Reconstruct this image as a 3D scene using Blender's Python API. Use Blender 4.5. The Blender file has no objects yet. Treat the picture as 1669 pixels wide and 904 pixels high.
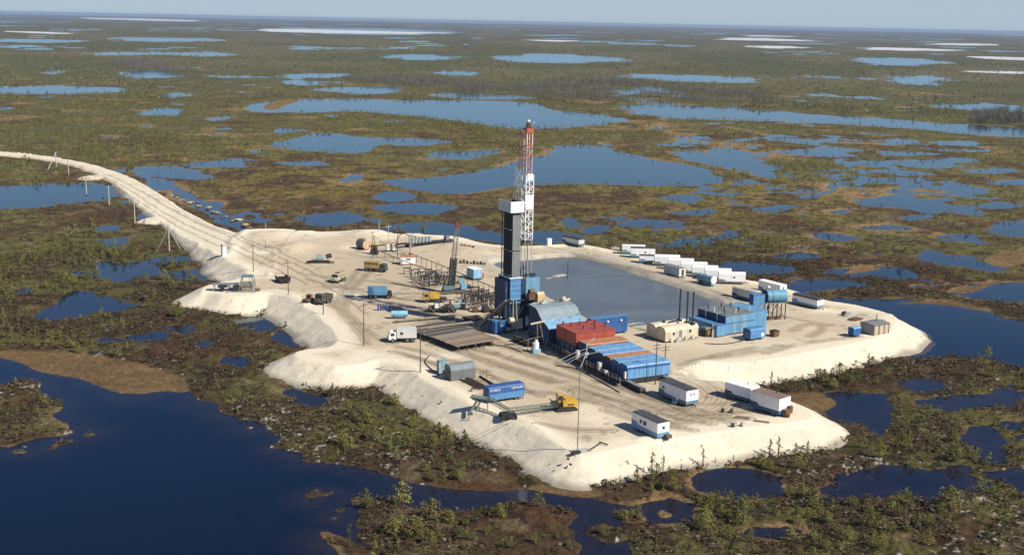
import bpy, math, random
import numpy as np
random.seed(7)
rng = np.random.default_rng(11)
scene = bpy.context.scene
COL = scene.collection

# ------------------------------------------------------------------ camera
# A 43 mm lens, 75 m above the sand pad, looking slightly down, rolled one degree.
F_PX, CAM_H = 2000.0, 75.0
ROLL = math.atan2(33, 1669)
PITCH = math.atan((452 - 35.2) * math.cos(ROLL) / F_PX)
_c, _s = math.cos(ROLL), math.sin(ROLL)

def P(x, y, z=0.0):
    """survey point of the photograph (1669 x 904) -> place on the level z"""
    u = x - 834.5; v = -(y - 452)
    u2 = u * _c - v * _s; v2 = u * _s + v * _c
    fw = F_PX * math.cos(PITCH) + v2 * math.sin(PITCH)
    up = v2 * math.cos(PITCH) - F_PX * math.sin(PITCH)
    t = (z - CAM_H) / up
    return np.array([u2 * t, fw * t, z])

cam_data = bpy.data.cameras.new('camera')
cam_data.sensor_fit = 'HORIZONTAL'; cam_data.sensor_width = 36.0
cam_data.lens = F_PX / 1669 * 36.0
cam_data.clip_start = 1.0; cam_data.clip_end = 120000.0
cam = bpy.data.objects.new('camera', cam_data); COL.objects.link(cam)
from mathutils import Matrix, Vector
_F = Vector((0, math.cos(PITCH), -math.sin(PITCH)))
_R = Vector((1, 0, 0)); _U = Vector((0, math.sin(PITCH), math.cos(PITCH)))
_cx = _R * _c + _U * _s; _cy = _R * (-_s) + _U * _c
M = Matrix(((_cx.x, _cy.x, -_F.x, 0), (_cx.y, _cy.y, -_F.y, 0), (_cx.z, _cy.z, -_F.z, CAM_H), (0, 0, 0, 1)))
cam.matrix_world = M
scene.camera = cam

# ------------------------------------------------------------------ light
SUN_AZ = math.radians(-32.0)      # direction towards the sun, from +X
SUN_EL = math.radians(41.0)
w = bpy.data.worlds.new('World'); scene.world = w; w.use_nodes = True
nt = w.node_tree; nt.nodes.clear()
sky = nt.nodes.new('ShaderNodeTexSky'); sky.sky_type = 'NISHITA'; sky.sun_disc = False
sky.sun_elevation = SUN_EL; sky.sun_rotation = math.pi / 2 - SUN_AZ
sky.altitude = 80; sky.air_density = 1.0; sky.dust_density = 0.2; sky.ozone_density = 4.0
bg = nt.nodes.new('ShaderNodeBackground'); bg.inputs['Strength'].default_value = 0.055
out = nt.nodes.new('ShaderNodeOutputWorld')
tn = nt.nodes.new('ShaderNodeMixRGB'); tn.blend_type = 'MULTIPLY'; tn.inputs[0].default_value = 1.0; tn.inputs[2].default_value = (0.86, 0.95, 1.18, 1)
nt.links.new(sky.outputs[0], tn.inputs[1])
# pale blue mixed into the low sky, carried higher to brighten lake reflections
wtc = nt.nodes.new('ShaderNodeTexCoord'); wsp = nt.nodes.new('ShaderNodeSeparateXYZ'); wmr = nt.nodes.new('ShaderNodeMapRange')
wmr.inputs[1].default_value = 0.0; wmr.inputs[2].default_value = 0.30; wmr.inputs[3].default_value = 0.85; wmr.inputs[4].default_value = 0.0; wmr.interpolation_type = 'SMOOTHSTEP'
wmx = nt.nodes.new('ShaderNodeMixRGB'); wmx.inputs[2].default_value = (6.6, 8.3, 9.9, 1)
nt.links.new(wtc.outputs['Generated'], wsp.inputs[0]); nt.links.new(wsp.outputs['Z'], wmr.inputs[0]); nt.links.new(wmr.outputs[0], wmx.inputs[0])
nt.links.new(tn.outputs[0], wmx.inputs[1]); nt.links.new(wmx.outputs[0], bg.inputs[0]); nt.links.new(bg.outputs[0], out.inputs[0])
sd = bpy.data.lights.new('sun', 'SUN'); sd.energy = 4.8; sd.angle = math.radians(0.5); sd.color = (1.0, 0.93, 0.82)
sun = bpy.data.objects.new('sun', sd); COL.objects.link(sun)
sdir = Vector((math.cos(SUN_AZ) * math.cos(SUN_EL), math.sin(SUN_AZ) * math.cos(SUN_EL), math.sin(SUN_EL)))
sun.rotation_euler = sdir.to_track_quat('Z', 'Y').to_euler()
sun.location = (80, 150, 200)
scene.view_settings.view_transform = 'Standard'; scene.view_settings.look = 'None'
scene.view_settings.gamma = 1.0; scene.view_settings.exposure = 0.3
scene.view_settings.use_curve_mapping = False
scene.cycles.max_bounces = 6; scene.cycles.volume_bounces = 0
scene.cycles.use_denoising = True

# ------------------------------------------------------------------ materials
MATS = {}
def L(r, g, b):
    def f(c):
        c /= 255.0
        return c / 12.92 if c <= 0.04045 else ((c + 0.055) / 1.055) ** 2.4
    return (f(r), f(g), f(b))

def nodes_of(name):
    m = bpy.data.materials.new(name); m.use_nodes = True
    t = m.node_tree
    return m, t, t.nodes['Principled BSDF']

def paint(name, rgb, rough=0.55, wear=0.35, dirt=(0.30, 0.25, 0.18), metal=0.0, scale=0.9, streak=True, k=0.72):
    """painted or bare surface with faded patches, dust and run-down streaks"""
    if name in MATS: return MATS[name]
    m, t, b = nodes_of(name); N = t.nodes; K = t.links
    tc = N.new('ShaderNodeTexCoord')
    mp = N.new('ShaderNodeMapping'); mp.inputs['Scale'].default_value = (1, 1, 0.35 if streak else 1)
    K.new(tc.outputs['Object'], mp.inputs[0])
    n1 = N.new('ShaderNodeTexNoise'); n1.inputs['Scale'].default_value = scale; n1.inputs['Detail'].default_value = 6; n1.inputs['Roughness'].default_value = 0.65
    K.new(mp.outputs[0], n1.inputs['Vector'])
    r1 = N.new('ShaderNodeValToRGB')
    r1.color_ramp.elements[0].position = 0.3; r1.color_ramp.elements[1].position = 0.72
    r1.color_ramp.elements[0].color = (rgb[0] * k, rgb[1] * k, rgb[2] * k, 1)
    g = [min(0.9, c * 1.12 + 0.01) for c in rgb]
    r1.color_ramp.elements[1].color = (*g, 1)
    K.new(n1.outputs['Fac'], r1.inputs[0])
    n2 = N.new('ShaderNodeTexNoise'); n2.inputs['Scale'].default_value = scale * 2.6; n2.inputs['Detail'].default_value = 8; n2.inputs['Roughness'].default_value = 0.7
    K.new(mp.outputs[0], n2.inputs['Vector'])
    r2 = N.new('ShaderNodeValToRGB'); r2.color_ramp.elements[0].position = 0.52; r2.color_ramp.elements[1].position = 0.75
    r2.color_ramp.elements[0].color = (0, 0, 0, 1); r2.color_ramp.elements[1].color = (wear, wear, wear, 1)
    K.new(n2.outputs['Fac'], r2.inputs[0])
    mx = N.new('ShaderNodeMixRGB'); mx.inputs[2].default_value = (*dirt, 1)
    K.new(r2.outputs[0], mx.inputs[0]); K.new(r1.outputs[0], mx.inputs[1])
    K.new(mx.outputs[0], b.inputs['Base Color'])
    b.inputs['Roughness'].default_value = rough; b.inputs['Metallic'].default_value = metal
    b.inputs['Specular IOR Level'].default_value = 0.35
    MATS[name] = m
    return m

def glass(name='window glass'):
    if name in MATS: return MATS[name]
    m, t, b = nodes_of(name)
    b.inputs['Base Color'].default_value = (0.03, 0.035, 0.04, 1); b.inputs['Roughness'].default_value = 0.12
    MATS[name] = m; return m

BLUE = lambda: paint('faded blue paint', (0.085, 0.235, 0.46))
BLUE2 = lambda: paint('strong blue paint', (0.026, 0.10, 0.30))
BLUED = lambda: paint('shaded and dark blue paint', (0.010, 0.036, 0.105))  # blue with the shade of sun-averted walls put in; also real dark parts
SKYB = lambda: paint('sky blue paint', (0.19, 0.44, 0.60))
GREYBLUE = lambda: paint('weathered grey blue roof paint', (0.24, 0.31, 0.34), wear=0.5)
GREENBLUE = lambda: paint('weathered teal paint', (0.22, 0.37, 0.42), wear=0.5)
WHITE = lambda: paint('white paint', (0.84, 0.84, 0.82), wear=0.08, k=0.93)
OFFW = lambda: paint('off white panel', (0.55, 0.57, 0.55), wear=0.2, k=0.88)
CREAM = lambda: paint('cream paint', (0.60, 0.54, 0.40), wear=0.35)
GREY = lambda: paint('grey paint', (0.20, 0.215, 0.215))
DGREY = lambda: paint('dark grey roofing felt', (0.065, 0.068, 0.07), wear=0.3)
BROWNR = lambda: paint('brown roof paint', (0.25, 0.165, 0.13), wear=0.4)
RED = lambda: paint('oxide red paint', (0.36, 0.075, 0.05), wear=0.25, dirt=(0.16, 0.06, 0.05))
ORANGE = lambda: paint('faded orange rust roof', (0.46, 0.21, 0.10), wear=0.5, dirt=(0.30, 0.17, 0.10))
RUST = lambda: paint('rusty steel', (0.16, 0.085, 0.05), wear=0.6, dirt=(0.09, 0.05, 0.035))
STEEL = lambda: paint('dark oily steel', (0.035, 0.034, 0.034), wear=0.4, dirt=(0.10, 0.07, 0.05))
PIPE = lambda: paint('brown drill pipe steel', (0.20, 0.155, 0.115), wear=0.5, dirt=(0.10, 0.075, 0.055))
GALV = lambda: paint('galvanised steel', (0.40, 0.42, 0.42), wear=0.3)
YEL = lambda: paint('yellow machine paint', (0.58, 0.36, 0.04), wear=0.45, dirt=(0.20, 0.13, 0.05))
OCHRE = lambda: paint('ochre box paint', (0.46, 0.33, 0.13), wear=0.45)
KHAKI = lambda: paint('khaki paint', (0.11, 0.115, 0.07), wear=0.4)
TYRE = lambda: paint('tyre rubber', (0.022, 0.022, 0.022), rough=0.85, wear=0.5)
CONC = lambda: paint('pale concrete', (0.50, 0.48, 0.43), wear=0.4)
WOOD = lambda: paint('weathered dark wood', (0.10, 0.075, 0.055), wear=0.4)
LEADR = lambda: paint('red signal paint', (0.40, 0.045, 0.03), wear=0.25)
PEACH = lambda: paint('pale orange tank end paint', (0.55, 0.36, 0.24), wear=0.3)

# ------------------------------------------------------------------ mesh building
class MB:
    def __init__(self): self.v = []; self.f = []
    def add(self, vs, fs):
        o = len(self.v); self.v += [tuple(p) for p in vs]; self.f += [tuple(i + o for i in q) for q in fs]; return self
    def box(self, x0, x1, y0, y1, z0, z1):
        return self.add([(x0, y0, z0), (x1, y0, z0), (x1, y1, z0), (x0, y1, z0), (x0, y0, z1), (x1, y0, z1), (x1, y1, z1), (x0, y1, z1)],
                        [(0, 3, 2, 1), (4, 5, 6, 7), (0, 1, 5, 4), (1, 2, 6, 5), (2, 3, 7, 6), (3, 0, 4, 7)])
    def bar(self, p, q, wd=0.1, ht=None):
        p = Vector(p); q = Vector(q); d = (q - p)
        if d.length < 1e-6: return self
        d.normalize(); ht = ht or wd
        up = Vector((0, 0, 1)) if abs(d.z) < 0.95 else Vector((1, 0, 0))
        s = d.cross(up).normalized() * (wd / 2); t = s.cross(d).normalized() * (ht / 2)
        vs = [p - s - t, p + s - t, p + s + t, p - s + t, q - s - t, q + s - t, q + s + t, q - s + t]
        return self.add(vs, [(0, 1, 2, 3), (7, 6, 5, 4), (0, 4, 5, 1), (1, 5, 6, 2), (2, 6, 7, 3), (3, 7, 4, 0)])
    def cyl(self, p, q, r, n=12, r2=None, caps=True):
        p = Vector(p); q = Vector(q); d = (q - p).normalized(); r2 = r if r2 is None else r2
        up = Vector((0, 0, 1)) if abs(d.z) < 0.95 else Vector((1, 0, 0))
        s = d.cross(up).normalized(); t = s.cross(d).normalized()
        vs = []
        for c, rr in ((p, r), (q, r2)):
            for i in range(n):
                a = 2 * math.pi * i / n
                vs.append(c + s * (rr * math.cos(a)) + t * (rr * math.sin(a)))
        fs = [(i, i + n, (i + 1) % n + n, (i + 1) % n) for i in range(n)]
        if caps: fs += [tuple(range(n)), tuple(range(2 * n - 1, n - 1, -1))]
        return self.add(vs, fs)
    def prism(self, prof, x0, x1, axis='x'):
        n = len(prof)
        if axis == 'x': vs = [(x0, a, b) for a, b in prof] + [(x1, a, b) for a, b in prof]
        else: vs = [(a, x0, b) for a, b in prof] + [(a, x1, b) for a, b in prof]
        fs = [(i, (i + 1) % n, (i + 1) % n + n, i + n) for i in range(n)]
        fs += [tuple(range(n - 1, -1, -1)), tuple(range(n, 2 * n))]
        return self.add(vs, fs)
    def shell(self, prof, x0, x1, th, axis='x'):
        """open curved sheet of thickness th following a profile (roof skins)"""
        pr = [Vector((a, b)) for a, b in prof]; ou = []
        for i, p in enumerate(pr):
            a = pr[max(0, i - 1)]; b = pr[min(len(pr) - 1, i + 1)]; d = (b - a).normalized()
            ou.append((p.x - d.y * th, p.y + d.x * th))
        return self.prism(list(prof) + ou[::-1], x0, x1, axis)
    def ball(self, c, r, nu=10, nv=6, sz=1.0):
        vs = []; fs = []
        for j in range(nv + 1):
            ph = math.pi * j / nv
            for i in range(nu):
                a = 2 * math.pi * i / nu
                vs.append((c[0] + r * math.sin(ph) * math.cos(a), c[1] + r * math.sin(ph) * math.sin(a), c[2] + r * sz * math.cos(ph)))
        for j in range(nv):
            for i in range(nu):
                fs.append((j * nu + i, (j + 1) * nu + i, (j + 1) * nu + (i + 1) % nu, j * nu + (i + 1) % nu))
        return self.add(vs, fs)
    def build(self, name, mat, parent=None, label=None, smooth=False, rough=0):
        me = bpy.data.meshes.new(name); me.from_pydata([tuple(p) for p in self.v], [], self.f)
        me.validate(); me.update()
        import bmesh
        bm = bmesh.new(); bm.from_mesh(me); bmesh.ops.recalc_face_normals(bm, faces=bm.faces); bm.to_mesh(me); bm.free()
        me.materials.append(mat)
        o = bpy.data.objects.new(name, me); COL.objects.link(o)
        if parent is not None: o.parent = parent
        if label: o['label'] = label
        if smooth:
            me.polygons.foreach_set('use_smooth', [True] * len(me.polygons))
        return o

def mesh_np(name, V, Fa, mat, attrs=None, smooth=False, tri=False):
    me = bpy.data.meshes.new(name)
    k = Fa.shape[1]
    me.vertices.add(len(V)); me.vertices.foreach_set('co', np.ascontiguousarray(V, dtype=np.float32).ravel())
    me.loops.add(Fa.size); me.loops.foreach_set('vertex_index', np.ascontiguousarray(Fa, dtype=np.int32).ravel())
    me.polygons.add(len(Fa)); me.polygons.foreach_set('loop_start', np.arange(0, Fa.size, k, dtype=np.int32))
    me.polygons.foreach_set('loop_total', np.full(len(Fa), k, dtype=np.int32))
    if smooth: me.polygons.foreach_set('use_smooth', np.ones(len(Fa), dtype=bool))
    me.update(calc_edges=True)
    for n, (typ, arr) in (attrs or {}).items():
        a = me.attributes.new(n, typ, 'POINT')
        if typ == 'FLOAT': a.data.foreach_set('value', np.ascontiguousarray(arr, dtype=np.float32).ravel())
        else:
            c4 = np.ones((len(V), 4), dtype=np.float32); c4[:, :3] = arr
            a.data.foreach_set('color', c4.ravel())
    me.materials.append(mat)
    o = bpy.data.objects.new(name, me); COL.objects.link(o)
    return o

def thing(name, label, cat, loc, yaw=0.0, group=None, z=0.0):
    o = bpy.data.objects.new(name, None); COL.objects.link(o)
    o.empty_display_size = 0.5
    o.location = (float(loc[0]), float(loc[1]), float(loc[2]) if len(loc) > 2 else z)
    o.rotation_euler = (0, 0, math.radians(yaw)); o['label'] = label; o['category'] = cat
    if group: o['group'] = group
    return o

def corner(px, py, z, yaw, Ln, W, cx=1, cy=-1):
    """centre of an Ln x W footprint whose (cx, cy) corner stands at a survey point"""
    p = P(px, py, z); a = math.radians(yaw)
    ex = np.array([math.cos(a), math.sin(a)]); ey = np.array([-math.sin(a), math.cos(a)])
    q = p[:2] - ex * (cx * Ln / 2) - ey * (cy * W / 2)
    return (q[0], q[1], 0.0)

def dup(root, loc, yaw, label=None, group=None, scale=None):
    r = root.copy(); COL.objects.link(r); r.location = loc; r.rotation_euler = (0, 0, yaw)
    if scale is not None: r.scale = scale
    if label: r['label'] = label
    if group: r['group'] = group
    for ch in list(root.children):
        c = ch.copy(); COL.objects.link(c); c.parent = r
        for g in list(ch.children):
            d = g.copy(); COL.objects.link(d); d.parent = c
    return r
# ================================================================== terrain
WZ = -3.8                                   # level of the bog water
def hash2(ix, iy, seed):
    h = (ix.astype(np.int64) * 374761393 + iy.astype(np.int64) * 668265263 + seed * 1442695041) & 0xFFFFFFFF
    h = ((h ^ (h >> 13)) * 1274126177) & 0xFFFFFFFF
    h = ((h ^ (h >> 16)) * 2246822519) & 0xFFFFFFFF
    return ((h ^ (h >> 15)) & 0xFFFF).astype(np.float32) / 65535.0
def vnoise(x, y, seed=0):
    ix = np.floor(x); iy = np.floor(y); fx = (x - ix).astype(np.float32); fy = (y - iy).astype(np.float32)
    ix = ix.astype(np.int64); iy = iy.astype(np.int64)
    fx = fx * fx * fx * (fx * (fx * 6 - 15) + 10); fy = fy * fy * fy * (fy * (fy * 6 - 15) + 10)
    a = hash2(ix, iy, seed); b = hash2(ix + 1, iy, seed); c = hash2(ix, iy + 1, seed); d = hash2(ix + 1, iy + 1, seed)
    return a + (b - a) * fx + (c - a) * fy + (a - b - c + d) * fx * fy
def fbm(x, y, wl, octv=4, seed=0, gain=0.5):
    s = 0.0; amp = 1.0; tot = 0.0
    for i in range(octv):
        a = 0.6 * i + seed
        xr = x * math.cos(a) - y * math.sin(a); yr = x * math.sin(a) + y * math.cos(a)
        s = s + amp * vnoise(xr / wl + 17.3 * i, yr / wl - 9.1 * i, seed * 13 + i); tot += amp
        amp *= gain; wl *= 0.5
    return s / tot                           # 0..1, mean 0.5
def sstep(a, b, x):
    t = np.clip((x - a) / (b - a), 0, 1); return t * t * (3 - 2 * t)

def poly_ground(pts, z):
    return np.array([P(x, y, z)[:2] for x, y in pts])
def round_poly(G, n=2):
    for _ in range(n):
        q = np.roll(G, -1, 0); G = np.stack([G * 0.75 + q * 0.25, G * 0.25 + q * 0.75], 1).reshape(-1, 2)
    return G
def sdf(G, X, Y, margin=1e9):
    """signed distance (negative inside) of points to polygon G, margin away from it just +margin"""
    out = np.full(X.shape, margin, dtype=np.float64)
    lo = G.min(0) - margin; hi = G.max(0) + margin
    m = (X > lo[0]) & (X < hi[0]) & (Y > lo[1]) & (Y < hi[1])
    if not m.any(): return out
    x = X[m]; y = Y[m]; d2 = np.full(x.shape, 1e18); ins = np.zeros(x.shape, bool)
    H = np.roll(G, -1, 0)
    for (ax, ay), (bx, by) in zip(G, H):
        ex = bx - ax; ey = by - ay; l2 = ex * ex + ey * ey + 1e-12
        t = np.clip(((x - ax) * ex + (y - ay) * ey) / l2, 0, 1)
        d2 = np.minimum(d2, (x - ax - t * ex) ** 2 + (y - ay - t * ey) ** 2)
        if ay != by:
            c = ((ay > y) != (by > y)) & (x < (bx - ax) * (y - ay) / (by - ay) + ax)
            ins ^= c
    d = np.sqrt(d2); d[ins] *= -1
    out[m] = np.minimum(d, margin)
    return out

# ---- lakes and pools, surveyed outlines
LAKE_BIG = [(-300,560),(-60,577),(0,580),(25,584),(45,593),(60,601),(95,608),(130,614),(165,627),(190,637),(230,640),(262,634),(300,638),(312,651),(345,657),(365,671),(385,681),(430,691),(450,706),(472,716),(440,730),(445,735),(500,741),(492,748),(560,752),(600,765),(640,778),(700,790),(760,797),(840,794),(880,795),(930,806),(960,812),(1000,820),(1060,813),(1100,809),(1127,825),(1115,845),(1080,852),(1040,850),(1020,846),(1000,852),(1002,872),(1030,904),(1040,960),(930,960),(930,904),(936,870),(915,850),(938,838),(900,828),(850,815),(800,825),(740,828),(690,828),(640,815),(585,803),(580,815),(602,830),(590,850),(600,858),(582,868),(604,890),(575,883),(545,868),(522,868),(530,880),(560,904),(570,1000),(-300,1000)]
ISLANDS = [
 [(-300,610),(-60,622),(0,630),(20,622),(50,615),(58,625),(64,640),(100,655),(105,664),(95,672),(125,690),(138,705),(100,710),(60,714),(22,727),(0,722),(-300,730)],
 [(82,726),(92,718),(118,714),(121,719),(100,724),(86,733)], [(147,708),(157,703),(167,706),(155,710)], [(25,735),(38,730),(51,734),(38,738)],
 [(405,702),(413,698),(422,701),(413,705)], [(505,803),(520,797),(540,802),(554,799),(556,803),(535,806),(520,810),(508,808)],
 [(557,826),(566,824),(577,827),(568,830)], [(551,841),(560,838),(568,840),(558,844)], [(1060,832),(1072,825),(1090,831),(1084,838),(1066,839)],
 [(985,838),(995,826),(1020,826),(1042,836),(1036,848),(1005,851)], [(12,655),(0,660),(-20,652)],
 [(940,862),(985,852),(1018,868),(1005,880),(965,882)]]
POOLS = [
 [(1125,778),(1180,764),(1230,768),(1275,785),(1283,800),(1250,815),(1190,816),(1150,802)],
 [(1300,658),(1350,642),(1400,638),(1445,640),(1450,660),(1458,690),(1440,711),(1410,700),(1370,690),(1335,676)],
 [(1452,622),(1490,610),(1540,618),(1556,630),(1500,638)], [(1480,655),(1560,641),(1640,634),(1690,640),(1640,656),(1590,670),(1525,668)],
 [(1560,702),(1610,691),(1636,710),(1641,740),(1622,757),(1588,742)], [(1330,800),(1420,765),(1480,757),(1540,772),(1595,780),(1560,803),(1480,807),(1390,815)],
 [(1600,770),(1640,760),(1700,770),(1700,800),(1650,795)], [(1200,862),(1260,850),(1330,858),(1300,870),(1230,874)],
 [(1340,483),(1400,489),(1440,488),(1500,487),(1560,491),(1600,505),(1650,518),(1760,527),(1760,610),(1640,592),(1560,575),(1500,584),(1440,576),(1390,581),(1330,594),(1280,606),(1235,621),(1195,645),(1170,600),(1400,540)],
 [(1540,470),(1600,459),(1669,459),(1760,462),(1760,497),(1640,493),(1580,486)],
 [(1262,465),(1330,453),(1400,457),(1425,465),(1350,474),(1300,479),(1275,478)], [(1320,442),(1390,437),(1470,436),(1487,445),(1480,458),(1420,455),(1360,449)],
 [(1165,436),(1190,428),(1240,425),(1302,432),(1290,446),(1230,448)], [(1248,413),(1290,408),(1332,412),(1326,423),(1268,423)],
 [(1488,418),(1520,405),(1548,418),(1600,424),(1645,435),(1620,444),(1560,433),(1500,427)], [(1590,375),(1640,360),(1760,350),(1760,390),(1650,386)],
 [(1380,333),(1420,321),(1450,330),(1490,328),(1515,321),(1548,319),(1522,333),(1470,339),(1418,338)], [(1300,325),(1340,311),(1355,299),(1367,302),(1348,319)],
 [(1343,290),(1358,282),(1369,290),(1355,297)], [(1437,308),(1484,307),(1484,316),(1455,318)], [(1540,312),(1600,304),(1612,312),(1570,319)], [(1590,298),(1640,291),(1760,290),(1760,304),(1620,303)],
 [(1590,334),(1650,327),(1660,338),(1620,340)], [(1460,352),(1513,347),(1508,358),(1468,359)], [(1250,248),(1300,242),(1352,250),(1310,256)], [(1340,242),(1400,242),(1415,248),(1355,247)],
 [(1490,262),(1560,256),(1606,265),(1540,269)], [(1407,265),(1432,262),(1430,271),(1410,272)], [(1340,346),(1385,341),(1394,350),(1358,351)], [(1225,337),(1300,334),(1284,345),(1240,346)],
 [(1450,283),(1480,279),(1520,283),(1480,288)], [(1560,277),(1640,272),(1669,280),(1600,284)], [(1380,372),(1440,366),(1500,372),(1440,378)], [(1330,380),(1420,388),(1380,394),(1320,390)],
 [(1410,250),(1460,245),(1550,252),(1470,256)], [(1510,231),(1580,229),(1610,237),(1540,238)], [(1165,228),(1230,225),(1240,230),(1190,233)],
 [(610,291),(690,289),(770,283),(820,270),(850,258),(905,247),(912,237),(970,236),(988,243),(1020,250),(1100,265),(1170,277),(1183,286),(1175,301),(1100,304),(980,300),(870,300),(800,310),(740,318),(690,309),(625,304)],
 [(615,313),(665,309),(682,325),(640,331),(612,326)], [(600,337),(660,329),(765,334),(740,345),(680,351),(640,346)],
 [(403,182),(430,166),(470,163),(520,161),(700,163),(840,166),(880,172),(940,184),(1000,189),(1028,196),(980,204),(900,209),(850,211),(780,203),(680,190),(600,183),(520,184),(455,185)],
 [(995,174),(1050,170),(1150,172),(1250,180),(1380,188),(1480,197),(1600,205),(1760,215),(1760,231),(1600,219),(1500,212),(1380,203),(1280,198),(1100,195),(1040,186)],
 [(440,231),(490,220),(530,216),(570,222),(640,225),(700,226),(745,232),(680,237),(612,236),(602,241),(582,251),(520,248),(458,240)],
 [(680,251),(780,243),(813,245),(800,256),(740,261)], [(1090,246),(1140,248),(1210,262),(1267,271),(1268,290),(1240,289),(1218,279),(1150,266),(1105,256)],
 [(1135,244),(1190,240),(1238,250),(1226,259),(1170,256)], [(568,287),(586,284),(590,292),(574,295)], [(856,376),(900,374),(962,385),(912,399),(860,397)],
 [(912,355),(942,355),(948,377),(918,374)], [(945,372),(1002,367),(992,381),(950,383)], [(1072,395),(1110,386),(1158,390),(1140,401),(1085,403)], [(1090,346),(1162,339),(1168,349),(1118,351)],
 [(610,367),(700,358),(780,371),(838,385),(838,404),(740,388),(640,380)], [(480,353),(520,347),(575,349),(600,356),(560,371),(500,368)],
 [(-120,306),(0,303),(60,301),(110,300),(150,296),(185,304),(193,315),(187,326),(140,328),(90,336),(40,341),(-120,350)],
 [(-60,143),(60,141),(150,142),(226,146),(190,152),(100,154),(-60,154)], [(215,182),(260,173),(306,180),(285,188),(235,187)], [(-30,172),(30,174),(36,178),(-30,182)],
 [(200,273),(290,269),(325,280),(333,296),(290,291),(235,286)], [(326,331),(360,327),(368,338),(338,341)], [(150,429),(180,420),(189,440),(158,446)], [(162,391),(195,386),(208,397),(168,401)],
 [(83,500),(95,476),(140,472),(168,490),(228,495),(200,510),(118,505)], [(248,531),(290,529),(314,540),(280,546)], [(306,557),(340,554),(348,563),(318,568)], [(368,581),(405,581),(402,596),(378,597)],
 [(372,527),(410,517),(455,525),(442,536),(398,541)], [(436,537),(480,544),(504,560),(470,567),(436,556)], [(452,631),(480,626),(512,645),(524,661),(488,662)], [(220,352),(262,344),(280,352),(240,358)],
 [(210,424),(290,414),(335,421),(280,432)], [(150,372),(190,366),(205,374),(170,380)], [(20,470),(50,463),(60,475),(35,483)],
 [(207,277),(245,293),(290,322),(330,346),(380,375),(412,376),(358,342),(312,317),(270,291),(234,275)],
 [(535,146),(600,142),(650,147),(600,155),(550,152)], [(680,153),(780,152),(860,158),(910,160),(840,163),(720,160)], [(1490,171),(1560,170),(1760,172),(1760,186),(1600,181)],
 [(418,121),(500,117),(596,121),(560,127),(440,128)], [(690,118),(760,113),(800,120),(740,126)], [(180,118),(260,113),(316,125),(220,129)], [(1030,124),(1100,121),(1255,128),(1200,135),(1100,134)],
 [(800,93),(900,89),(1010,97),(950,103),(850,102)], [(60,115),(110,112),(108,121),(70,122)], [(0,78),(60,74),(120,79),(40,83)], [(1380,98),(1470,94),(1540,103),(1440,108)], [(630,92),(700,88),(760,95),(690,99)],
 [(420,48),(560,45),(760,51),(700,58),(470,55)], [(180,64),(280,60),(360,66),(260,70)], [(1440,125),(1540,119),(1560,135),(1470,140)], [(250,155),(300,150),(320,158),(280,163)], [(330,192),(380,188),(385,195),(345,198)],
 [(420,211),(470,208),(500,214),(440,218)], [(340,210),(370,206),(372,212),(350,214)]]
# ice still lying on the far lakes
ICE = [[(80,31),(150,29),(300,31),(330,34),(200,36)], [(400,49),(470,46),(640,50),(720,54),(560,57),(440,54)], [(1155,63),(1200,60),(1345,67),(1330,70),(1200,68)], [(1205,76),(1240,73),(1340,79),(1260,82)],
 [(1190,57),(1230,57),(1310,60),(1260,62)], [(1380,77),(1450,76),(1580,83),(1520,86),(1420,82)], [(1500,71),(1560,69),(1640,75),(1590,78)], [(1560,93),(1600,91),(1760,98),(1760,103),(1610,97)], [(1560,116),(1620,114),(1760,120),(1760,124),(1640,121)], [(840,65),(900,64),(960,68),(900,70)], [(0,52),(60,51),(130,54),(60,57)], [(1640,56.5),(1690,57),(1760,60),(1690,60.5)]]
MATTE = [[(-60,570),(60,572),(150,578),(220,590),(280,606),(312,622),(310,636),(300,641),(262,637),(230,643),(190,640),(160,631),(130,617),(95,613),(50,603),(40,594),(0,583),(-60,579)],
 [(1265,652),(1300,640),(1350,643),(1372,658),(1342,674),(1290,667)], [(1365,448),(1400,432),(1450,437),(1400,446)], [(1540,476),(1580,464),(1640,458),(1610,468),(1580,480)], [(1440,497),(1500,487),(1570,493),(1640,512),(1560,500),(1500,495)], [(850,795),(900,790),(990,800),(980,812),(900,806)], [(420,176),(450,163),(500,163),(470,170),(450,182)], [(1590,425),(1669,402),(1760,405),(1700,420),(1640,440)]]

G_POOLS = [round_poly(poly_ground(p, WZ)) for p in POOLS]
G_BIG = round_poly(poly_ground(LAKE_BIG, WZ), 1)
G_ISL = [round_poly(poly_ground(p, WZ)) for p in ISLANDS]
G_MAT = [round_poly(poly_ground(p, WZ)) for p in MATTE]

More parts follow.
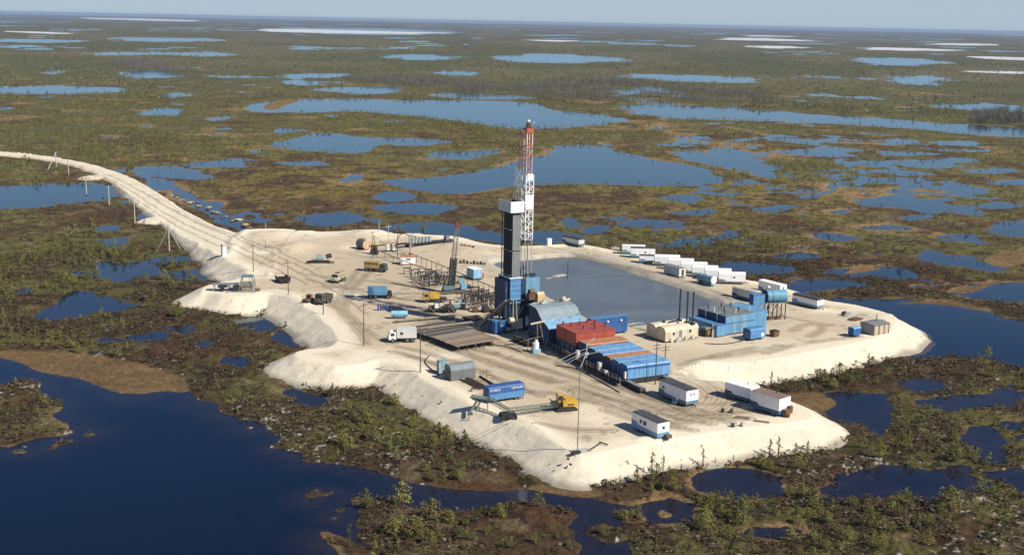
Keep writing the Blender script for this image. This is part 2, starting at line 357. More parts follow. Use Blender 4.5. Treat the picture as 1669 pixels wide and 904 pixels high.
def zone(X, Y, lst):
    """soft ellipses (survey centre, half sizes) on the ground"""
    s = np.zeros(X.shape)
    for (px, py, rx, ry, wgt) in lst:
        c = P(px, py, -3.5); l = P(px - rx, py, -3.5); t = P(px, max(py - ry, 48), -3.5); b = P(px, py + ry, -3.5)
        ax = abs(c[0] - l[0]); ay = (t[1] - b[1]) / 2; cy = (t[1] + b[1]) / 2 * 0.5 + c[1] * 0.5
        s = np.maximum(s, wgt * np.exp(-(((X - c[0]) / ax) ** 2 + ((Y - cy) / ay) ** 2) ** 1.5))
    return s
Z_MARSH = [(560,360,260,28,1.0),(1450,300,330,90,0.75),(1480,400,260,40,0.8),(1050,370,250,30,0.8),(170,440,220,60,0.55),(360,275,130,40,0.8),(640,310,120,40,0.5),(1450,770,200,40,0.8),(330,570,150,50,0.4),(500,560,60,40,0.5)]
Z_TREES = [(110,440,190,70,1.0),(200,250,330,70,0.9),(330,600,90,30,0.9),(560,680,130,36,0.9),(660,720,100,40,1.0),(740,765,80,36,1.0),(430,625,90,36,0.6),(140,560,180,30,0.5),(700,860,130,40,0.6),(1000,890,130,40,0.55),(1250,840,260,60,0.65),(1400,710,120,70,0.75),(1610,800,120,120,0.8),(1340,600,150,28,0.7),(1500,560,90,20,0.3),(1500,700,140,50,0.6),(1300,750,200,30,0.6),(640,205,330,26,0.9),(760,250,140,20,0.8),(1000,120,900,40,1.0),(1300,165,420,26,1.0),(520,230,120,50,0.6),(1320,280,90,28,0.7),(1480,380,120,40,0.6),(1200,400,140,30,0.5),(1000,215,300,22,0.55),(120,200,330,60,0.9),(300,110,700,50,0.8)]
Z_YELLOW = [(520,300,220,45,1.0),(1100,330,300,35,0.9),(1230,300,120,40,0.8),(400,250,120,40,0.7),(900,320,200,25,0.7),(760,220,300,20,0.5)]

def water_field(X, Y):
    """metres to the shore, negative in water; from surveyed outlines and a scatter of small pools"""
    D = np.hypot(X, Y)
    wx = X + (fbm(X, Y, 26, 3, 3) - 0.5) * np.minimum(D * 0.018, 40) + (fbm(X, Y, 5, 2, 4) - 0.5) * 2.4
    wy = Y + (fbm(X, Y, 26, 3, 5) - 0.5) * np.minimum(D * 0.018, 40) + (fbm(X, Y, 5, 2, 6) - 0.5) * 2.4
    sd = sdf(G_BIG, wx, wy, 60.0)
    isl = np.full(X.shape, 60.0)
    for g in G_ISL: isl = np.minimum(isl, sdf(g, wx, wy, 12.0))
    sd = np.where(isl < 12.0, np.maximum(sd, -isl), sd)
    far = np.full(X.shape, 60.0)
    for g in G_POOLS: far = np.minimum(far, sdf(g, wx, wy, 60.0))
    far = far + np.where(far < 59.9, 1.0, 0.0) * ((fbm(X, Y, 1.7, 2, 28) - 0.5) * 1.3 * (D < 520) + (fbm(X, Y, 4, 3, 24, 0.6) - 0.5) * 3.4 + (fbm(X, Y, 15, 3, 25, 0.6) - 0.5) * np.minimum(D * 0.012, 8) + (fbm(X, Y, 70, 3, 26) - 0.5) * np.clip((D - 600) * 0.035, 0, 110) + (fbm(X, Y, 28, 3, 27, 0.6) - 0.5) * np.clip((D - 500) * 0.02, 0, 50) + (fbm(X, Y * 0.6, 240, 4, 29, 0.6) - 0.5) * np.clip((D - 1100) * 0.16, 0, 800))
    sd = np.minimum(sd, far)
    marsh = zone(X, Y, Z_MARSH)
    n = fbm(X, Y * 0.8, 30, 4, 21, 0.55); n2 = fbm(X, Y, 9, 3, 22, 0.55)
    thr = 0.705 - 0.19 * marsh
    sp = (thr - (n * 0.72 + n2 * 0.28)) * 40.0
    # large thin lakes further out
    nf = fbm(X, Y * 0.62, 420, 4, 31, 0.55); spf = (0.715 - nf) * 900.0
    fw = sstep(1500, 2600, D)
    ns = fbm(X, Y * 0.7, 130, 4, 33, 0.6); sps = (0.695 - ns) * 240.0
    sp = np.where(D > 850, np.minimum(sp, sps + 40 * sstep(1050, 850, D)), sp)
    sp = np.where(fw > 0, np.minimum(sp + 30 * fw, spf + 400 * (1 - fw)), sp)
    return np.minimum(sd, np.clip(sp, -60, 60)), marsh

def bog_surface(X, Y):
    D = np.hypot(X, Y)
    sw, marsh = water_field(X, Y)
    mat = np.full(X.shape, 9.0)
    for g in G_MAT: mat = np.minimum(mat, sdf(g, X, Y, 9.0))
    near = 1 - sstep(350, 800, D)
    hum = fbm(X, Y, 3.2, 3, 41, 0.6); hum2 = fbm(X, Y, 0.9, 2, 42)
    land = WZ + 0.06 + np.minimum(np.maximum(sw, 0) * 0.10, 0.32) + near * (np.clip(sw, 0, 3) / 3) * ((hum - 0.45) * 0.9 + (hum2 - 0.5) * 0.25)
    wetn = fbm(X, Y, 7, 4, 43, 0.62); wetb = fbm(X, Y, 38, 2, 44)
    flood = np.clip(marsh * 0.9 + 0.25, 0, 1) * sstep(0.42, 0.60, wetb) * sstep(14, 4, sw)
    land = land + flood * ((wetn - 0.54) * 1.3 - 0.10)
    land = np.maximum(land, WZ - 0.14 + np.clip(sw, 0, 4) * 0.02)
    bed = WZ - 0.03 - np.minimum(-np.minimum(sw, 0) * 0.07, 1.2)
    z = np.where(sw > 0, land, bed)
    ms = sstep(0.6, -0.6, mat)
    z = z * (1 - ms) + ms * np.maximum(np.minimum(z, WZ + 0.05), WZ + 0.01 + 0.02 * hum)
    return z, sw, marsh, ms, D

def bog_colour(X, Y, z, sw, marsh, ms, D):
    tz = zone(X, Y, Z_TREES); yz = zone(X, Y, Z_YELLOW)
    a = fbm(X, Y, 70, 3, 51); b = fbm(X, Y, 14, 4, 52, 0.6); c = fbm(X, Y, 2.6, 3, 53, 0.65); d = fbm(X, Y, 0.8, 2, 54); e = fbm(X, Y, 300, 3, 55)
    brown = np.array([0.058, 0.037, 0.020]); peat = np.array([0.026, 0.018, 0.012]); olive = np.array([0.090, 0.080, 0.026]); green = np.array([0.070, 0.070, 0.026])
    straw = np.array([0.20, 0.15, 0.085]); lich = np.array([0.34, 0.31, 0.26]); ochre = np.array([0.135, 0.105, 0.026]); tan = np.array([0.20, 0.130, 0.060]); rust = np.array([0.085, 0.040, 0.020])
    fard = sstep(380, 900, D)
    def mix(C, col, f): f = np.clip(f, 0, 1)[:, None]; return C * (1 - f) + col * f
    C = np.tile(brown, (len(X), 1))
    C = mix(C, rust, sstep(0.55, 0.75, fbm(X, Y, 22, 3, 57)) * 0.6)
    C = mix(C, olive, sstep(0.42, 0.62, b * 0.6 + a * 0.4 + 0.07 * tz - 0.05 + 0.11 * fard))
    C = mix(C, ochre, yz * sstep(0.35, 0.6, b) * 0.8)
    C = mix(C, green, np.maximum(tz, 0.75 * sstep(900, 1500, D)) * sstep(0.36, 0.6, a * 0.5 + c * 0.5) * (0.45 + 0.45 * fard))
    C = mix(C, peat, sstep(0.52, 0.70, c) * 0.85 * (1 - 0.5 * fard))
    C = mix(C, straw, sstep(0.62, 0.74, fbm(X, Y, 7, 3, 58, 0.6)) * 0.35)
    C = mix(C, lich, sstep(0.66, 0.72, c * 0.35 + d * 0.40 + 0.25 * fbm(X, Y, 30, 2, 59)) * sstep(420, 260, D) * 0.9)
    # peaty rims and floating moss at the shore
    rim = sstep(0.54, 0.68, fbm(X, Y, 45, 3, 61))
    wid = 0.5 + rim * np.minimum(D * 0.008, 9)
    C = mix(C, tan, sstep(wid, wid * 0.3, sw) * (sw > -2) * (0.06 + 0.80 * rim))
    C = mix(C, tan * (0.45 + 0.5 * fbm(X * 0.5, Y, 6, 5, 65, 0.6)[:, None]), ms * 0.95)
    C = mix(C, np.array([0.105, 0.082, 0.045]) * (0.5 + fbm(X, Y, 11, 4, 68, 0.6)[:, None]), sstep(0.0, -0.5, sw) * (1 - ms) * 0.9)
    dk = (2.5 + 7.0 * fbm(X, Y, 30, 2, 66)) * (1 + 2.2 * zone(X, Y, [(1190,790,110,34,1),(1390,675,110,40,.8),(1470,785,180,40,1),(1600,725,60,50,1),(1040,830,120,40,.8),(1560,650,140,22,.8),(800,812,160,30,.5),(440,540,120,40,.5),(1500,622,80,18,1)]))
    C = mix(C, np.array([0.006, 0.006, 0.006]), np.clip((-sw - 0.3) / dk, 0, 1) ** 0.7 * (1 - ms))  # bed painted darker away from shore, in place of light lost in water
    C *= (0.62 + 0.76 * d)[:, None]
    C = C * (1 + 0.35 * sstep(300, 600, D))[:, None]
    # broad far mosaic of wood, moss and dry grass
    ff = sstep(900, 2200, D)
    m2 = fbm(X, Y * 0.55, 260, 4, 63, 0.6)
    C = mix(C, np.array([0.085, 0.092, 0.046]), ff * sstep(0.45, 0.62, m2) * 0.8)
    C = mix(C, np.array([0.150, 0.132, 0.080]), ff * sstep(0.52, 0.40, m2) * 0.5)
    return C

def polar(a0, a1, da, ranges):
    A = np.arange(math.radians(a0), math.radians(a1), math.radians(da))
    R, AA = np.meshgrid(ranges, A, indexing='ij')
    nr, na = R.shape
    X = (R * np.sin(AA)).ravel(); Y = (R * np.cos(AA)).ravel()
    i = np.arange(nr - 1)[:, None] * na + np.arange(na - 1)[None, :]
    Fq = np.stack([i, i + 1, i + na + 1, i + na], -1).reshape(-1, 4)
    return X, Y, Fq

dep = np.concatenate([np.linspace(math.radians(34), math.radians(5.0), 640), np.linspace(math.radians(5.0), math.radians(1.0), 190)[1:], np.geomspace(math.radians(1.0), math.radians(0.1128), 110)[1:]])
rngs = (CAM_H + 3.6) / np.tan(dep)
gX, gY, gF = polar(-33, 33, 0.052, rngs)
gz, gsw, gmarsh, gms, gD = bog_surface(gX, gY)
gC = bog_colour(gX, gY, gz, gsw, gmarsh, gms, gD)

m, t, b = nodes_of('bog ground'); N = t.nodes; K = t.links
at = N.new('ShaderNodeAttribute'); at.attribute_name = 'tint'
tc = N.new('ShaderNodeTexCoord')
n1 = N.new('ShaderNodeTexNoise'); n1.inputs['Scale'].default_value = 1.4; n1.inputs['Detail'].default_value = 6; n1.inputs['Roughness'].default_value = 0.7
K.new(tc.outputs['Object'], n1.inputs['Vector'])
mr = N.new('ShaderNodeMapRange'); mr.inputs[1].default_value = 0.3; mr.inputs[2].default_value = 0.7; mr.inputs[3].default_value = 0.6; mr.inputs[4].default_value = 1.4
K.new(n1.outputs['Fac'], mr.inputs[0])
mx = N.new('ShaderNodeMixRGB'); mx.blend_type = 'MULTIPLY'; mx.inputs[0].default_value = 1.0
K.new(at.outputs['Color'], mx.inputs[1]); K.new(mr.outputs[0], mx.inputs[2])
K.new(mx.outputs[0], b.inputs['Base Color'])
b.inputs['Roughness'].default_value = 0.95; b.inputs['Specular IOR Level'].default_value = 0.1
bp = N.new('ShaderNodeBump'); bp.inputs['Strength'].default_value = 0.7; bp.inputs['Distance'].default_value = 0.3
K.new(n1.outputs['Fac'], bp.inputs['Height']); K.new(bp.outputs[0], b.inputs['Normal'])
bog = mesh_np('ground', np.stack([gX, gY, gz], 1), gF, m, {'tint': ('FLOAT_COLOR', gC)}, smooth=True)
bog['kind'] = 'structure'; bog['label'] = 'brown and olive peat bog full of pools'

# ---- water: one level sheet to the horizon
def water_mat(name, col, rough, wave, spec=0.5):
    m, t, b = nodes_of(name); N = t.nodes; K = t.links
    b.inputs['Base Color'].default_value = (*col, 1); b.inputs['Roughness'].default_value = rough
    b.inputs['IOR'].default_value = 1.333; b.inputs['Specular IOR Level'].default_value = spec
    tc = N.new('ShaderNodeTexCoord')
    n = N.new('ShaderNodeTexNoise'); n.inputs['Scale'].default_value = 0.8; n.inputs['Detail'].default_value = 4
    K.new(tc.outputs['Object'], n.inputs['Vector'])
    bp = N.new('ShaderNodeBump'); bp.inputs['Strength'].default_value = wave; bp.inputs['Distance'].default_value = 0.05
    K.new(n.outputs['Fac'], bp.inputs['Height']); K.new(bp.outputs[0], b.inputs['Normal'])
    return m
def clear_water(name):
    m = bpy.data.materials.new(name); m.use_nodes = True; t = m.node_tree; N = t.nodes; K = t.links; N.clear()
    tc = N.new('ShaderNodeTexCoord'); n = N.new('ShaderNodeTexNoise'); n.inputs['Scale'].default_value = 0.8; n.inputs['Detail'].default_value = 4
    K.new(tc.outputs['Object'], n.inputs['Vector'])
    bp = N.new('ShaderNodeBump'); bp.inputs['Strength'].default_value = 0.2; bp.inputs['Distance'].default_value = 0.05; K.new(n.outputs['Fac'], bp.inputs['Height'])
    fr = N.new('ShaderNodeFresnel'); fr.inputs['IOR'].default_value = 1.36; K.new(bp.outputs[0], fr.inputs['Normal'])
    gl = N.new('ShaderNodeBsdfGlossy'); gl.inputs['Roughness'].default_value = 0.06; gl.inputs['Color'].default_value = (0.68, 0.87, 0.99, 1); K.new(bp.outputs[0], gl.inputs['Normal'])
    tr = N.new('ShaderNodeBsdfTransparent'); tr.inputs['Color'].default_value = (0.60, 0.50, 0.37, 1)
    df = N.new('ShaderNodeBsdfDiffuse'); df.inputs['Color'].default_value = (0.003, 0.018, 0.055, 1)
    m1 = N.new('ShaderNodeMixShader'); m1.inputs[0].default_value = 0.3; K.new(tr.outputs[0], m1.inputs[1]); K.new(df.outputs[0], m1.inputs[2])
    m2 = N.new('ShaderNodeMixShader'); ge = N.new('ShaderNodeNewGeometry'); iv = N.new('ShaderNodeMath'); iv.operation = 'SUBTRACT'; iv.inputs[0].default_value = 1.0; K.new(ge.outputs['Backfacing'], iv.inputs[1])
    ff_ = N.new('ShaderNodeMath'); ff_.operation = 'MULTIPLY'; K.new(fr.outputs[0], ff_.inputs[0]); K.new(iv.outputs[0], ff_.inputs[1]); K.new(ff_.outputs[0], m2.inputs[0]); K.new(m1.outputs[0], m2.inputs[1]); K.new(gl.outputs[0], m2.inputs[2])
    o = N.new('ShaderNodeOutputMaterial'); K.new(m2.outputs[0], o.inputs['Surface'])
    return m
S = 40000.0
wX, wY, wF = polar(-34, 34, 1.0, np.array([60, 200, 600, 2000, 8000, 40100.0]))
water = mesh_np('water', np.stack([wX, wY, np.full(len(wX), WZ)], 1), wF, clear_water('bog water'))
water['kind'] = 'structure'; water['label'] = 'dark blue still bog water'

mi = paint('old lake ice', (0.72, 0.75, 0.76), rough=0.6, wear=0.2, scale=0.01, streak=False)
ib = MB()
for p in ICE:
    g = round_poly(poly_ground(p, WZ), 4); n = len(g); ext = np.ptp(g, axis=0).min(); cg = g.mean(0)
    g = g + (g - cg) * ((fbm(g[:, 0], g[:, 1], ext * 0.9, 4, 77, 0.65) - 0.5) * 1.1)[:, None]
    g[:, 1] = cg[1] + (g[:, 1] - cg[1]) * 0.62
    ib.add([(x, y, WZ + 0.02) for x, y in g] + [(x, y, WZ + 0.55) for x, y in g], [tuple(range(n, 2 * n))] + [(i, (i + 1) % n, (i + 1) % n + n, i + n) for i in range(n)])
ice = ib.build('ice', mi); ice['kind'] = 'structure'; ice['label'] = 'white ice left on the far lakes'

# ---- the sand pad, its mud pit and the sand road
PAD = [(385,376),(430,373),(470,374),(500,378),(560,376),(610,374),(640,382),(675,379),(700,384),(745,385),(790,397),(830,401),(872,400),(895,400),(930,396),(975,402),(1010,410),(1060,421),(1110,433),(1170,449),(1230,458),(1285,470),(1340,489),(1400,498),(1440,508),(1460,520),(1468,530),(1440,545),(1400,556),(1330,571),(1260,584),(1200,593),(1140,600),(1108,604),(1118,614),(1150,620),(1185,622),(1240,634),(1295,656),(1326,676),(1310,684),(1255,690),(1180,700),(1100,712),(1040,722),(985,734),(950,740),(930,736),(905,722),(870,703),(830,683),(790,668),(750,649),(700,623),(660,598),(625,588),(595,590),(560,596),(520,590),(480,580),(490,570),(540,566),(556,556),(545,538),(520,514),(490,494),(455,478),(432,476),(405,482),(380,482),(345,474),(325,474),(335,465),(365,458),(395,452),(405,446),(385,432),(365,420)]
ROAD = [(-260,236),(-100,242),(0,246),(60,252),(100,258),(150,268),(190,280),(230,297),(260,315),(300,338),(340,358),(385,377),(450,395),(450,450),(410,446),(370,424),(330,401),(290,377),(250,349),(215,324),(190,300),(165,286),(140,275),(100,264),(60,257),(0,252),(-100,248),(-260,241)]
SPUR = [[(128,289),(150,285),(166,284),(165,289),(140,291)], [(222,360),(245,354),(270,350),(275,358),(250,362)], [(338,425),(350,420),(375,418),(385,428),(360,431)]]
PIT = [(802,430),(820,426),(868,424),(900,420),(942,418),(985,429),(1050,451),(1130,478),(1168,491),(1175,500),(1150,514),(1100,526),(1050,532),(1010,536),(960,522),(930,505),(885,480),(860,462),(845,446),(815,438)]
G_PAD = round_poly(poly_ground(PAD, 0), 1); G_ROAD = round_poly(np.array([P(x, y, float(-2.8 * sstep(390, 210, x)))[:2] for x, y in ROAD]), 1); G_SPUR = [round_poly(poly_ground(p, -2.6), 2) for p in SPUR]
PITZ = -1.0
G_PIT = round_poly(poly_ground(PIT, PITZ), 2)
def polyline_dist(pts, X, Y, z=0.0, margin=3.0):
    G = [P(x, y, z)[:2] for x, y in pts]; out = np.full(X.shape, margin)
    for a, b in zip(G[:-1], G[1:]):
        lo = np.minimum(a, b) - margin; hi = np.maximum(a, b) + margin
        m = (X > lo[0]) & (X < hi[0]) & (Y > lo[1]) & (Y < hi[1])
        x = X[m]; y = Y[m]; e = b - a; l2 = e @ e + 1e-9
        tt = np.clip(((x - a[0]) * e[0] + (y - a[1]) * e[1]) / l2, 0, 1)
        out[m] = np.minimum(out[m], np.hypot(x - a[0] - tt * e[0], y - a[1] - tt * e[1]))
    return out
TRACKS = []
def smooth_line(pts, n=3):
    pts = [np.array(p, float) for p in pts]
    for _ in range(n):
        q = [pts[0]]
        for a, b in zip(pts[:-1], pts[1:]): q += [a * 0.75 + b * 0.25, a * 0.25 + b * 0.75]
        pts = q + [pts[-1]]
    return pts
# wheel ruts across the front yard
_FL = [[(690,545),(760,575),(860,607),(960,640),(1050,668)],[(700,556),(780,585),(880,618),(990,660),(1100,690)],[(650,565),(720,580),(800,612),(880,645)],[(740,552),(830,585),(930,615),(1030,650),(1120,688)],[(780,552),(870,580),(960,612),(1040,640),(1160,690)],[(810,556),(900,588),(1000,628),(1090,662),(1190,688)],[(640,572),(690,584),(730,600)],[(860,572),(940,600),(1020,632),(1100,660),(1180,676)],[(900,640),(960,655),(1030,672),(1110,695)],[(960,640),(1060,662),(1150,680),(1220,682)],[(985,668),(1060,690),(1130,700)],
 [(1110,610),(1150,622),(1170,636),(1172,650),(1155,664),(1110,668),(1050,655)],[(1112,618),(1140,628),(1155,642),(1150,655),(1120,662)],[(1125,612),(1170,630),(1188,646),(1182,662),(1150,676),(1100,680)],[(1130,608),(1180,625),(1200,645),(1200,664),(1170,685)],[(660,577),(700,590),(760,612),(820,632),(890,640)],[(880,690),(930,700),(1000,700)],[(700,562),(760,566),(830,583),(900,606)],
 [(920,622),(1000,652),(1080,676),(1150,690)],[(1020,664),(1090,676),(1160,676),(1230,668)],[(1080,640),(1120,655),(1170,660),(1215,650)]]
_RD = [[(0,250),(60,256),(110,262),(160,274),(200,290),(240,312),(280,336),(330,364),(380,392),(420,410),(470,432),(520,455),(570,480),(620,500)],[(0,252),(60,258),(110,265),(155,277),(190,292),(230,316),(270,342),(320,370),(370,399),(415,420),(460,438),(510,462),(555,488),(600,520)],[(150,279),(185,296),(222,320),(260,345),(310,376),(360,405),(410,428),(450,445),(500,470)],[(130,266),(180,281),(215,298),(250,317),(300,346),(350,372),(400,396),(450,416),(510,440)]]
_YD = [[(500,455),(560,470),(620,478),(690,478)],[(505,447),(570,455),(640,462),(700,470)],[(560,500),(575,470),(600,445),(620,430)],[(545,500),(560,470),(585,440)],[(600,495),(640,500),(690,508)],[(560,505),(600,545),(640,560)],[(520,480),(570,520),(600,560)],[(620,480),(660,488),(690,492)],[(1250,575),(1300,560),(1360,553),(1400,548)],[(1150,585),(1250,568),(1330,555)],[(1290,540),(1330,525),(1345,535),(1320,548)],[(1110,596),(1160,580),(1230,566)],[(620,455),(650,462),(690,470),(730,490)],[(860,395),(930,410),(1000,430),(1080,448),(1150,468),(1220,500)],[(1230,500),(1290,520),(1350,530)]]
def pad_surface(X, Y):
    wx = X + (fbm(X, Y, 8, 3, 71) - 0.5) * 1.6; wy = Y + (fbm(X, Y, 8, 3, 72) - 0.5) * 1.6
    sp = sdf(G_PAD, wx, wy, 14.0); sr = sdf(G_ROAD, wx, wy, 14.0)
    n = fbm(X, Y, 6, 3, 73); n2 = fbm(X, Y, 1.3, 3, 74, 0.6); nb = fbm(X, Y, 16, 2, 75)
    slope = 0.47
    def bank(s): return np.where(s < 0, 0.0, -slope * (np.sqrt(s * s + 0.04) - 0.2))
    gul = np.clip(sp / 3, 0, 1) * (n - 0.5) * 0.35 + np.clip(sp / 2, 0, 1) * (n2 - 0.5) * 0.10
    berm = 0.45 * np.exp(-((sp + 1.4) / 1.3) ** 2) * sstep(0.45, 0.62, nb) * (X < 30)
    zp = bank(sp) + gul + berm
    rt = -2.8 * sstep(-80, -135, X) 
    zr = rt + 1.25 * bank(sr) + np.clip(sr / 2, 0, 1) * (n2 - 0.5) * 0.5 + 0.35 * np.exp(-((sr + 0.6) / 0.7) ** 2) * sstep(0.4, 0.6, n)
    z = np.maximum(zp, zr)
    for g in G_SPUR: z = np.maximum(z, -2.6 + bank(sdf(g, wx, wy, 8.0)))
    pit = sdf(G_PIT, wx, wy, 12.0)
    pb = 0.35 * np.exp(-((pit - 4.0) / 1.2) ** 2) * (X > 25) * (Y > 318)
    z = np.where(sp < 0, np.minimum(z + pb, PITZ + np.maximum(pit * 0.55, -1.5) + 0.1 * (n - 0.5)), z)
    # small sand island in the pit, one low heap by the tank stand and two by the store rows
    def heap(px, py, r, h, zz=0.0):
        c = P(px, py, zz); return h * np.exp(-(((X - c[0]) ** 2 + (Y - c[1]) ** 2) / (r * r)))
    isl = heap(905, 450, 1.5, 0.75, PITZ) + heap(895, 453, 1.6, 0.6, PITZ) + heap(916, 448, 2.0, 0.7, PITZ) + 0.5 * (n2 - 0.5)
    z = np.where(pit < 0, np.maximum(z, PITZ - 0.45 + isl), z)
    hp = heap(470, 408, 5.5, 1.8) + heap(490, 402, 5, 1.5) + heap(1290, 530, 5, 0.9) + heap(1450, 520, 7, 1.0) + heap(770, 410, 7, 1.2) + heap(740, 402, 5, 0.8) + heap(1165, 603, 6, 0.6) + heap(1150, 596, 4, 0.7) + heap(690, 393, 6, .6) + heap(940, 662, 3, .5) + heap(440, 384, 7, 1.4) + heap(600, 382, 8, 1.3)
    hp = hp * (0.6 + 0.8 * n) + np.maximum(heap(520, 490, 5, 0.5), 0) * 0
    z = z + np.where((sp < -0.5) & (pit > 3), hp, 0)
    flat = sstep(-0.5, -3, np.minimum(sp, sr))
    z = z + flat * (n2 - 0.5) * 0.06
    return z, sp, sr, pit, n, n2
m, t, b = nodes_of('pale quarry sand'); N = t.nodes; K = t.links
at = N.new('ShaderNodeAttribute'); at.attribute_name = 'tint'; tc = N.new('ShaderNodeTexCoord')
n1 = N.new('ShaderNodeTexNoise'); n1.inputs['Scale'].default_value = 0.9; n1.inputs['Detail'].default_value = 8; n1.inputs['Roughness'].default_value = 0.7
K.new(tc.outputs['Object'], n1.inputs['Vector'])
mr = N.new('ShaderNodeMapRange'); mr.inputs[1].default_value = 0.25; mr.inputs[2].default_value = 0.75; mr.inputs[3].default_value = 0.88; mr.inputs[4].default_value = 1.12
K.new(n1.outputs['Fac'], mr.inputs[0])
mx = N.new('ShaderNodeMixRGB'); mx.blend_type = 'MULTIPLY'; mx.inputs[0].default_value = 1.0
K.new(at.outputs['Color'], mx.inputs[1]); K.new(mr.outputs[0], mx.inputs[2]); K.new(mx.outputs[0], b.inputs['Base Color'])
b.inputs['Roughness'].default_value = 0.95; b.inputs['Specular IOR Level'].default_value = 0.1
bp = N.new('ShaderNodeBump'); bp.inputs['Strength'].default_value = 0.55; bp.inputs['Distance'].default_value = 0.18
K.new(n1.outputs['Fac'], bp.inputs['Height']); K.new(bp.outputs[0], b.inputs['Normal'])
SANDM = m
def sand_colour(X, Y, z, sp, sr, pit, n, n2):
    white = np.array([0.74, 0.655, 0.495]); beige = np.array([0.515, 0.425, 0.295]); rut = np.array([0.13, 0.098, 0.065]); oil = np.array([0.14, 0.115, 0.09]); wet = np.array([0.40, 0.36, 0.28]); gry = np.array([0.42, 0.40, 0.34])
    def mix(C, col, f): f = np.clip(f, 0, 1)[:, None]; return C * (1 - f) + col * f
    C = np.tile(white, (len(X), 1)); big = fbm(X, Y, 18, 4, 81, 0.6)
    ins = sstep(-2, -7, sp)
    C = mix(C, beige, ins * sstep(0.25, 0.55, big + 0.1) * 0.9)
    C = mix(C, white, zone(X, Y, [(560,385,180,14,1),(480,388,90,20,.9),(780,400,90,18,.8),(1300,585,200,14,.8),(400,460,60,12,1),(1000,705,100,20,.6),(660,610,80,16,.7)]) * 0.8)
    C = mix(C, beige * 0.88, zone(X, Y, [(600,465,110,30,.8),(760,570,150,22,.7),(960,640,190,32,.8),(700,510,110,25,.7),(1200,575,100,14,.5)]) * 0.7)
    C = mix(C, gry, sstep(10, 3, pit) * sstep(-0.2, 0.3, pit) * 0.55)
    C = mix(C, wet, sstep(1.6, 0.2, pit) * 0.8)
    tr = np.zeros(len(X)); 
    for lst, wd, st in ((_FL[:11] + _FL[15:], 0.34, 0.92), (_FL[11:15], 0.34, 0.6), (_RD, 0.42, 0.62), (_YD, 0.5, 0.6)):
        for pts in lst:
            dd = polyline_dist(smooth_line(pts), X + (n - 0.5) * 1.2, Y + (n - 0.5) * 1.2, -1.3 if lst is _RD else 0.0)
            k = np.exp(-(dd / wd) ** 2) + 0.7 * np.exp(-((dd - 1.0) / (wd * .8)) ** 2) * (lst is not _RD)
            tr = np.maximum(tr, st * k * sstep(0.02, 0.42, fbm(X, Y, 7, 3, 84, 0.6)))
    fine = fbm(X, Y, 3, 3, 85, 0.65)
    C = mix(C, gry * 0.9, sstep(0.3, 0.6, fbm(X, Y, 5, 4, 86, 0.65)) * sstep(0.2, 1.5, np.minimum(sp, sr)) * 0.28)
    C = mix(C, rut, tr * 0.95)
    oz = zone(X, Y, [(860,545,70,18,1),(930,590,80,10,1),(640,502,40,8,.6),(730,552,60,14,.8),(600,490,90,6,.5),(720,480,60,18,.5),(760,470,60,16,.4),(950,676,40,5,.5),(850,490,40,10,1),(1090,630,40,8,.5),(620,432,50,12,.4)])
    C = mix(C, oil, oz * sstep(0.34, 0.58, fine) * 0.92)
    C = mix(C, rut, sstep(0.68, 0.76, fine) * ins * 0.35)
    # dark clods and tufts rolled on the banks
    C = mix(C, np.array([0.09, 0.075, 0.05]), sstep(0.755, 0.80, n2 * 0.5 + 0.5 * fbm(X, Y, 0.7, 2, 88)) * sstep(-0.5, 1.0, np.minimum(sp, sr)) * 0.8)
    low = sstep(-2.6, -3.6, z + (n - 0.5) * 0.6); C = mix(C, wet * 0.55, low * 0.8)
    return C
def sand_mesh(name, a0, a1, r0, r1, drow, test, label):
    dp = np.arctan(CAM_H / np.array([r0, r1])); dd = np.arange(dp[0], dp[1], -math.radians(drow))
    X, Y, Fq = polar(a0, a1, 0.045, CAM_H / np.tan(dd))
    z, sp, sr, pit, n, n2 = pad_surface(X, Y)
    C = sand_colour(X, Y, z, sp, sr, pit, n, n2)
    keep = (z[Fq].max(1) > -4.3) & test(X[Fq].mean(1), Y[Fq].mean(1))
    Fq = Fq[keep]; used = np.unique(Fq); mp = np.zeros(len(X), int); mp[used] = np.arange(len(used))
    o = mesh_np(name, np.stack([X, Y, z], 1)[used], mp[Fq], SANDM, {'tint': ('FLOAT_COLOR', C[used])}, smooth=True)
    o['kind'] = 'structure'; o['label'] = label
    return o
isroad = lambda X, Y: (X < -78) & (Y > 352)
sand_mesh('sand_pad', -18, 22.5, 185, 440, 0.026, lambda X, Y: ~isroad(X, Y), 'raised pad of pale sand with steep banks and wheel ruts')
sand_mesh('road', -33, -8, 335, 900, 0.026, isroad, 'sand causeway road curving across the bog')
# mud pit
pg = MB(); gg = round_poly(poly_ground(PIT, PITZ), 2); cen = gg.mean(0); gg = cen + (gg - cen) * 1.06; n = len(gg)
pg.add([(x, y, PITZ) for x, y in gg], [tuple(range(n))])
pm, pt, pb_ = nodes_of('grey drilling mud'); N = pt.nodes; K = pt.links
ptc = N.new('ShaderNodeTexCoord'); pn = N.new('ShaderNodeTexNoise'); pn.inputs['Scale'].default_value = 0.045; pn.inputs['Detail'].default_value = 7; pn.inputs['Distortion'].default_value = 1.6
K.new(ptc.outputs['Object'], pn.inputs['Vector']); pr_ = N.new('ShaderNodeValToRGB'); K.new(pn.outputs['Fac'], pr_.inputs[0])
pr_.color_ramp.elements[0].position = 0.35; pr_.color_ramp.elements[0].color = (0.100, 0.122, 0.138, 1); pr_.color_ramp.elements[1].position = 0.66; pr_.color_ramp.elements[1].color = (0.135, 0.155, 0.165, 1)
e_ = pr_.color_ramp.elements.new(0.72); e_.color = (0.21, 0.205, 0.185, 1)
K.new(pr_.outputs[0], pb_.inputs['Base Color']); pb_.inputs['Roughness'].default_value = 0.3; pb_.inputs['IOR'].default_value = 1.333
